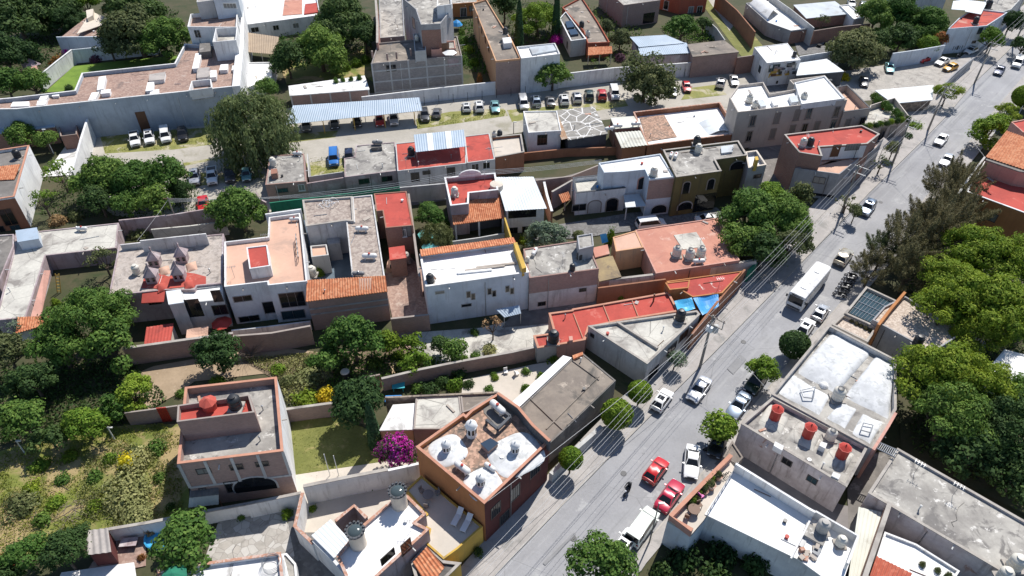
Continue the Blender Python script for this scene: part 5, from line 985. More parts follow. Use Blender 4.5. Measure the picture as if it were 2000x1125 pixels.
ladder = thing('wooden_ladder', 'yellow wooden ladder leaning in the dark courtyard', 'ladder', P(120,560))
for s in (0, 7): a, b = P(112+s, 572), P(108+s, 535, 3); m = MB(); m.tube([a, b], .06); m.build('rail', W['yellow'], ladder)
for k in range(6): a, b = P(112, 572).lerp(P(108, 535, 3), k/6+.1), P(119, 572).lerp(P(115, 535, 3), k/6+.1); m = MB(); m.tube([a, b], .04); m.build('rung', W['yellow'], ladder)
# E5
hE5 = hb((212,577),(226,622))+1.2
E5 = building('kiln_chimney_house', 'house with mottled tile roof, red patches and four pyramid chimneys', [(232,477), (437,456), (434,553), (385,558), (380,566), (322,566), (276,571), (212,577)], hE5, 'mauve', 'mottled', .12)
wall('stained white roof parapet standing on the mottled roof', [(235,478), (300,471)], hE5+.8, 'dirtywhite', .2, 'parapet_wall', base=hE5-.2); wall('taller stained parapet piece with dark streaks on mottled roof', [(273,470), (402,456)], hE5+1.9, 'dirtywhite', .2, 'parapet_wall', base=hE5-.2)
sub(E5, [(276,562), (282,540), (310,534), (330,540), (345,530), (380,534), (402,540), (402,556), (322,564)], hE5-.3, hE5-.04, 'redworn', 'red_patch')
sheet(E5['root'], 'red_canopy', [(278,571), (322,567), (320,589), (276,592)], [hE5-.1,hE5-.1,hE5-.7,hE5-.7], 'flat', 'red')
for i, (x, y, lb) in enumerate(((305,516,'pyramid-capped chimney at back left of the mottled roof'), (358,508,'pyramid-capped chimney at back right of the mottled roof'), (300,548,'pyramid-capped chimney at front left on red patch'), (353,543,'pyramid-capped chimney at front right on red patch'))):
    q = P(x, y, hE5); t = thing('roof_chimney', lb, 'chimney', (q.x, q.y, hE5-.1), 'pyramid chimneys on the mottled roof', .15); 
    m = MB(); m.box((0,0), 1.4, 1.4, 0, 1.35); o = m.build('chimney_body', W['mauve'], None); o.parent = t
    m = MB(); m.lathe((0,0,1.35), [(1.25,0), (.12,1.1), (.12,1.6), (.2,1.7), (.02,1.9)], 4); o = m.build('pyramid_cap', W['mauve'], None); o.parent = t; o.rotation_euler.z = PI/4
    for s in (-.45, .45): m = MB(); m.box((s*.8,-.71), .34, .06, .5, 1.1); o = m.build('vent', W['glass'], None); o.parent = t
    for k in (0, 1): q2 = P(x+18+k*4, y+14, hE5)
    a = [P(x+dx, y+dy, hE5-.1) for dx, dy in ((4,8), (24,2), (28,18), (8,24))]; m = MB(); m.sheet(*a, 8, 6, lambda u, v: .5*math.sin(PI*u)*math.sin(PI*v), .1); m.build('roof_bulge', W['peachroof' if i < 2 else 'redworn'], E5['root'], 60)
tank('round white tank alone on the mottled pyramid-chimney roof', 'white', 266, 528, E5['deck'], 1)
win(E5, 246, 600, 1.3, 2.6, 'd'); win(E5, 300, 585, 1.5, 1.6, 'd')
E5t = building('stair_tower', 'grey stair tower with white sheet roof and open balcony', [(325,569), (352,566), (358,590), (330,594)], hE5+.4, 'palegrey', 'metalwhite', 0)
E5u = building('balcony_house', 'grey two-storey wing with tall balcony opening beside stair tower', [(352,566), (434,556), (437,585), (360,592)], hE5-.3, 'palegrey', 'whiteworn', .2); win(E5u, 374, 602, 2.6, 3.2, 'c', 'opening'); win(E5u, 424, 578, 1.1, 1.9, 'd'); win(E5u, 430, 605, 1.8, 1.6, 'd')
RS = building('red_roof_shed', 'low shed with ribbed red roof inside the front courtyard', [(287,641), (337,633), (332,666), (283,672)], 2.8, 'cream', 'red', 0); sheet(RS['root'], 'ribbed_roof', [(286,639), (339,631), (333,667), (281,674)], [3.1,3.1,2.85,2.85], 'corr', 'red')
pk = thing('cloth_canopy', 'pale pink cloth canopy over the front courtyard', 'canopy', P(385,648)); sheet(pk, 'canopy_cloth', [(365,644), (407,636), (406,657), (363,662)], [2.6,2.6,2.4,2.4], 'cloth', 'peachroof')
for x, y in ((366,645), (406,637), (405,656), (364,661)): q = P(x, y, 2.4); m = MB(); m.tube([(q.x,q.y,0), (q.x,q.y,2.5)], .05); m.build('post', W['steel'], pk)
rc = thing('red_umbrella', 'red cloth parasol in the shade beside modern house', 'parasol', P(432,632)); q = P(432,628,2.3); m = MB(); m.lathe((q.x,q.y,2.0), [(1.4,0), (.05,.6)], 8); m.build('canopy', W['redpaint'], rc); m = MB(); m.tube([(q.x,q.y,0), (q.x,q.y,2.5)], .04); m.build('pole', W['steel'], rc)
wall('long old brick wall below the courtyard houses', [(240,681), (275,676), (375,662), (455,651)], 3, 'oldbrick', .3, cop='coping'); wall('brick wall stretch continuing below the modern house', [(455,656), (530,650), (606,636)], 3.4, 'oldbrick', .3); wall('stained brick wall below the brick yard', [(763,622), (838,614)], 3, 'oldbrick', .3)
wall('mauve wall behind dark lane with dry garden', [(232,430), (330,420), (440,402)], 3, 'mauve', .25); wall('pale concrete wall in front of the shrub strip', [(295,448), (370,441), (440,432)], 2.6, 'concpale', .25)
wall('brick party wall on the right side of salmon kiln yard', [(500,375), (507,388), (520,395)], 3, 'mauve', .25)
# ---------------------------------------------------------------- lower left brick house and walls
hG1 = hb((347,906),(371,998))
G1 = building('brick_house', 'free-standing pinkish brick house with red rooftop room and terracotta parapet', [(362,757), (540,737), (553,881), (347,906)], hG1, 'oldbrick', 'conc', 1.0, cop='pinkcoping')
subpara(G1, [(347,791), (487,770), (497,805), (345,824)], hG1+2.3, 'oldbrick', 'red', .7, hG1-1.1, name='rooftop_room')
facing(G1, (560,850), 0, hG1-.1, 'white', 'sunlit_plaster_side', .012)  # pale plaster skin with sunlit brightness put into its colour
tank('large dark tank with cone lid in the red rooftop room', 'black', 459, 790, hG1+1.7, 1.25)
rc_ = thing('roof_lantern', 'red octagonal roof lantern inside the rooftop room', 'roof lantern', P(411,800,hG1+1.6)); q = P(411,797,hG1+1.6); m = MB(); m.lathe((q.x,q.y,hG1+1.5), [(.75,0), (.75,1.1), (.95,1.15), (.1,1.7)], 8); m.build('lantern_body', W['redworn'], rc_)
for x, y, w_, h_ in ((398,920,1.3,.8), (462,912,1.2,.8), (512,906,1.2,.7), (398,960,.6,1.2)): win(G1, x, y, w_, h_, 'd')
posts(G1, 450, 925, 4, 'palegrey', z0=hG1*.45); band(G1, (430,940), hG1*.45, .28, 'palegrey'); arch(G1, 497, 945, 4.4, 2.4, 'palegrey'); win(G1, 455, 950, 1.4, 1.8, 'd', 'window', 'glass')
pt = thing('porch_canopy', 'small canopy with cream front sheet before the brick house', 'canopy', P(400,975)); sheet(pt, 'canopy_sheet', [(372,945), (427,940), (427,966), (370,972)], [3.0,3.0,2.8,2.8], 'corr', 'concdark'); sheet(pt, 'front_sheet', [(370,970), (427,965), (427,985), (368,991)], [2.8,2.8,1.9,1.9], 'corr', 'metalcream')
for x, y in ((370,985), (427,980)): q = P(x, y, 1.9); m = MB(); m.tube([(q.x,q.y+.2,0), (q.x,q.y+.2,2.2)], .07); m.build('post', W['wood'], pt)
sub(G1, [(345,912), (352,911), (352,905), (346,906)], 0, .3, 'palegrey', 'step')
wall('white wall with worn top between weedy field and patio', [(212,1034), (290,1021), (372,1005), (430,994), (480,985)], 2.2, 'white', .25, cop='coping'); wall('white wall continuing past the brick house to the gate', [(480,985), (530,975), (588,963)], 2.6, 'white', .25, cop='coping'); wall('tall white wall along the lawn behind the lantern house', [(592,950), (680,932), (758,917)], 3.4, 'white', .3, cop='coping'); wall('white wall piece under magenta blossom by orange house', [(758,918), (818,905)], 3.2, 'white', .3)
wall('narrow brick wall with rail between shrubs and brick house', [(243,806), (290,800), (346,792)], 2.4, 'oldbrick', .2); wall('brick garden wall right of the brick house', [(556,800), (600,794), (660,786)], 2.4, 'oldbrick', .25, cop='coping'); wall('long brick garden wall between the two gardens', [(745,740), (820,722), (900,706), (1000,688), (1045,678)], 2.2, 'oldbrick', .25, cop='coping')
wall('low brick garden wall behind the wheelbarrow yard', [(708,738), (742,731)], 2.4, 'brick', .2); gt = thing('red_gate', 'red slatted metal gate in the brick wall', 'gate', P(315,825))
for k in range(6): a = P(306+k*3.2, 797-k*.3, 2.6); m = MB(); m.tube([(a.x,a.y,0), (a.x,a.y,2.6)], .09); m.build('bar', W['redpaint'], gt)
SH = building('maroon_shed', 'small maroon shed with ribbed fibre cement roof', [(171,1037), (209,1033), (215,1076), (173,1081)], 2.6, 'maroon', 'fibre', 0); sheet(SH['root'], 'ribbed_roof', [(168,1036), (211,1031), (217,1078), (170,1084)], [3.0,3.0,2.7,2.7], 'big', 'fibre')
tb = thing('garden_table', 'maroon masonry table on the clay patio', 'table', P(250,1062)); q = P(251,1058,.8); m = MB(); m.box((q.x,q.y), 1.7, 1.0, .72, .8, .1); m.build('table_top', W['mauve'], tb); m = MB(); m.box((q.x,q.y), 1.2, .5, 0, .72, .1); m.build('pedestal', W['maroon'], tb)
pool = thing('paddling_pool', 'blue inflatable pool half hidden by broad leafy tree', 'pool', P(310,1050)); q = P(312,1048,.3); m = MB(); m.lathe((q.x,q.y,0), [(1.5,0), (1.55,.5), (1.4,.55), (1.35,.3)], 20); m.build('pool_wall', W['tarplight'], pool)
# G5 bottom house
G5 = building('coping_house', 'house with white weathered roof inside red brick coping at bottom', [(308,1112), (548,1079), (556,1160), (310,1190)], 3.6, 'white', 'whiteworn', .45, cop='brickcoping'); ch = thing('round_rooftop_cage', 'round wire cage on white roof at the bottom edge', 'cage', P(530,1102,3.2))
for k in range(4): q = P(532,1104,3.2); m = MB(); m.tube([(q.x+.9*math.cos(a*.5), q.y+.9*math.sin(a*.5), 3.2+.25*k) for a in range(14)], .03, 5); m.build('hoop', W['steel'], ch)
gl = building('garden_patch_wall', 'curved pale planter beside the dark driveway', [(549,1082), (560,1080), (578,1100), (582,1150), (566,1160), (556,1110)], 1.6, 'white', 'conc', .2)
um = thing('green_parasol', 'green parasol top peeking over red coping at bottom', 'parasol', P(335,1125,3.2)); q = P(338,1120,5); m = MB(); m.lathe((q.x,q.y,4.6), [(1.2,0), (.05,.5)], 8); m.build('canopy', W['greenwall'], um); m = MB(); m.tube([(q.x,q.y,3.2), (q.x,q.y,5)], .04); m.build('pole', W['steel'], um)
# G4 lantern house
hG4 = 5.2
G4 = building('lantern_house', 'white-roofed house with two round lantern towers and brick coping', [(658,1086), (707,1027), (769,974), (796,968), (832,1004), (812,1021), (838,1034), (760,1105), (700,1160), (690,1160)], hG4, 'mauve', 'whiteroof', .35, cop='brickcoping')
for lb, x, y, bx, by in (('round lantern tower with toothed glazed rim behind', 779, 958, 781, 985), ('round lantern tower with toothed glazed rim in front', 696, 1034, 700, 1062)):
    q = P(bx, by, hG4-.35); t = thing('lantern_tower', lb, 'roof lantern', (q.x, q.y, hG4-.35), 'round lantern towers on the white roof'); m = MB(); m.lathe((q.x,q.y,hG4-.4), [(.88,0), (.82,.3), (.8,2.35)], 22); m.build('drum', W['cream'], t, 40)
    m = MB(); m.lathe((q.x,q.y,hG4+1.95), [(.85,0), (.92,.05), (.92,.16), (.85,.18)], 22); m.build('rim', W['darkwall'], t)
    for k in range(14): a = 2*PI*k/14; m = MB(); m.box((q.x+.88*math.cos(a), q.y+.88*math.sin(a)), .18, .22, hG4+2.07, hG4+2.3, a); m.build('rim_tooth', W['darkwall'], t)
    m = MB(); m.lathe((q.x,q.y,hG4+2.1), [(.72,0), (.62,.1), (.36,.2), (.05,.24)], 18); m.build('glass_dome', W['glassgrey'], t, 50)
win(G4, 757, 1087, 1.5, 1.1, 'd'); win(G4, 793, 1068, 1.1, 1.9, 'd')
sheet(G4['root'], 'ribbed_roof', [(608,1046), (646,1014), (687,1058), (652,1090)], [4.0,4.0,4.0,4.0], 'corr', 'metalwhite'); wall('white property wall with brick coping round the cream patio', [(591,963), (576,1028), (612,1062)], 3.4, 'white', .25, cop='brickcoping'); wall('white lower house wall under the ribbed roof', [(612,1055), (652,1094), (700,1150)], 3.7, 'white', .3); wall('brick-topped patio partition beside the ribbed roof', [(655,1018), (692,988), (716,1012)], 3.4, 'mauve', .25, cop='brickcoping')
GT = building('terrace_house', 'raised beige terrace with two loungers and yellow street wall', [(792,957), (823,928), (943,1028), (894,1072), (866,1092), (832,1062), (838,1034), (812,1021), (832,1004)], 3.2, 'yellow', 'beigefloor', .15)
GTL = building('tile_roof_house', 'low house with red-orange tile roof at the yellow street wall', [(803,1098), (833,1064), (868,1096), (900,1100), (850,1150), (820,1160)], 3.0, 'yellow', 'concdark', .2, cop='coping'); sheet(GTL['root'], 'tile_roof', [(806,1098), (834,1067), (868,1108), (838,1148)], [3.4,3.4,2.9,2.9], 'tile', 'tile')
for lb, x, y in (('white sun lounger nearer the orange wall on terrace', 893, 1010), ('white sun lounger nearer the street on terrace', 911, 1022)):
    q = P(x, y, 3.4); e = P(x+12, y-22, 3.4)-q; t = thing('sun_lounger', lb, 'sun lounger', (q.x,q.y,3.06), 'white sun loungers on the terrace', math.atan2(e.y,e.x)); m = MB(); m.box((-.3,0), 1.3, .62, .28, .34); o = m.build('seat', W['whiteplastic'], None); o.parent = t; m = MB(); m.obox((.68,0,.52), Vector((.82,0,.57)), Vector((0,1,0)), Vector((-.57,0,.82)), .8, .62, .06); o = m.build('backrest', W['whiteplastic'], None); o.parent = t
    for a in (-.85, .25):
        for s in (-.27, .27): m = MB(); m.box((a,s), .06, .06, 0, .28); o = m.build('leg', W['whiteplastic'], None); o.parent = t
ft = thing('patio_set', 'dark round table in the shaded terrace corner', 'table', P(836,968,3.05)); q = P(836,965,3.8); m = MB(); m.lathe((q.x,q.y,3.72), [(.6,0), (.6,.05)], 18); m.build('table_top', W['greyfloor'], ft); m = MB(); m.tube([(q.x,q.y,3.05), (q.x,q.y,3.72)], .06); m.build('stem', W['steel'], ft)
for a in (0.5, 2.4, 4.6): m = MB(); c = (q.x+1.05*math.cos(a), q.y+1.05*math.sin(a)); m.box(c, .45, .45, 3.42, 3.48, a); m.box((c[0]+.22*math.cos(a), c[1]+.22*math.sin(a)), .05, .45, 3.48, 3.95, a); m.box(c, .4, .4, 3.05, 3.42, a); o = m.build('patio_chair', W['greyfloor'], None, loc=(*c, 3.05)); tag(o, 'dark patio chair drawn up to the round terrace table', 'chair', 'chairs round the terrace table')
# F4 orange and maroon house with domes
hF4 = hb((814,873),(824,950))
F4 = building('domed_house', 'orange and maroon corner house with white roof domes and small lanterns', [(813,873), (905,808), (910,812), (920,802), (945,786), (972,769), (1012,797), (1073,862), (946,984)], hF4, 'orange', 'clayworn', .55, cop='pinkcoping')
facing(F4, (1005,960), 0, hF4-.1, 'maroon', 'maroon_front', .012)
zF = F4['deck']; sub(F4, [(943,790), (972,772), (1008,798), (1000,815), (975,838), (945,806)], zF-.05, zF+.06, 'concdark', 'tank_bay')
for x, y, r, ax in ((875,880,35,1.0), (1008,888,46,1.15), (944,945,35,1.0)):
    q, rr = squircle(F4, x, y, r, zF-.02, .32, 'domewhite', .55, 'roof_dome', ax)
for lb, x, y in (('white domed lantern on the left roof dome', 872, 878), ('white domed lantern on the right roof dome', 1006, 880), ('white domed lantern on the front roof dome', 939, 944), ('larger white domed lantern standing straight on clay roof', 921, 845)):
    s = 1.25 if 'larger' in lb else 1; q = P(x, y, zF+.4); t = thing('roof_lantern', lb, 'roof lantern', (q.x,q.y,zF), 'domed lanterns on the orange and maroon house'); z0 = zF-.05; m = MB(); m.lathe((q.x,q.y,z0), [(.5*s,0), (.46*s,.45), (.46*s,1.25*s), (.56*s,1.28*s), (.56*s,1.36*s)], 8); m.build('drum', W['white'], t)
    m = MB(); m.lathe((q.x,q.y,z0+1.36*s), [(.52*s,0), (.47*s,.22*s), (.3*s,.44*s), (.07*s,.54*s), (.05*s,.75*s)], 14); m.build('cap', W['white'], t, 60)
    for k in range(8): a = 2*PI*(k+.5)/8; m = MB(); m.box((q.x+.435*s*math.cos(a), q.y+.435*s*math.sin(a)), .05, .2*s, z0+.6, z0+1.1*s, a); m.build('opening', W['glass'], t)
tank('white capsule tank standing in the grey-walled tank bay', 'gas', 972, 798, zF+.3, 1.35, 2.3); tank('old rusty-pink gas tank lying on clay roof', 'gas', 903, 915, zF, 1.2, -.7); tank('small white gas tank between two roof domes', 'gas', 957, 912, zF, .85, -.7)
skylight('dark glass skylight on bricks in the middle of clay roof', [(938,866), (958,855), (974,865), (954,881)], zF, .8, 'solar', 'oldbrick')
frm = thing('tank_frame', 'square concrete block frame beside the capsule tank', 'frame', P(975,830,zF))
for a, b in (((950,820),(972,838)), ((972,838),(997,814)), ((997,814),(975,797))): p, q = P(*a, zF+.8), P(*b, zF+.8); m = MB(); d = (q-p).normalized(); m.obox((p+q)/2, d, Vector((-d.y,d.x,0)), Z, (q-p).length, .3, .3); m.build('beam', W['darkwall'], frm)
for a in ((950,820), (972,838), (997,814)): p = P(*a, zF+.8); m = MB(); m.box((p.x,p.y), .28, .28, zF, zF+.66); m.build('leg', W['darkwall'], frm)
for x, y, w_, h_ in ((968,996,1.3,1.9), (1045,915,1.5,2.2), (1006,962,1.3,2.2), (985,1010,1.4,1.6)): win(F4, x, y, w_, h_, 'd', bars=3)
wall('pale flagstone planter wall between clipped trees and road', [(1076,925), (1120,880), (1175,832)], 1.6, 'palegrey', .5, 'planter_wall'); 
wall('grey parapet wall curving behind the capsule tank', [(972,768), (1012,796), (1040,830), (1074,862)], hF4+.9, 'darkwall', .22, 'parapet_wall', cop='pinkcoping', base=zF)
# F6 roofs left of it
building('concrete_roof_shed', 'low shed with speckled pale concrete roof behind the orange house', [(812,776), (898,772), (902,806), (880,838), (807,838)], 3.4, 'oldbrick', 'concpale', .1); building('concrete_roof_shed', 'wedge of mottled brown roof below the garden wall', [(899,772), (971,767), (944,785), (918,801), (903,806)], 3.4, 'oldbrick', 'concbrown', .1); building('white_roof_shed', 'bright white sheet roof beside the round dark tree', [(768,791), (811,788), (806,838), (742,840)], 3.0, 'peach', 'whiteworn', 0)
wall('speckled brick garden wall above the shed roofs', [(752,776), (860,771), (972,766)], 3.6, 'stone', .25)
# F1, F2, F3, F5
hF1 = hb((1089,674),(1092,705))
F1 = building('red_roof_house', 'long low house under stepped bright red roof sections', [(1072,612), (1117,606), (1118,604), (1306,571), (1325,608), (1203,628), (1150,640), (1143,664), (1089,674)], hF1, 'pink', 'red', .18, cop='pinkcoping')
for a, b in (((1120,613),(1140,664)), ((1178,596),(1191,629)), ((1234,586),(1247,620))): p, q = P(*a, hF1-.1), P(*b, hF1-.1); m = MB(); m.tube([p, q], .09, 6); m.build('roof_ridge', W['pinkcoping'], F1['root'])
F1b = building('red_roof_house', 'short red roof end carrying a big black tank', [(1042,656), (1087,650), (1092,673), (1050,680)], hF1-.2, 'palegrey', 'red', .18, cop='pinkcoping'); tank('big black tank on the end of the long red roof', 'black', 1081, 662, hF1-.2, 1.3); sub(F1, [(1111,657), (1118,656), (1119,664), (1112,665)], hF1-.2, hF1+.7, 'pink', 'chimney')
st = MB(); q = P(1276,588,hF1); st.tube([(q.x,q.y,hF1-.2), (q.x,q.y,hF1+1.3)], .12); o = st.build('vent_pipe', W['wood'], None, loc=(q.x,q.y,hF1-.2)); tag(o, 'dark bent vent pipe standing on long red roof', 'pipe')
hF2 = hb((1148,638),(1143,668))+1.2
F2 = building('wedge_building', 'wedge-shaped white building with worn concrete roof pointing at the street', [(1149,637), (1361,607), (1367,614), (1264,711)], hF2, 'palegrey', 'concpale', .3, cop='coping')
p, q = P(1204,632,F2['deck']), P(1284,683,F2['deck']); d = (q-p).normalized(); m = MB(); m.obox((p+q)/2+Z*.15, d, Vector((-d.y,d.x,0)), Z, (q-p).length, .3, .5); m.build('roof_divider', W['coping'], F2['root']); tank('black tank near the sharp end of wedge roof', 'black', 1329, 619, F2['deck'], 1.2); win(F2, 1157, 655, .5, .5, 'd')
for x, y in ((1312,680), (1335,655)): win(F2, x, y, 2.0, 1.3, 'd'); win(F2, 1275, 730, 2.0, 1.8, 'd')
hF3 = 3.9
F3 = building('brown_roof_house', 'single-storey house with sunburnt brown concrete roof and white border strip', [(1117,700), (1139,690), (1203,743), (1112,831), (1074,866), (1014,798)], hF3, 'concdark', 'concbrown', .08)
sub(F3, [(1100,694), (1117,698.5), (1013,796), (998,787)], hF3-.4, hF3+.05, 'whiteroof', 'white_border')
for a, b in (((1170,735),(1067,838)), ((1034,777),(1100,840)), ((1118,704),(1170,742)), ((1198,744),(1108,830))): p, q = P(*a, hF3), P(*b, hF3); d = (q-p).normalized(); m = MB(); m.obox((p+q)/2, d, Vector((-d.y,d.x,0)), Z, (q-p).length, .14, .12); m.build('roof_kerb', W['concbrown'], F3['root'])
sub(F3, [(1118,694), (1138,687), (1139,692), (1120,701)], hF3-.1, hF3+.3, 'tile', 'tile_edge')
F5 = building('red_roof_house', 'worn peeling red roof beside the sagging blue tarpaulins', [(1301,549), (1450,529), (1411,572), (1353,580)], 3.6, 'orange', 'redpeel', .15)
building('red_roof_shed', 'small dark red roof corner behind the blue tarpaulins', [(1299,552), (1348,546), (1345,562), (1308,566)], 3.9, 'orange', 'red', .1)
for lb, px, mt in (('light blue tarpaulin sagging next to the red roof', [(1317,588),(1351,581),(1358,603),(1325,611)], 'tarplight'), ('bigger bright blue tarpaulin stretched beside orange street wall', [(1352,579),(1403,574),(1404,598),(1372,616)], 'tarp')):
    t = thing('tarpaulin', lb, 'tarpaulin', P(*px[0]), 'blue tarpaulins by the street'); sheet(t, 'tarp_cloth', px, [3.5,3.5,3.0,3.2], 'cloth', mt)
    for x, y in px[2:]: q = P(x, y, 3); m = MB(); m.tube([(q.x,q.y,0), (q.x,q.y,3.05)], .05); m.build('prop', W['wood'], t)
wall('orange street wall running down past the blue tarpaulins', [(1455,526), (1420,566), (1390,603), (1352,652)], 3.2, 'rust', .3, 'street_wall'); wall('orange inner wall under the salmon house', [(1300,566), (1350,560), (1352,580)], 3, 'rust', .25); wall('dark green street hedge wall under the big tree', [(1478,512), (1462,528)], 2.4, 'greenwall', .3)
# ---------------------------------------------------------------- right side of the street
hH1 = 5.2
H1 = building('vaulted_roof_house', 'large house with whitewashed vaulted roofs behind a dark parapet', [(1619,635), (1750,703), (1750,800), (1704,877), (1507,770)], hH1, 'dirtywhite', 'conc', .75, cop='coping'); zH = H1['deck']
for px, bl in (([(1626,648),(1703,690),(1633,770),(1553,728)], .75), ([(1712,694),(1749,714),(1748,800),(1735,820),(1647,776)], .75), ([(1548,732),(1622,775),(1600,812),(1516,768)], .3), ([(1645,785),(1674,800),(1650,838),(1612,817)], .28), ([(1685,808),(1726,826),(1699,868),(1662,848)], .28)):
    dome(H1, px[:4] if len(px) == 4 else [px[0], px[1], px[3], px[4]], zH-.03, bl, 'domewhite')
tank('round white chimney-like tank at the centre of the vaulted roofs', 'beige', 1637, 773, zH, 1.25); arcs = squircle(H1, 1609, 754, 8, zH, .5, 'whiteroof', 0, 'small_vent_dome')
for px in ([(1564,762),(1592,756),(1588,778),(1570,776)], [(1687,826),(1705,830),(1700,845),(1682,840)]):
    z = zH+.58
    for i in range(4): p, q = P(*px[i], z), P(*px[(i+1) % 4], z); m = MB(); m.tube([p, q], .07, 5); m.build('hatch_frame', W['steel'], H1['root'])
H2 = building('red_chimney_house', 'old stained house with three red octagonal roof chimneys', [(1509,776), (1695,873), (1653,951), (1448,828)], hH1-.2, 'stained', 'conc', .55, cop='coping'); zH2 = H2['deck']
for px in ([(1502,786),(1545,812),(1525,850),(1478,828)], [(1560,822),(1605,848),(1588,882),(1533,858)], [(1625,868),(1670,888),(1650,925),(1600,908)]): dome(H2, px, zH2-.03, .35, 'concpale')
for lb, x, y in (('red octagonal chimney nearest the street', 1513, 815), ('red octagonal chimney in the middle of three', 1577, 850), ('red octagonal chimney farthest from the street', 1643, 890)):
    q = P(x, y, zH2+.4); t = thing('red_chimney', lb, 'chimney', (q.x,q.y,zH2), 'red octagonal chimneys'); m = MB(); m.lathe((q.x,q.y,zH2), [(.62,0), (.62,1.7), (.72,1.75), (.72,1.9), (.66,1.9)], 8); m.build('chimney_shaft', W['redpaint'], t); m = MB(); m.lathe((q.x,q.y,zH2+1.9), [(.66,0), (.1,.32), (.04,.55)], 8); m.build('cap', W['redpaint'], t)
tank('round white tank between the red chimneys', 'beige', 1623, 851, zH2, 1.05)
for px in ([(1514,862),(1531,871),(1528,880),(1511,870)], [(1628,921),(1642,927),(1638,936),(1624,929)], [(1604,862),(1616,866),(1612,876),(1600,870)]): sub(H2, px, zH2, zH2+.8, 'white', 'roof_vent')
for x, y in ((1586,937), (1537,902)): win(H2, x, y, 1.0, .8, 'd')
bk = MB(); f = facade(H2, 1541, 905)
H3 = building('concrete_roof_house', 'long weathered bare concrete roof at the lower right edge', [(1753,876), (2005,1020), (2080,1062), (2030,1160), (1946,1110), (1696,963)], hH1-.4, 'stained', 'conc', .22, cop='coping')
tank('large white open tank at the lower right corner', 'white', 1983, 1102, H3['deck'], 1.25); tank('second white tank cut by the bottom right corner', 'white', 1962, 1124, H3['deck'], 1.1)
grt = thing('iron_bridge', 'narrow iron grille walkway between the vaulted and concrete roofs', 'walkway', P(1733,872,hH1))
for a, b in (((1712,862),(1755,880)), ((1705,872),(1748,893))): p, q = P(*a, hH1), P(*b, hH1); m = MB(); m.tube([p, q], .08); m.build('beam', W['steel'], grt)
for k in range(12): p, q = P(1712+k*3.6, 862+k*1.55, hH1+.02), P(1705+k*3.6, 872+k*1.75, hH1+.02); m = MB(); m.tube([p, q], .045, 5); m.build('slat', W['steel'], grt)
wall('dark red inner wall at the end of vaulted roof', [(1750,806), (1735,832), (1706,878)], hH1+.3, 'pink', .3, 'party_wall')
H4 = building('white_roof_house', 'house with dazzling long white roof and tall white parapet', [(1441,907), (1580,994), (1676,1048), (1640,1150), (1560,1092), (1378,1004)], 4.6, 'white', 'whiteroof', .0, eave=0)
wall('tall white parapet along the upper side of the white roof', [(1437,905), (1580,993), (1593,1000)], 5.9, 'white', .25, 'parapet_wall', base=4.4); wall('white roof parapet round the tank corner', [(1593,998), (1676,1046), (1656,1100)], 5.8, 'white', .22, 'parapet_wall', base=4.4); wall('low white divider crossing the white roof', [(1591,998), (1545,1090)], 5.1, 'white', .18, 'parapet_wall', base=4.4)
tank('tall grey and white tank on concrete plinth on white roof', 'grey', 1607, 1030, 4.9, 1.1); tank('round white tank with knob lid on the white roof', 'white', 1643, 1058, 4.6, .9); skylight('grey concrete plinth box beside the tall roof tank', [(1576,1020), (1618,1043), (1608,1066), (1566,1042)], 4.58, .5, 'conc', 'palegrey'); 
for lb, px in (('first dark glazed roof panel below the tank plinth', [(1562,1050),(1575,1057),(1568,1070),(1556,1062)]), ('second dark glazed roof panel nearer the parapet', [(1592,1065),(1606,1073),(1598,1086),(1586,1078)])): skylight(lb, px, 4.58, .25, 'solar', 'white')
random.seed(9)
for k in range(9): q = P(1560+random.random()*36, 1070+random.random()*22, 4.7); m = MB(); m.box((q.x,q.y), .3+.4*random.random(), .3+.3*random.random(), 4.6, 4.8+.3*random.random(), random.random()*3); o = m.build('roof_debris', W[random.choice(['rubble','fibre','whiteplastic','brickcoping'])], None, loc=(q.x,q.y,4.6)); tag(o, 'odd piece of rubble lying on the white roof', 'debris', 'debris pieces on the white roof')
# terrace in front
HT = building('roof_terrace_house', 'small corner house with planted roof terrace and salmon parapet over the street', [proj(Vector((*P(x,y,5.3).xy, 4.5))) for x, y in ((1400,916), (1306,1008), (1352,1038), (1378,1008), (1441,907), (1425,888))], 4.5, 'bluewhite', 'beigefloor', 0, eave=-.1); wall('salmon-topped parapet round the planted roof terrace', [(1428,889), (1400,917), (1310,1008), (1352,1036)], 5.3, 'pink', .35, 'parapet_wall', cop='pinkcoping', base=4.5)
HT2 = building('concrete_canopy', 'narrow concrete canopy with wooden beam next to salmon terrace', [(1412,892), (1430,860), (1452,893), (1440,906)], 4.2, 'concbrown', 'concbrown', .2)
zT = 4.5
def chair_at(lb, x, y, z, mt, rz, grp=None):
    q = P(x, y, z+.4); t = thing('terrace_chair', lb, 'chair', (q.x,q.y,z), grp, rz)
    for nm, b in (('seat', ((0,0), .5, .5, .42, .48)), ('backrest', ((-.24,0), .06, .5, .48, .95))): m = MB(); m.box(*b); o = m.build(nm, W[mt], None); o.parent = t
    for a in (-.2,.2):
        for s in (-.2,.2): m = MB(); m.box((a,s), .05, .05, 0, .42); o = m.build('leg', W[mt], None); o.parent = t
chair_at('magenta chair on the planted roof terrace', 1369, 968, zT, 'magenta', .6); chair_at('wooden chair below the oval terrace table', 1342, 1008, zT, 'wood', 1.2); chair_at('wooden chair above the oval terrace table', 1366, 986, zT, 'wood', -1.2)
tt = thing('oval_table', 'oval dark red wooden table on the roof terrace', 'table', P(1356,997,zT)); q = P(1356,994,zT+.75); m = MB(); m.lathe((q.x,q.y,zT+.7), [(.62,0), (.62,.06)], 20); m.build('table_top', W['wood'], tt)
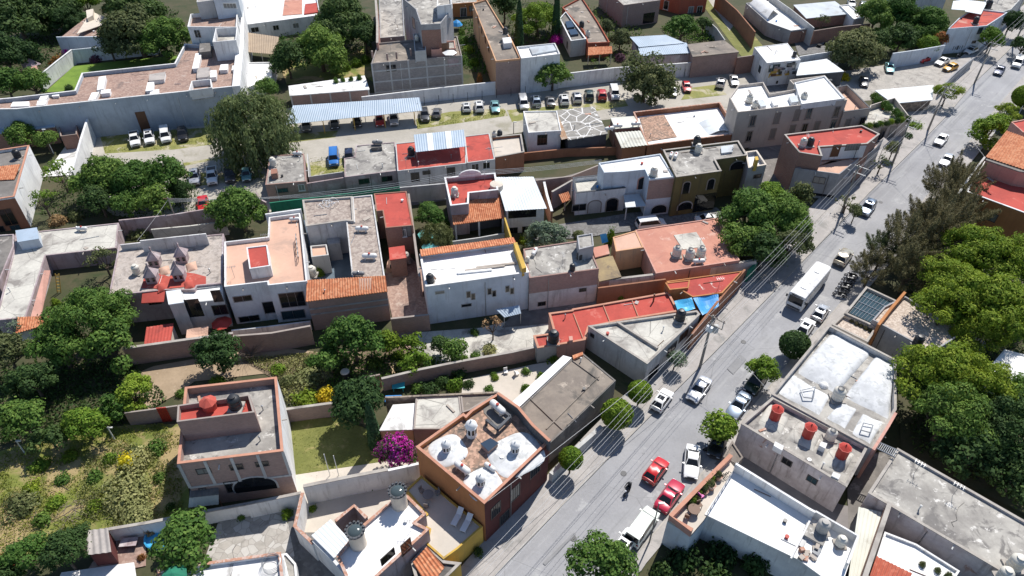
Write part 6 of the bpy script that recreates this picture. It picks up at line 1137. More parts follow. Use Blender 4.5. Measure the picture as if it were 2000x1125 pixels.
for a in range(4): m = MB(); m.box((q.x+.5*math.cos(a*PI/2+.7), q.y+.5*math.sin(a*PI/2+.7)), .08, .08, zT, zT+.7); m.build('leg', W['wood'], tt)
for k in range(8): bush('small potted plant in a row along the salmon parapet', 1350+k*6.0, 984-k*7.4, 11, 1.2, 'leafbright' if k % 2 else 'leafgrey', 'potted_plant', 'potted plants along the terrace parapet', 'potted plant', zT)
bush('bright green potted palm in the middle of the terrace', 1354, 968, 10, 1.2, 'leafyellow', 'potted_plant', None, 'potted plant', zT)
for k, (x, y, s) in enumerate(((1389,948,1.3), (1404,930,1.1), (1378,958,.9))): q = P(x, y, zT+.5); m = MB(); m.lathe((q.x,q.y,zT+.01), [(.3*s,0), (.4*s,.5*s), (.36*s,.5*s)], 12); o = m.build('planter_pot', W['brickcoping'], None, loc=(q.x,q.y,zT)); tag(o, 'terracotta planter pot standing by the roof terrace railing', 'planter', 'planter pots on the roof terrace'); bush('leafy plant growing in a terracotta pot on roof terrace', x, y-6, 9*s, 1.0, 'leafgrey', 'potted_plant', 'plants in the terrace pots', 'potted plant', zT+.45*s)
rl = thing('terrace_railing', 'thin steel railing between roof terrace and white roof', 'railing', P(1405,965,zT))
for z in (.5, 1.0): a, b = P(1380,1008,4.6), P(1438,914,4.6); m = MB(); m.tube([a+Z*z, b+Z*z], .03, 5); m.build('rail', W['steel'], rl)
for k in range(9): a = P(1380,1008,4.6).lerp(P(1438,914,4.6), k/8); m = MB(); m.tube([a-Z*.05, a+Z*1.0], .03, 5); m.build('rail_post', W['steel'], rl)
for k in range(5): q = P(1400+k*5, 935-k*2, zT+.3); m = MB(); m.tube([(q.x-.4,q.y-.3,zT), (q.x+.1,q.y,zT+.9), (q.x+.5,q.y+.3,zT+.2)], .05); o = m.build('twisted_railing', W['blacksteel'], None, loc=(q.x,q.y,zT)); tag(o, 'black wrought iron piece in the terrace corner', 'railing', 'wrought iron pieces on the terrace')
# yellow corrugated and others
cr = building('corrugated_passage', 'narrow passage under cream corrugated sheets beside the white roof', [(1679,993), (1720,1002), (1686,1130), (1660,1130)], 3.2, 'darkwall', 'concdark', 0); sheet(cr['root'], 'corrugated_roof', [(1677,990), (1723,1000), (1690,1140), (1656,1135)], [3.6,3.6,3.3,3.3], 'corr', 'metalcream')
wall('tall brick party wall right of the cream corrugated roof', [(1738,982), (1715,1050), (1688,1130)], 5, 'brick', .35, 'party_wall', cop='coping')
H5 = building('white_roof_house', 'white roofed house with planters at the bottom right', [(1728,1038), (1790,1062), (1875,1115), (1840,1170), (1700,1170), (1712,1088)], 3.6, 'white', 'whiteroof', .3); sheet(H5['root'], 'tile_roof', [(1712,1086), (1782,1120), (1760,1160), (1690,1150)], [4.0,4.0,3.6,3.6], 'tile', 'tilered')
for k, (x, y) in enumerate(((1805,1100), (1835,1112), (1856,1122))): bush('spiky potted plant standing on the bottom right white roof', x, y, 10, 1.0, 'leafgrey', 'potted_plant', 'potted plants on the bottom right roof', 'potted plant', 3.3)
ty = MB(); q = P(1768,1012); ty.lathe((q.x,q.y,0), [(.95,0), (1.0,.15), (.95,.35), (.55,.35)], 18); o = ty.build('old_tyre', W['rubber'], None, 40, loc=(q.x,q.y,0)); tag(o, 'big dark tyre lying in the narrow shaded yard', 'tyre')
# H6 patio with glazed roof
H6 = building('gravel_roof_house', 'house with pale gravel roof and grey side wall beside dark trees', [(1704,624), (1727,598), (1768,578), (1884,648), (1822,688)], 5.0, 'greywall', 'gravel', .35)
wall('orange wall slanting between glazed court and gravel roof', [(1768,570), (1742,600), (1716,634)], 5.6, 'orange', .35, 'party_wall'); tank('black tank at the gravel roof edge', 'black', 1793, 668, H6['deck'], 1.1)
H6b = building('glazed_court', 'court covered by blue-green glass roof between sandy walls', [(1692,560), (1756,590), (1712,640), (1650,612)], 4.2, 'cream', 'bluefloor', .9, cop='coping'); a, b, c, d = [P(x, y, 3.9) for x, y in ((1693,568),(1750,594),(1708,633),(1656,610))]; m = MB(); m.sheet(a, b, c, d, 1, 1, lambda u, v: 0, .03); m.build('glass_roof', W['glassblue'], H6b['root'])
for i in range(9): t_ = (i+.5)/9; p, q = a.lerp(b, t_), d.lerp(c, t_); m = MB(); m.tube([p+Z*.04, q+Z*.04], .028, 5); m.build('glazing_bar', W['steel'], H6b['root'])
for i in range(1, 4): p, q = a.lerp(d, i/4), b.lerp(c, i/4); m = MB(); m.tube([p+Z*.06, q+Z*.06], .05, 5); m.build('purlin', W['metalgrey'], H6b['root'])
H6c = building('gravel_terrace', 'low gravel terrace with planters between glazed court and vaults', [(1648,613), (1712,641), (1694,668), (1625,634)], 4.0, 'cream', 'gravel', .5, cop='coping')
for k in range(5): bush('low dry planter shrub on the gravel terrace edge', 1665+k*9, 625+k*4.5, 6, .7, 'leafolive', 'planter_shrub', 'planter shrubs on the gravel terrace', 'shrub', 3.5)
H7 = building('white_house', 'bright white roofed house at right edge beyond big trees', [(1962,682), (2030,700), (2030,760), (1928,722)], 3.8, 'white', 'whiteroof', .15)
pg = thing('white_pergola', 'white slatted pergola between trees and gravel roof', 'pergola', P(1890,655))
for k in range(12): p, q = P(1872+k*5, 642+k*2.4, 3), P(1862+k*5, 662+k*2.4, 3); m = MB(); m.tube([p, q], .07, 5); m.build('slat', W['frame'], pg)
for x, y in ((1875,645), (1925,668), (1865,662), (1915,686)): p = P(x, y, 3); m = MB(); m.tube([(p.x,p.y,0), (p.x,p.y,3)], .07); m.build('post', W['frame'], pg)
hH8 = hb((1993,412),(1955,455))
H8 = building('orange_house', 'orange house at right edge with red flat roof terrace', [(1887,374), (1923,316), (2060,345), (2060,440), (1993,413)], 7.2, 'orange', 'red', .3, cop='white'); win(H8, 1937, 424, 1.3, 1.3, 'd')
H8b = building('tile_roof_house', 'upper house storey with broad orange tile roof at right edge', [(1926,312), (1964,262), (2060,290), (2060,345), (1990,334)], 9.6, 'pink', 'concdark', 0); sheet(H8b['root'], 'tile_roof', [(1966,255), (2060,288), (2060,350), (1925,306)], [11,11,9.8,9.8], 'tile', 'tile')
wall('white coping wall edging the red terrace by the street', [(1872,378), (1905,330), (1924,306)], 7.6, 'palegrey', .3, 'parapet_wall'); 
building('red_roof_shed', 'strip of red roof above the tiled house', [(1975,238), (2040,225), (2060,262), (1998,258)], 8, 'pink', 'red', .2)
building('pool_house', 'patch of turquoise floor below the orange house', [(1975,470), (2040,480), (2040,520), (1990,500)], 1.0, 'bluewhite', 'turq', .1)
# ---------------------------------------------------------------- trees and shrubs
T = tree
# top left woodland
for a in [('dark leafy tree at the top left corner', 30,30,68,6,'broad','leafdark'), ('dark tree behind the garden kiosk at left edge', 8,105,54,5,'broad','leafdark'), ('brighter round tree at the left end of the clay roof', 62,160,34,4,'broad','leaf'), ('mid green tree at left edge below the kiosk', 12,165,38,4,'broad','leaf'),
 ('dark tree at top edge left of the beige gable', 95,20,52,5,'broad','leafdark'), ('large olive tree between gable and white garden house', 268,66,70,5.5,'broad','leafgrey'), ('tall dark tree at top edge above white garden wall', 255,8,62,6,'broad','leafdark'), ('green tree shading the right end of the lawn', 318,74,48,5,'broad','leaf'),
 ('small tree at top edge with yellowish leaves', 165,2,26,5,'round','leafbright'), ('dark tree behind the small white house by shade', 130,40,34,4,'broad','leafdark'), ('tree overhanging the purple shrub on the garden wall', 212,86,30,4,'sparse','leafgrey'),
 ('leafy tree in front of the long blue shed roof', 45,262,32,3,'broad','leaf'), ('second leafy tree by the blue shed with lamp post', 88,272,24,3,'round','leaf')]: T(*a)
bush('purple-leaved shrub growing against the white garden wall', 185,110,16,2.5,'leafpurple'); bush('magenta bougainvillea on the corner of the white garden wall', 129, 98, 14, 3.4, 'flower'); bush('reddish vine tumbling over the sloping garden wall', 108,112,20,3,'leafred'); bush('round clipped shrub on the bright lawn', 134,168,11,1.6,'leafdark')
for a in [('large dark tree behind block shed at top centre', 662,44,60,6,'broad','leafdark'), ('slim dark tree touching the large one at top centre', 712,66,32,5,'round','leafdark'), ('bright dense tree standing in the lawn garden', 626,98,56,5,'broad','leaf'), ('dark narrow tree left of the bright lawn tree', 560,112,36,5,'round','leafdark'),
 ('small tree behind the top of the weeping pepper tree', 520,172,26,4,'round','leaf')]: T(*a)
T('huge weeping pepper tree drooping over the parking lot', 488,240,80,7,'willow','leafwillow',1.15); 
for x, y, r in ((655,130,12), (676,126,13), (694,118,14), (712,112,12)): bush('tall banana-like plant at the edge of lawn garden', x, y, r, 2.6, 'leafbright', 'garden_plant', 'banana-like plants on the lawn edge', 'plant')
for a in [('bright tree between the two tall cypresses', 1050,38,48,4,'feather','leafbright'), ('dark tree at the top edge beside left cypress', 985,8,30,5,'broad','leafdark'), ('tree climbing the white lot wall behind silver cars', 1080,148,34,3.4,'broad','leaf'), ('large loose olive tree over the parked cars', 1262,155,62,5,'sparse','leafgrey',1.0),
 ('green tree in front of the brick red house', 1332,55,30,4,'broad','leaf'), ('round shrubby tree behind the clay porch', 1185,52,17,3,'round','leafgrey'), ('shrubby tree next to magenta blossom and metal sheets', 1212,75,22,3,'round','leafgrey'), ('small dark tree right of brick red house', 1375,45,14,3,'round','leafdark')]: T(*a)
T('large loose olive tree inner crown over parked cars', 1275,165,48,4.5,'broad','leafgrey')
T('left tall slim cypress behind peach-walled house', 1014,45,46,6.2,'cypress','cypress',1.0); T('right tall slim cypress beside the solar collectors', 1087,28,46,6.2,'cypress','cypress',1.0)
bush('magenta bougainvillea beside the right cypress', 1088,70,15,3.2,'flower'); bush('magenta bougainvillea spilling on the metal sheets', 1249,84,17,5.8,'flower'); bush('purple-grey shrub under the clay porch', 1213,108,18,2.4,'leafpurple'); bush('bougainvillea vine hanging over the block house wall', 938,150,8,3.5,'leafred')
for x, y, r in ((905,75,14), (915,92,15), (905,112,16), (925,118,14), (902,58,9)): bush('leafy yard shrub beside the peach-walled house', x, y, r, 2.2, 'leaf' if x < 910 else 'leafbright', 'yard_shrub', 'yard shrubs beside the peach-walled house')
for x in (1148,1163,1178,1193,1206): bush('ivy clump growing over the lot wall', x, 140-(x-1148)*.08, 12, 3.3, 'leafgrey', 'ivy', 'ivy clumps on the lot wall')
bush('ivy draped over the brick shed end of lot wall', 1315,112,11,4.2,'leafgrey','ivy'); um = thing('blue_parasol', 'blue folded parasol in the orange house yard', 'parasol', P(892,44)); q = P(892,42,2); m = MB(); m.lathe((q.x,q.y,1.2), [(1.5,0), (.9,.7), (.05,1.3)], 9); m.build('canopy', W['tarp'], um); m = MB(); m.tube([(q.x,q.y,0), (q.x,q.y,2.5)], .05); m.build('pole', W['steel'], um)
um = thing('white_parasol', 'white hexagonal parasol on the block house roof terrace', 'parasol', P(877,100,hB5)); q = P(878,101,hB5+1.6); m = MB(); m.lathe((q.x,q.y,hB5+1.4), [(1.55,0), (.05,.5)], 6); m.build('canopy', W['whiteplastic'], um); m = MB(); m.tube([(q.x,q.y,hB5-.3), (q.x,q.y,hB5+1.9)], .05); m.build('pole', W['steel'], um)
# top right
for a in [('large dark olive round tree by the white metal shed', 1675,98,57,4.6,'broad','leafgrey',.95), ('dense tree at top edge left in the far grove', 1712,28,38,5,'broad','leaf'), ('dense tree at top edge centre of the far grove', 1762,22,42,5.5,'broad','leaf'), ('dark tree in the middle of the far grove', 1762,72,34,4,'broad','leafdark'), ('dense green tree at the right of the far grove', 1810,45,40,4.5,'broad','leaf'),
 ('low yellowish tree hanging over the taxi yard wall', 1812,86,20,3.4,'round','leafbright'), ('reddish-leaved tree left of the tall white house front', 1838,76,14,3.5,'round','leafred'), ('dark tree right of big olive tree in the grove', 1722,78,24,4,'broad','leafdark'), ('wispy tree in front of the bluish grey roof', 1606,40,17,4,'sparse','leafgrey'),
 ('bright street tree by the far power lines', 1938,74,26,4,'broad','leafbright'), ('dark street tree at the top right corner', 1975,42,28,4,'broad','leafdark'), ('dark round tree on the far right pavement', 2000,88,24,3,'broad','leafdark'), ('bright feathery street tree beside the stone shed', 1852,178,27,3.4,'feather','leafyellow'),
 ('dense round tree beside the street left of tiled house', 1935,252,42,3.6,'broad','topiary',.9), ('bright flat-topped tree behind the dense round tree', 1968,218,26,3,'feather','leafyellow'), ('rounded clipped tree cut by the right edge', 2003,188,24,3,'ball','topiary')]: T(*a)
bush('golden yellow shrub beside the white metal shed', 1652,146,13,2.6,'leafgold'); bush('flat clipped hedge bush on the pavement below stone shed', 1791,240,20,1.5,'topiary')
for k in range(9): t_ = k/8; bush('ivy clump along the top of the walled garage', 1690+t_*84, 243-t_*14, 9, 1.3, 'topiary' if k % 2 else 'leafdark', 'ivy', 'ivy clumps on the walled garage', base=hd-.5)
for k in range(6): t_ = k/5; bush('tall ivy clump on the back edge of the garage', 1708+t_*52, 184+t_*38, 11, 1.7, 'leaf', 'ivy', 'ivy clumps at the garage back', base=hd-.6)
for x, y in ((1568,68),(1578,64),(1600,72),(1612,80),(1598,84),(1618,70),(1606,64)):
    q = P(x, y+8); ty = MB(); ty.lathe((q.x,q.y,0), [(.5,0), (.55,.15), (.5,.3), (.28,.3)], 14); ty.lathe((q.x+.2,q.y+.1,.31), [(.5,0), (.55,.15), (.5,.3), (.28,.3)], 14); o = ty.build('tyre_pile', W['rubber'], None, 40, loc=(q.x,q.y,0)); tag(o, 'pile of dark tyres behind the big olive tree', 'tyres', 'tyre piles in the yard')
# grove left middle
for a in [('large tree at left of the grove under the lot', 205,345,54,4.5,'broad','leaf'), ('tree in the middle of the grove under the lot', 268,352,50,4.6,'broad','leaf'), ('tree at the right end of the grove under the lot', 322,342,46,4.4,'broad','leaf'), ('front left tree of the grove under the lot', 192,388,36,3.6,'broad','leafdark'), ('front right tree of the grove under the lot', 298,392,38,3.6,'broad','leaf'), ('front middle tree of the grove with yellowish tips', 245,398,32,3.4,'broad','leaf'), ('low dark tree at the right foot of the grove', 350,372,24,2.5,'round','leafdark'),
 ('feathery tree beside the white yard wall', 115,338,34,4,'sparse','leafbright'), ('feathery bright shrubby tree by the white side wall', 82,392,28,3.4,'sparse','leafbright'), ('round leafy tree beside the modern house and lane', 466,405,54,4.6,'broad','leaf'), ('grey sparse tree leaning out of the dark courtyard', 200,505,32,3.5,'sparse','leafgrey'),
 ('big spreading tree in front of the pyramid-chimney house', 168,618,84,6,'feather','leaf',.95), ('lower left limb crown of the spreading tree group', 112,672,56,4.5,'broad','leaf'), ('lower right crown of the spreading tree group', 215,668,54,4.2,'broad','leaf'), ('grey-green tree at left edge below the tile shed', 12,688,44,4,'broad','leafgrey'), ('greyish shrubby tree left of the spreading tree', 28,640,24,3,'sparse','leafblue'),
 ('dark glossy tree in front of the old brick wall', 424,688,50,3.8,'broad','leafdark'), ('bright leafy bushy tree by the bare dirt yard', 258,765,38,2.8,'broad','leafbright'), ('low leafy tree under the bright bushy one', 225,790,30,2.4,'broad','leaf'), ('dark tree at left edge above the weedy field', 38,818,46,3.6,'broad','leaf'), ('tree with yellow leaves along the field top', 165,826,42,3,'broad','leafbright'), ('dark shrubby tree between field and left edge', 95,852,34,2.6,'broad','leafdark'), ('dark tree deep in the shade below spreading tree', 60,740,44,3.5,'broad','leafdark'),
 ('dark tree at bottom left beside maroon shed', 122,1078,46,3.4,'broad','leafdark'), ('leafy tree at the bottom left corner', 42,1085,44,3.2,'broad','leaf'), ('broad bright leafy tree over the blue pool', 366,1058,66,4,'broad','leaf',.9), ('bluish dark tree left of the maroon shed roof', 152,1050,26,2.6,'round','leafdark'), ('small dark tree at the bottom left corner edge', 12,1120,30,3,'round','leafdark')]: T(*a)
for a in [('grey bush in the middle of the weedy field', 240,950,60,3,'weed'), ('yellow-flowered bush at the top of the weedy field', 262,900,46,2.8,'weed'), ('pale bush at the bottom of the weedy field by wall', 255,1000,54,2.4,'weed'), ('pale green bush on the left side of field', 20,985,52,2.6,'leafgrey'), ('dark bush beside the brick house corner', 300,868,28,2,'leaf'), ('small bush next to red gate in field', 262,880,24,1.8,'leafgrey'), ('reddish flowering bush at the bottom left edge', 8,1092,20,2.6,'leafred'), ('low bush in the brick house shadow', 332,985,13,1.2,'leaf'), ('bush against white wall right of the shed', 288,1035,15,1.6,'leafdry'), ('bright low bush in the shade under the field trees', 215,800,26,1.8,'leafbright'), ('small bush on the bare dirt yard', 352,765,16,1.2,'leaf'), ('low bright bush behind the terracotta parapet', 420,742,22,1.3,'leafbright'), ('dark shrub strip bush behind pale concrete wall', 268,452,28,2,'leafgrey'), ('dry bush near the white side wall', 108,425,22,2,'leafdry'), ('grey dry bush left of the grove front', 145,418,20,2,'leafgrey'), ('round clipped shrub in the dark courtyard', 105,587,12,1.8,'topiary')]: bush(*a)
bush('yellow-blossomed bush scattered in the field', 250,898,26,3,'blossom'); bush('bush with orange blooms next to blue pool', 275,1085,12,1.2,'leafred')
for a in [('tall green tree below the orange tile roof', 690,664,54,4.2,'broad','leaf',1.1), ('slender dark tree left of the tall green tree', 643,700,30,3,'round','leaf'), ('oval yellow-green tree right of the tall green tree', 758,672,25,2.6,'round','leafyellow',1.2), ('yellow-green fruit tree in the garden strip', 802,672,27,2.6,'broad','leafyellow'), ('bright green fruit tree below the yellow-green one', 806,704,28,2.2,'broad','leafbright'), ('dark small tree on pale garden paving', 858,672,19,2.2,'round','leafdark'), ('round green tree on pale garden paving', 891,685,27,2.4,'round','leaf'),
 ('round dense dark tree with a dark round shadow', 700,782,58,4.2,'round','leafdark',1.05), ('dry brownish palm beside blue lean-to', 962,632,20,3.2,'sparse','leafdry'), ('silvery round tree between white roofs', 1068,458,38,2.8,'broad','leafblue'), ('leafy tree in the narrow garden by tiled porch', 843,420,30,3.2,'broad','leaf'), ('drooping grey tree beside turquoise parasols', 852,458,30,2.8,'willow','leafgrey')]: T(*a)
T('tall narrow cypress leaning in front of the round dark tree', 727,832,72,3.9,'cypress','cypress',1.0)
T('huge bougainvillea blazing magenta beside the orange house', 777,884,38,3,'broad','leaf',1.3,extra=('flower',.85))
for a in [('olive low bush beside the brick house roof', 600,735,38,1.6,'weed'), ('yellow-green bush next to the golden one', 590,772,36,2.2,'leafyellow'), ('golden leaved bush beside dark round tree', 632,768,26,2.2,'leafgold'), ('pale weeds bush behind brick house corner', 562,738,26,1.5,'leafgrey'), ('small green bush by slit-window building wall', 925,645,14,1.4,'leaf'), ('dark bush in shaded garden above brick wall', 835,752,26,1.8,'leafdark'), ('bright round bush in shaded garden', 888,745,25,1.9,'leafbright'), ('bluish dark bush behind the bright round bush', 892,722,20,1.8,'leafdark'), ('broad-leaved bush beside the white border strip', 1078,695,18,1.8,'leafbright'), ('clipped round bush on beige garden paving', 1057,732,15,1.4,'leafbright'), ('dark round bush by the white garden chairs', 1028,722,14,1.3,'leaf'), ('low bush at the lower end of beige paving', 1026,755,15,1.3,'leafbright'), ('spreading low bush in the beige garden', 956,758,16,1,'leaf'), ('tiny bush at the brick wall foot', 968,735,11,1.0,'leafbright'), ('low bush at the left of beige paving', 965,730,10,.9,'leaf'), ('dark low bush in garden by the blue table', 862,742,20,1.6,'leafdark'), ('grassy bush on pale paving next to palm', 955,682,22,1.1,'weed'), ('silver bush between the fruit trees', 815,706,22,1.5,'leafgrey'), ('bushy plant below the long red roof', 1212,580,11,2.0,'leafbright'), ('green bush left of the silvery round tree', 1026,462,18,1.6,'leafbright'), ('small bush right of the silvery round tree', 1128,455,16,1.4,'leafgrey'), ('garden bush behind grey balustrade', 832,400,22,2,'leaf'), ('small bush in the blue courtyard with flowers', 622,526,13,2.2,'leafbright'), ('hedge along the walled garden between concrete roofs', 640,342,18,1.0,'leafdark'), ('yucca-like bush at the narrow garden edge', 868,432,14,1.5,'leafbright'), ('small cactus bush by salmon annex', 1195,452,11,4.5,'leafbright'), ('small tree-like bush by the patio gate', 558,1000,17,2,'leafbright'), ('round bush below the white wall on patio', 468,1008,11,1.2,'leaf'), ('dark low plants along the tall white wall', 680,955,16,.9,'leafdark'), ('second dark low plant clump along tall white wall', 720,948,18,1.0,'leafdark'), ('low bright plant in the corner of cream patio', 610,990,13,1.0,'leafbright'), ('third dark clump at the end of tall white wall', 752,940,14,1.0,'leaf'), ('green bush behind the orange house magenta blossom', 790,845,18,1.2,'leafbright'), ('plant in tall pot at the yellow street wall', 935,1075,14,1.8,'leafdark')]: bush(*a)
for x, y, k in ((834,456,0), (842,480,1)):
    um = thing('turquoise_parasol', ['faded turquoise parasol farther up the narrow garden', 'faded turquoise parasol nearer the tile strip'][k], 'parasol', P(x,y+8)); q = P(x, y, 2.3); m = MB(); m.lathe((q.x,q.y,2.1), [(1.5,0), (.05,.6)], 8); m.build('canopy', W['turqcloth'], um); m = MB(); m.tube([(q.x,q.y,0), (q.x,q.y,2.6)], .04); m.build('pole', W['steel'], um)
# big central street tree group
for a in [('big leafy tree at left of the street grove by salmon roof', 1462,420,64,5.2,'broad','leaf'), ('big leafy tree at right of the street grove by the pavement', 1538,425,52,5,'broad','leaf'), ('front left tree of the street grove over the tanks', 1445,470,44,4.2,'broad','leaf'), ('front middle tree of the street grove', 1492,488,46,4,'broad','leafdark'), ('front right tree of the street grove near the wires', 1545,475,38,3.6,'broad','leafgrey'), ('bright topmost tree of the street grove', 1500,385,36,5.2,'broad','leafbright'), ('blurry dark oval tree beside the grey lower storey', 1565,385,24,4.2,'round','leafgrey',1.35)]: T(*a)
bush('ivy pouring down the side of the olive house', 1409,345,13,6.2,'leafbright','ivy')
for lb, x, y, r in (('small street tree nearest the red-roofed corner house', 1722,318,20), ('loose street tree halfway down the left pavement', 1655,395,20), ('little street tree below the loose one', 1672,412,15), ('small dark street tree by the far street awning', 1745,290,15)): T(lb, x, y, r, 2.4, 'sparse' if r > 16 else 'round', 'leafgrey')
T('small bluish tree in front of the wedge building', 1320,700,19,2.2,'round','leafblue'); bush('dark plants in planter by far pavement', 1775,262,14,1.4,'leafdark')
for lb, x, y, r, h in (('largest clipped round street tree', 1205,808,33,3.0), ('clipped round street tree beside the wedge building', 1250,765,25,2.8), ('clipped round street tree by the maroon facade', 1115,895,25,3.0)): T(lb, x, y, r, h, 'ball', 'topiary', 1.0)
# right side
for a in [('grey-brown pine tallest at the red terrace', 1862,372,50,5,'pine','leafolive'), ('grey-brown pine left of the pine grove by road', 1768,478,50,4.6,'pine','leafolive'), ('grey-brown pine in the middle of the pine grove', 1826,450,58,5,'pine','leafolive'), ('pale twiggy pine overhanging the road', 1724,494,34,3.6,'pine','leafgrey'), ('dark pine at the foot of the pine grove', 1775,530,52,4,'pine','leafolive'), ('pine at the right of the grove by orange house', 1872,420,48,5,'pine','leafolive'), ('low pine beside the glazed court', 1700,530,34,3,'pine','leafolive')]: T(*a)
for a in [('bright feathery tree nearest the orange house', 1912,490,74,7,'feather','leafyellow'), ('bright feathery tree at the right edge', 1975,505,72,7.5,'feather','leafyellow'), ('bright feathery tree in front of the pine grove', 1862,556,72,6.5,'feather','leafyellow'), ('broad bright tree above the gravel roof', 1925,590,86,7,'feather','leafyellow'), ('bright tree at the right edge above white house', 1990,600,66,6.5,'feather','leafbright'), ('low crown of bright tree over the pergola', 1905,640,62,5,'feather','leafyellow'), ('broad green tree shading the gravel terrace', 1848,588,58,7.5,'feather','leafyellow'),
 ('broad bright tree covering the vault corner', 1838,730,86,6.5,'feather','leafyellow'), ('large bright tree left of the white house', 1905,740,72,7,'feather','leafyellow'), ('large dark green tree right of vaulted roofs', 1860,800,86,6,'feather','leaf'), ('dark crown at the right edge above the concrete roof', 1965,830,86,5.5,'feather','leafdark'), ('dark low tree between vaults and concrete roof', 1905,880,70,4,'broad','leafdark'), ('dark low tree by the right edge and concrete roof', 1985,930,60,3.5,'broad','leafdark'), ('green crown at the right edge under the white house', 1995,770,56,5.5,'feather','leaf')]: T(*a)  # leafdark crowns: shade of the lower trees is put into their leaf colour
for a in [('dark clipped street tree by the white parked hatchback', 1553,673,31,2.6,'ball','leafdark'), ('bright street tree over a dark car before the vaulted house', 1492,720,33,3,'broad','leafbright'), ('leafy bright street tree above parked cars by the stained old house', 1410,832,34,3,'round','leafbright'), ('big dark dense street tree at bottom centre', 1176,1100,62,3.8,'broad','leaf')]: T(*a)
for lb, x, y, r in (('dark vine thicket left under the white roof', 1345,1085,42), ('dark vine thicket middle under the white roof', 1410,1080,46), ('dark vine thicket right under the white roof', 1478,1092,40), ('dark vine clump by the terrace corner', 1345,1050,24), ('dark vine thicket at the bottom edge', 1400,1120,46), ('low dark vine thicket at bottom right of the thickets', 1300,1110,36)): bush(lb, x, y, r, 3.4, 'leafdark', 'vine_thicket')
bush('spray of magenta blossom in the dark vines', 1500,1072,10,4.0,'flower')
for x, y in ((1795,1065), (1830,1085), (1850,1090), (1785,1050)): bush('bright plant in the narrow bed by the concrete roof', x, y, 11, 1.5, 'leafyellow', 'bed_plant', 'plants in the narrow bed', 'plant')
# grasses
grass('tall weeds of the overgrown field', [(-60,900), (100,850), (250,830), (350,830), (360,1000), (215,1040), (-60,1110)], 22000, .1, 'grassblade', hgt=.4, clump=.32); grass('pale flowering weeds', [(180,880), (330,850), (335,1000), (215,1035), (150,1000)], 6000, .11, 'weed', 'weeds', hgt=.9, clump=.3)
grass('garden weeds', [(470,700), (640,690), (650,740), (560,790), (545,740)], 3000, .14, 'weed', 'weeds', hgt=.5); grass('lawn grass tufts', [(562,820), (660,815), (745,850), (740,905), (640,935), (566,948)], 5000, .09, 'grassblade', hgt=.12)
grass('undergrowth below the left trees', [(-60,720), (250,700), (330,780), (250,830), (-60,880)], 6000, .2, 'leafdark', 'undergrowth', hgt=.5); grass('lot grass tufts', [(195,264), (420,248), (415,282), (205,300)], 1800, .1, 'grassblade', hgt=.14, clump=.3); grass('lot grass tufts', [(600,310), (690,298), (690,340), (602,350)], 900, .1, 'grassblade', hgt=.14, clump=.3)
grass('undergrowth below the right trees', [(1780,520), (1880,400), (2020,560), (2020,1000), (1780,880), (1760,690), (1900,650), (1770,560)], 7000, .22, 'leafdark', 'undergrowth', hgt=.6); grass('lot grass tufts', [(812,232), (985,212), (992,226), (815,252)], 1600, .1, 'grassblade', hgt=.14, clump=.3)
grass('undergrowth below the top trees', [(-60,90), (100,60), (350,20), (350,110), (200,90), (140,90), (70,150), (-60,190)], 3500, .3, 'leafdark', 'undergrowth', hgt=.7)
for px in ([(1095,20),(1200,10),(1262,70),(1240,110),(1200,120),(1150,125)], [(895,50),(930,40),(966,118),(960,150),(905,140)], [(1290,55),(1380,38),(1400,80),(1350,86),(1300,70)], [(966,0),(1100,10),(1090,80),(1010,90)], [(545,70),(725,60),(728,110),(545,112)]): grass('yard undergrowth between the far houses', px, 1300, .26, 'leaf', 'undergrowth', hgt=.9)
grass('undergrowth below the far grove', [(1690,60), (1840,50), (1830,88), (1745,100)], 2000, .3, 'leaf', 'undergrowth', hgt=.7)
grass('undergrowth behind the grove of the lot', [(70,420), (160,300), (360,330), (420,430), (240,432)], 3500, .2, 'leafdark', 'undergrowth', hgt=.6); grass('leafy garden undergrowth', [(640,690), (900,700), (900,735), (745,750), (640,770)], 3000, .17, 'leaf', 'undergrowth', hgt=.5)
for k, (x, y, r, h, lf) in enumerate(((70,905,26,1.6,'leafbright'), (120,930,22,1.2,'leaf'), (60,945,24,1.4,'leafyellow'), (180,925,24,1.5,'leaf'), (110,975,26,1.3,'leafbright'), (185,985,24,1.6,'leafyellow'), (80,1010,28,1.8,'leaf'), (215,890,24,1.6,'leafbright'), (310,930,20,1.4,'leaf'), (130,890,22,1.3,'leafyellow'))):
    bush('low wild scrub bush growing in the overgrown field', x, y, r, h, lf, 'scrub_bush', 'scrub bushes in the overgrown field')
for k, (x, y, r, h, lf) in enumerate(((540,720,22,1.5,'leafbright'), (610,700,24,1.8,'leaf'), (735,705,20,1.6,'leaf'), (772,690,18,1.5,'leafbright'), (840,705,20,1.4,'leaf'), (905,700,16,1.2,'leafbright'), (930,690,15,1.1,'leaf'), (665,715,22,1.8,'leafdark'), (815,755,20,1.5,'leaf'), (915,745,18,1.4,'leafdark'))):
    bush('leafy garden bush between the long brick wall and the houses', x, y, r, h, lf, 'garden_bush', 'garden bushes along the long brick wall')
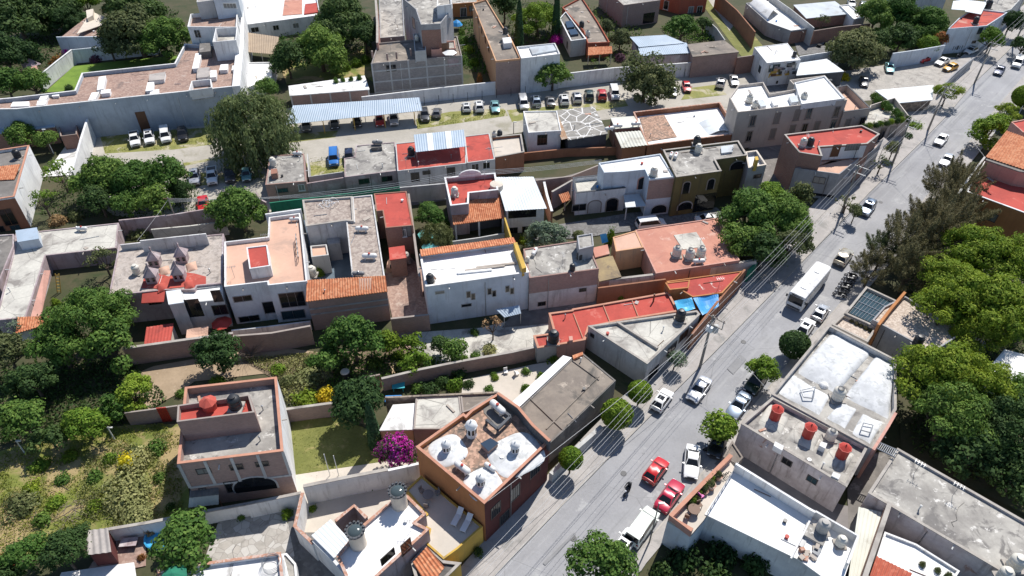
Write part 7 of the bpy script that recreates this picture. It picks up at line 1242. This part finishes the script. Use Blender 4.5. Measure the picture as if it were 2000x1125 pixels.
# ---------------------------------------------------------------- vehicles
LG = 'cars parked in the back lot'; SG = 'cars along the street'
for a in [('white pickup first from the left by the grey lot wall', 263,271,.12,1,'pickup','white'), ('white wagon between pickup and white van', 291,268,.12,1,'suv','white'), ('tall white van beside the black car by lot wall', 323,264,.12,1,'van','white'), ('black car at the right end by the grey lot wall', 356,262,.12,1,'suv','black'),
 ('silver wagon parked at the left of lower lot row', 380,346,.0,1,'suv','silver'), ('white pickup beside the silver wagon in lower lot row', 414,343,.02,1,'pickup','white'), ('dark car in tree shade next to white pickup', 449,341,.02,1,'suv','darkgrey'), ('teal car deepest in the shade of weeping tree', 481,340,.02,1,'hatch','teal'),
 ('dark car under the metal carport', 653,238,.1,1,'sedan','darkgrey'), ('black car in the middle of the metal carport', 697,236,.1,1,'hatch','black'), ('dark car at the left end of metal carport', 598,244,.1,1,'suv','grey'), ('bright red car under the metal carport', 741,233,.1,1,'sedan','red'), ('pale pickup under the right end of carport', 769,230,.1,1,'pickup','silver'), ('dark grey car just outside the carport', 829,224,.15,1,'suv','darkgrey'), ('grey hatchback second outside the carport', 853,219,.12,-1,'hatch','grey'),
 ('white hatchback left of the pair by lot grass', 911,208,-.1,-1,'hatch','white'), ('white car right of the pair beside blue sedan', 936,207,-.12,-1,'suv','white'), ('teal blue sedan parked beside white pair', 967,207,.15,1,'sedan','teal'), ('silver van at the left of long lot row', 1022,201,.22,1,'van','silver'), ('blue roofed car next to the silver van', 1047,196,-.2,-1,'suv','lightblue'), ('grey car third in the long lot row', 1075,196,-.2,-1,'sedan','grey'), ('white car between grey and silver ones in long lot row', 1102,194,-.2,-1,'suv','white'), ('silver car left of the dark green one', 1127,190,-.2,-1,'suv','silver'), ('dark green car beside the red one', 1151,185,-.1,-1,'suv','darkgreen'), ('red boxy car in the long lot row', 1176,184,-.1,-1,'suv','red'), ('white van half under the loose olive tree', 1200,182,.25,1,'van','white'),
 ('grey car hidden under the loose olive tree', 1313,176,.25,1,'sedan','grey'), ('red car right of the loose olive tree', 1341,169,.3,1,'hatch','red'), ('silver car first of two at the lot end', 1408,161,.3,-1,'suv','silver'), ('silver sedan last at the lot end', 1434,156,.3,1,'sedan','silver'),
 ('cobalt blue van behind the walled garden', 652,308,0,1,'van','cobalt'), ('dark car beside the cobalt blue one', 682,306,0,1,'suv','navy'), ('red car in the shade under the weeping tree wall', 396,397,.1,1,'sedan','red')]: car(*a, LG)
for a in [('teal sedan parked in the taxi yard', 1738,131,.25,1,'sedan','teal'), ('white sedan angled beside the yellow car', 1841,119,-1,.55,'sedan','white'), ('yellow hatchback in the taxi yard', 1857,131,-1,.35,'hatch','yellow'), ('red pickup against the white taxi yard wall', 1809,113,-1,.3,'pickup','red'), ('white car at the right end of taxi yard wall', 1897,98,-1,.4,'hatch','white'), ('dark car in the shade of the large round tree', 1688,158,.1,1,'sedan','darkgrey'), ('white car parked at the top edge behind grey roof', 1663,6,.25,1,'suv','white'), ('dark car at top edge next to the white one', 1686,13,.3,1,'suv','darkgrey'), ('pale car half hidden in the garden shade', 148,30,1,.4,'sedan','silver')]: car(*a, 'cars parked in yards')
for a in [('navy sedan on the far street beside white truck', 1953,136,-.62,1,'sedan','navy'), ('white van coming down the far street', 1988,122,-.5,1,'van','white'), ('white sedan driving alone past the round tree', 1839,271,-.8,1,'sedan','white'), ('silver car parked under the pine at red terrace', 1850,311,-.8,1,'sedan','silver'), ('light blue grey car driving past the street trees', 1695,405,-.75,1,'suv','lightblue'), ('beige off-road car ahead of the bus', 1648,501,.75,-1,'suv','beige'), ('silver hatchback parked beside the bus', 1603,609,.65,-1,'hatch','silver'), ('white car with dark sunroof parked behind silver hatchback', 1574,638,.7,-1,'hatch','white'), ('silver sedan in mid street below the pole shadow', 1366,759,-.72,1,'sedan','silver'), ('white hatchback at the kerb beside clipped trees', 1293,780,.72,-1,'hatch','white'), ('grey-blue sedan parked in leaf shade by old house', 1444,790,-.75,1,'sedan','lightblue'), ('dark green car in the shade of the bright street tree', 1477,745,-.7,1,'suv','darkgreen'), ('large white sedan parked by the salmon terrace', 1352,900,-.08,1,'sedan','white'), ('red hatchback driving in the lower street', 1281,918,.75,-1,'hatch','red'), ('crimson sedan parked under the salmon terrace', 1308,967,.7,-1,'sedan','crimson'), ('white van parked behind the crimson sedan', 1254,1028,.7,-1,'van','whitegreen'), ('white car half under the dark street tree', 1219,1062,.7,-1,'hatch','white'), ('black car in shade below the sparse street tree', 1404,862,-.4,1,'sedan','black'), ('white van parked behind the salmon house wall', 1271,437,1,-.12,'van','white'), ('white car parked under the olive house arch', 1384,427,1,-.12,'sedan','white')]: car(*a, SG)
for k, (x, y) in enumerate(((1340,164),(1103,190))): pass
# bus
q = P(1579,560,1.5); e = P(1579-52,560+61,1.5)-q; BUS = thing('bus', 'white city bus driving down the middle of the street', 'bus', (q.x,q.y,.03), None, math.atan2(e.y,e.x))
def bp(name, mt, fn, sm=None): m = MB(); fn(m); o = m.build(name, W[mt] if mt in W else PAINT[mt], None, sm); o.parent = BUS; return o
def shell(m):
    L, w = 4.55, 1.22; prof = [(w*.97,.35), (w,.6), (w,2.5), (w*.93,2.86), (w*.75,2.96)]; vs = []; st = [(-L,.93), (-L+.12,1), (L-.15,1), (L,.93)]
    for x, s in st: vs += [(x, y*s, z) for y, z in prof]+[(x, -y*s, z) for y, z in prof[::-1]]
    n = 10; fs = [(i*n+k, i*n+(k+1)%n, (i+1)*n+(k+1)%n, (i+1)*n+k) for i in range(3) for k in range(n)]+[tuple(range(n)), tuple(range(4*n-1,3*n-1,-1))]; m.add(vs, fs)
bp('body', 'white', shell, 40); bp('windscreen', 'glass', lambda m: m.box((4.54,0), .06, 2.05, 1.25, 2.5)); bp('rear_window', 'glass', lambda m: m.box((-4.54,0), .06, 1.7, 1.5, 2.4))
bp('front_grille', 'bumper', lambda m: m.box((4.55,0), .06, 1.9, .42, .7)); bp('route_board', 'glass', lambda m: m.box((4.5,0), .1, 1.6, 2.55, 2.8))
for s in (-1,1):
    for k in range(6): bp('side_window', 'glass', lambda m: m.box((-3.7+k*1.35, s*1.215), 1.15, .03, 1.45, 2.35))
    bp('headlight', 'headlight', lambda m: m.box((4.55, s*.85), .08, .3, .75, .95)); bp('mirror', 'bumper', lambda m: m.box((4.5, s*1.4), .14, .24, 1.9, 2.35)); bp('tail_light', 'taillight', lambda m: m.box((-4.55, s*.95), .08, .2, .8, 1.2))
    for x in (2.9,-2.7):
        m = MB(); a = [(x+.46*math.cos(2*PI*k/18), .46+.46*math.sin(2*PI*k/18)) for k in range(18)]; m.add([(p, s*1.0, z) for p, z in a]+[(p, s*1.25, z) for p, z in a], [tuple(range(18)), tuple(range(35,17,-1))]+[(k,(k+1)%18,18+(k+1)%18,18+k) for k in range(18)]); o = m.build('wheel', W['rubber'], None); o.parent = BUS
for x in (-2.2, 2.4): bp('roof_hatch', 'whiteplastic', lambda m: m.box((x,0), .75, .75, 2.95, 3.06))
# carport
cp = thing('carport', 'long open carport with pale blue sheet roof on yellow posts', 'carport', P(690,240)); sheet(cp, 'sheet_roof', [(572,206), (819,190), (825,216), (558,243)], [3.6,3.6,2.9,2.9], 'corr', 'metal')
for x in (575,635,694,753,811): q = P(x, 266-(x-575)*.092); m = MB(); m.tube([(q.x,q.y,0), (q.x,q.y,2.85)], .09); m.build('post', W['yellow'], cp)
a, b = P(560,242,2.8), P(824,216,2.8); m = MB(); m.tube([a, b], .1, 6); m.build('beam', W['yellow'], cp)
for x in (590,650,710,770,815): q = P(x, 216-(x-590)*.06, 3.3); m = MB(); m.tube([(q.x,q.y,0), (q.x,q.y,3.4)], .07); m.build('rear_post', W['steel'], cp)
# motorcycles
MC = None
def moto(label, x, y, dx, dy, group, tankcol='black'):
    global MC
    q = P(x, y, .4); e = P(x+dx, y+dy, .4)-q; rz = math.atan2(e.y,e.x)
    if MC: return dup(MC, (q.x,q.y,.02), rz, label, group)
    MC = thing('motorcycle', label, 'motorcycle', (0,0,0), group)
    def part(n, mt, fn, par=MC): m = MB(); fn(m); o = m.build(n, W[mt] if mt in W else PAINT[mt], None, 40); o.parent = par; return o
    for wx in (.68,-.68):
        wo = part('wheel', 'rubber', lambda m: m.tube([(wx+.27*math.cos(a), 0, .31+.27*math.sin(a)) for a in np.linspace(0, 2*PI, 21)], .055, 6)); part('rim', 'rim', lambda m: m.obox((wx,0,.31), Vector((1,0,0)), Vector((0,1,0)), Z, .34, .04, .34), wo)
    part('fuel_tank', tankcol, lambda m: m.capsule((.18,0,.82), (1,0,-.1), .17, .58)); part('seat', 'rubber', lambda m: m.capsule((-.4,0,.8), (1,0,.05), .14, .75)); part('engine', 'bumper', lambda m: m.box((.05,0), .5, .34, .3, .68))
    part('fork', 'steel', lambda m: m.tube([(.68,0,.31), (.42,0,.98)], .04)); part('handlebar', 'blacksteel', lambda m: m.tube([(.3,-.38,1.02), (.42,-.12,1.0), (.42,.12,1.0), (.3,.38,1.02)], .025)); part('swingarm', 'blacksteel', lambda m: m.tube([(-.68,0,.31), (.1,0,.5)], .05)); part('headlight', 'headlight', lambda m: m.capsule((.6,0,.92), (1,0,0), .1, .22)); part('rear_fender', 'blacksteel', lambda m: m.tube([(-.5,0,.72), (-.85,0,.72), (-1.0,0,.55)], .06)); part('exhaust', 'steel', lambda m: m.tube([(.1,-.18,.35), (-.75,-.2,.4)], .05))
    MC.location = (q.x,q.y,.02); MC.rotation_euler = (0,0,rz); return MC
MG = 'motorcycles parked by the road'
for k in range(5): moto('dark motorcycle in the parked row beside pines', 1640+k*5.5, 575-k*9, -1, -.28, MG)
moto('dark motorcycle parked behind the white sedan', 1388,874, -1, .25, None); moto('motorcycle standing in the taxi yard shade', 1872,109, -1, .4, None)
rd = moto('motorcycle ridden down the lower street', 1226,957, -.62, 1, None)
# rider
bm_v = [(-.32,0,.88), (-.28,0,1.12), (-.2,0,1.36), (-.16,0,1.5), (-.1,0,1.62), (-.08,0,1.72), (-.2,.2,1.4), (.06,.3,1.2), (.3,.34,1.04), (-.2,-.2,1.4), (.06,-.3,1.2), (.3,-.34,1.04), (-.28,.13,.86), (.14,.24,.8), (.0,.22,.4), (.14,.22,.34), (-.28,-.13,.86), (.14,-.24,.8), (.0,-.22,.4), (.14,-.22,.34)]
bm_e = [(0,1),(1,2),(2,3),(3,4),(4,5),(2,6),(6,7),(7,8),(2,9),(9,10),(10,11),(0,12),(12,13),(13,14),(14,15),(0,16),(16,17),(17,18),(18,19)]
rad = [.15,.16,.17,.075,.1,.09,.085,.055,.04,.085,.055,.04,.11,.085,.06,.05,.11,.085,.06,.05]
me = bpy.data.meshes.new('person'); me.from_pydata(bm_v, bm_e, []); me.update(); pe = bpy.data.objects.new('person', me); C.objects.link(pe)
sm = pe.modifiers.new('skin', 'SKIN'); pe.modifiers.new('sub', 'SUBSURF').levels = 1
for i, r in enumerate(rad): me.skin_vertices[0].data[i].radius = (r, r)
me.skin_vertices[0].data[0].use_root = True; me.materials.append(W['cloth']); pe.location = rd.location; pe.rotation_euler = rd.rotation_euler; tag(pe, 'person in dark clothes and helmet riding the motorcycle', 'person')
m = MB(); m.lathe((-.08,0,1.52), [(.09,0), (.145,.07), (.15,.15), (.11,.26), (.03,.3)], 14); hm = m.build('helmet', W['blacktank'], None, 60); hm.parent = pe
# ---------------------------------------------------------------- poles and wires
PB = [(1367,717), (1643,416), (1742,322), (1812,255), (1903,163), (1978,92)]
pd = (P(1643,416)-P(1367,717)).normalized(); pn = Vector((pd.y,-pd.x,0)); HT_ = 9.4; PT = []
lbl = ['concrete power pole with transformer beside the wedge building', 'concrete power pole by the street grove', 'concrete power pole near the red-roofed corner house', 'concrete power pole below the stone shed', 'concrete power pole by the grey yard wall', 'concrete power pole at the far end of street']
for k, (x, y) in enumerate(PB):
    b = P(x, y); t = thing('power_pole', lbl[k], 'power pole', (b.x,b.y,.13), 'power poles along the left pavement'); m = MB(); m.tube([(b.x,b.y,0), (b.x,b.y,HT_)], .2, 10, .12); m.build('shaft', W['concretepole'], t, 40)
    for h, L in ((HT_-.3,2.3), (HT_-1.5,1.9)): m = MB(); m.obox((b.x+pn.x*.55,b.y+pn.y*.55,h), pn, pd, Z, L, .1, .12); m.build('crossarm', W['steel' if k else 'concretepole'], t)
    if k == 0:
        m = MB(); m.lathe((b.x+pn.x*.6+pd.x*.3,b.y+pn.y*.6+pd.y*.3,HT_-2.7), [(.36,0), (.38,.1), (.38,1.0), (.3,1.1)], 14); m.build('transformer', W['palegrey'], t, 40); m = MB(); m.obox((b.x+pn.x*1.5,b.y+pn.y*1.5,HT_-.9), pn, pd, Z, .1, .1, 1.3); m.build('brace', W['steel'], t); m = MB(); m.obox((b.x+pn.x*.1-pd.x*.4,b.y+pn.y*.1-pd.y*.4,HT_-2), pn, pd, Z, .8, .4, .8); m.build('switch_box', W['metalwhite'], t)
    for o in (-.4,.55,1.5): m = MB(); m.lathe((b.x+pn.x*o,b.y+pn.y*o,HT_-.22), [(.06,0), (.09,.08), (.05,.2)], 8); m.build('insulator', W['maroon'], t)
    PT.append(b)
b0 = PT[0]; p0 = P(962,1090,HT_-.4)-P(1403,614,HT_-.4); END = Vector((b0.x+p0.x*1.25, b0.y+p0.y*1.25, 0)); PTS = [END]+PT
t = thing('power_pole', 'concrete power pole just outside the lower edge', 'power pole', (END.x,END.y,.13), 'power poles along the left pavement'); m = MB(); m.tube([(END.x,END.y,0), (END.x,END.y,HT_)], .2, 10, .12); m.build('shaft', W['concretepole'], t, 40)
for k, (o, z) in enumerate(((-.4,HT_), (.55,HT_), (1.5,HT_), (-.3,HT_-1.35), (1.3,HT_-1.4), (.15,HT_-2.6))):
    pts = []
    for i in range(len(PTS)-1):
        a, b = PTS[i]+pn*o+Z*z, PTS[i+1]+pn*o+Z*z; L = (b-a).length
        for j in range(10): u = j/10; pts.append(a.lerp(b,u)-Z*(.012*L*4*u*(1-u)))
    pts.append(PTS[-1]+pn*o+Z*z); m = MB(); m.tube(pts, .014 if k < 5 else .018, 5); w_ = m.build('power_line', W['cable' if k < 5 else 'cabledark'], None, loc=pts[0]); tag(w_, 'thin sagging power line strung from pole to pole along the street' if k < 5 else 'thick dark cable strung low between the street poles', 'power line', 'power lines along the street' if k < 5 else 'low cables along the street')
def line(label, pts, r=.025, mt='cable', group=None):
    out = []
    for i in range(len(pts)-1):
        a, b = pts[i], pts[i+1]; L = (b-a).length
        for j in range(8): u = j/8; out.append(a.lerp(b,u)-Z*(.015*L*4*u*(1-u)))
    out.append(pts[-1]); m = MB(); m.tube(out, r, 5); o = m.build('service_line', W[mt], None, loc=out[0]); tag(o, label, 'cable', group)
b = P(348,441); t = thing('utility_pole', 'slim utility pole with wooden crossarm behind the shrub strip', 'utility pole', b); m = MB(); m.tube([b, b+Z*5.6], .12, 8, .09); m.build('shaft', W['concretepole'], t); m = MB(); m.obox(b+Z*5.3, Vector((1,0,0)), Vector((0,1,0)), Z, 1.6, .1, .1); m.build('crossarm', W['wood'], t)
for k in range(4): line('pale service line running above the green wall', [b+Z*(5.4-.25*k), P(690,380-k*4,5.5), P(905,343-k*3,6.5), P(1175,318-k*2,6.2)], .025, 'cable', 'service lines above the green wall')
line('guy wire from the slim utility pole to ground', [b+Z*5.2, P(268,470,2.4)])
for lb, a, b in (('service wire crossing from pole to orange house', (PT[0]+Z*8), P(946,984,hF4)), ('service wire crossing the street to the vaulted house', PT[0]+Z*7.8, P(1508,770,hH1)), ('service wire crossing the street to the tile roof', PT[3]+Z*8, P(1926,310,9.5)), ('service wire crossing the street to red terrace', PT[2]+Z*8, P(1890,372,7))): line(lb, [a, b], .022, 'cable')
for lb, x, y, h in (('slim steel street lamp pole at the lower right kerb', 1268,1060,7.5), ('white lamp post by the blue shed roof', 105,300,5), ('white stub lamp post at the top of field', 225,860,2.4), ('white stub lamp post at the left of field', 50,886,2.4), ('white lamp standing on the far right verge', 1990,222,4.5), ('steel lamp pole on the lane by cream patio', 1003,285,5)):
    b = P(x, y); t = thing('lamp_post', lb, 'lamp post', b); m = MB(); m.tube([b, b+Z*h], .09, 8, .06); m.build('shaft', W['frame' if 'white' in lb else 'concretepole'], t); m = MB(); m.obox(b+Z*h+Vector((.25,0,.05)), Vector((1,0,0)), Vector((0,1,0)), Z, .6, .2, .12); m.build('lamp_head', W['frame'], t)
# garden furniture
def wchair(lb, x, y, rz, g):
    q = P(x, y); t = thing('garden_chair', lb, 'chair', q, g, rz)
    for n_, b_ in (('seat', ((0,0), .5, .5, .4, .46)), ('backrest', ((-.25,0), .06, .5, .46, .95))): m = MB(); m.box(*b_); o = m.build(n_, W['whiteplastic'], None); o.parent = t
    for a in (-.2,.2):
        for s in (-.2,.2): m = MB(); m.box((a,s), .06, .06, 0, .4); o = m.build('leg', W['whiteplastic'], None); o.parent = t
wchair('white plastic chair facing the camera on beige paving', 988,730,-1.3,None); wchair('white plastic chair turned sideways on beige paving', 1009,733,.6,None)
t = thing('blue_table_set', 'turquoise table tilted on the brick garden floor', 'table', P(778,757)); q = P(778,752,.8); m = MB(); m.box((q.x,q.y), 1.6, 1.1, .74, .8, .1); m.build('table_top', W['turq'], t)
for a in (-.6,.6):
    for s in (-.4,.4): m = MB(); m.box((q.x+a,q.y+s), .08, .08, 0, .74); m.build('leg', W['turq'], t)
q = P(768,778,.5); t = thing('blue_box', 'dark blue low bench beside the turquoise table', 'bench', (q.x,q.y,0)); m = MB(); m.box((q.x,q.y), 2.0, 1.0, .4, .5, .05); m.build('seat', W['navy'] if 'navy' in W else W['bluecloth'], t)
for a in (-.8,.8): m = MB(); m.box((q.x+a,q.y), .1, .9, 0, .4); m.build('leg', W['bluecloth'], t)
q = P(674,728,1); t = thing('garden_bin', 'dark blue covered drum beside the round dark tree', 'drum', (q.x,q.y,0)); m = MB(); m.lathe((q.x,q.y,0), [(.55,0), (.6,.5), (.55,1.2)], 16); m.build('drum_body', W['blacktank'], t, 40); m = MB(); m.lathe((q.x,q.y,1.2), [(.6,0), (.5,.12), (.05,.2)], 16); m.build('cover', W['tankwhite'], t, 40)
random.seed(5)
for k in range(10): q = P(762+random.random()*22, 712+random.random()*14); a = random.random()*3; L = .8+random.random()*1.3; m = MB(); m.box((q.x,q.y), L, .12, .02+.06*k, .1+.06*k, a); o = m.build('timber_offcut', W['firewood'], None, loc=(q.x,q.y,0)); tag(o, 'sawn timber offcut in the heap below the fruit trees', 'timber', 'timber offcuts in the garden heap')
for x, y, h in ((645,930,4.2), (662,930,3.9)): b = P(x, y); m = MB(); m.tube([b, b+Z*h], .05, 6); o = m.build('clothesline_post', W['frame'], None, loc=b); tag(o, 'thin clothesline post standing on the dry lawn', 'post', 'clothesline posts on the dry lawn')
for x, y, r in ((590,700,0),(489,695,1)):
    q = P(x-100*(1-r), y); m = MB()
    for k in range(26): a = random.random()*6.28; L = .8+random.random()*1.6; m.tube([q, q+Vector((math.cos(a)*L*.5,math.sin(a)*L*.5,L*.7)), q+Vector((math.cos(a+.3)*L,math.sin(a+.3)*L,L))], .03, 4, .01)
    o = m.build('dry_bush', W['dry'], None, loc=q); tag(o, ['bare grey twiggy bush in front of dark glossy tree', 'bare grey twiggy bush right of the dark glossy tree'][r], 'bush')
q = P(148,1000)
m = MB()
for k in range(60): a = random.random()*6.28; c = q+Vector((random.gauss(0,1.6),random.gauss(0,1.0),.15)); L = .5+random.random()*1.2; m.tube([c, c+Vector((math.cos(a)*L,math.sin(a)*L,.3*random.random()))], .035, 4, .015)
o = m.build('brushwood_heap', W['dry'], None, loc=q); tag(o, 'grey heap of cut brushwood lying in the field', 'brushwood'); o['kind'] = 'stuff'
# ---------------------------------------------------------------- drain spouts and loose roof fittings
rr = random.Random(21); NP = 0
for B in BLD:
    pts = B['pts']; n = len(pts); A = abs(area2(pts))/2
    for i in range(n):
        a, b = Vector((*pts[i], 0)), Vector((*pts[(i+1) % n], 0)); u = b-a; L = u.length; u.normalize(); nn = Vector((u.y, -u.x, 0))
        if nn.dot(CAM-(a+b)/2) < 0 or L < 4.5 or B['H'] < 2.6 or B['ph'] < .08: continue
        for k in range(max(1, int(L/5.5))):
            p = a+u*(L*(k+.3+.4*rr.random())/max(1, int(L/5.5))); p.z = B['deck']-.02; m = MB(); m.tube([p-nn*.05, p+nn*.55-Z*.06], .07, 6); m.build('drain_spout', W[rr.choice(['frame', 'frame', 'steel', 'coping'])], B['root'])
        if L > 6 and rr.random() < .55:
            p = a+u*(L*(.12+.76*rr.random())); z1 = B['deck']-.2; m = MB(); m.tube([p+nn*.08+Z*.1, p+nn*.08+Z*z1], .045, 5); m.build('downpipe', W[rr.choice(['frame', 'steel', 'darkframe'])], B['root'])
    if A < 22 or B['mat'] in ('tile', 'metal', 'metalwhite', 'metalgrey', 'metalcream', 'beigefloor', 'bluefloor', 'gravel', 'turq', 'fibre') or B['H'] < 2.5: continue
    ip = inset(pts, .7); lo = np.min(np.array(ip), 0); hi = np.max(np.array(ip), 0)
    def pick():
        for _ in range(60):
            q = (lo[0]+(hi[0]-lo[0])*rr.random(), lo[1]+(hi[1]-lo[1])*rr.random())
            if inpoly(np.array([q]), ip)[0]: return Vector((q[0], q[1], B['deck']))
    for k in range(min(5, int(A/28)+1)):
        p = pick(); kind = rr.choice(['pipe', 'pipe', 'vent', 'antenna', 'board', 'cable', 'bucket'])
        if p is None: continue
        e = (Vector((*pts[1], 0))-Vector((*pts[0], 0))).normalized(); e = e if rr.random() < .6 else Vector((-e.y, e.x, 0)); m = MB(); z = B['deck']
        if kind == 'pipe': m.tube([p+Z*.06, p+e*(1.2+2*rr.random())+Z*.06, ], .045, 5); lb, nm, mt = 'thin pipe lying on a flat house roof', 'roof_pipe', rr.choice(['steel', 'frame', 'wood'])
        elif kind == 'vent': m.lathe((p.x, p.y, z-.02), [(.07,0), (.07,.7), (.13,.72), (.13,.8), (.03,.86)], 8); lb, nm, mt = 'little capped vent pipe sticking out of a flat house roof', 'roof_vent', rr.choice(['steel', 'frame'])
        elif kind == 'antenna':
            m.tube([p-Z*.05, p+Z*2.0], .025, 5); m.obox(p+Z*1.9, e, Vector((-e.y,e.x,0)), Z, 1.2, .03, .03)
            for t in (-.5,-.2,.1,.4): m.obox(p+Z*1.9+e*t, e, Vector((-e.y,e.x,0)), Z, .03, .6, .03)
            lb, nm, mt = 'thin television antenna mast on a flat house roof', 'antenna', 'steel'
        elif kind == 'board': m.box((p.x, p.y), .5+rr.random(), .25+.4*rr.random(), z+.01, z+.07+.15*rr.random(), rr.random()*3); lb, nm, mt = 'loose board or slab left lying on a flat house roof', 'roof_slab', rr.choice(['rubble', 'fibre', 'wood', 'brickcoping', 'coping'])
        elif kind == 'cable': m.tube([p+Vector((rr.uniform(-.3,.3)+e.x*j*.7, rr.uniform(-.3,.3)+e.y*j*.7, .03)) for j in range(6)], .022, 4); lb, nm, mt = 'dark hose snaking over a flat house roof', 'hose', 'cabledark'
        else: m.lathe((p.x, p.y, z-.01), [(.17,0), (.22,.36), (.19,.36)], 10); lb, nm, mt = 'small bucket standing on a flat house roof', 'bucket', rr.choice(['whiteplastic', 'bluecloth', 'blacktank', 'redpaint'])
        o = m.build(nm, W[mt], None, loc=p); tag(o, lb, {'roof_pipe': 'pipe', 'roof_vent': 'vent', 'antenna': 'antenna', 'roof_slab': 'slab', 'hose': 'hose', 'bucket': 'bucket'}[nm], nm.replace('_', ' ')+' pieces on the house roofs')
# every labelled object is a thing of its own
for o in list(C.objects):
    if o.parent is None and o.get('category') and not o.get('kind'): o['kind'] = 'thing'
for o in list(C.objects):
    if o.name.startswith('vine_thicket'): del o['category']; o['kind'] = 'stuff'
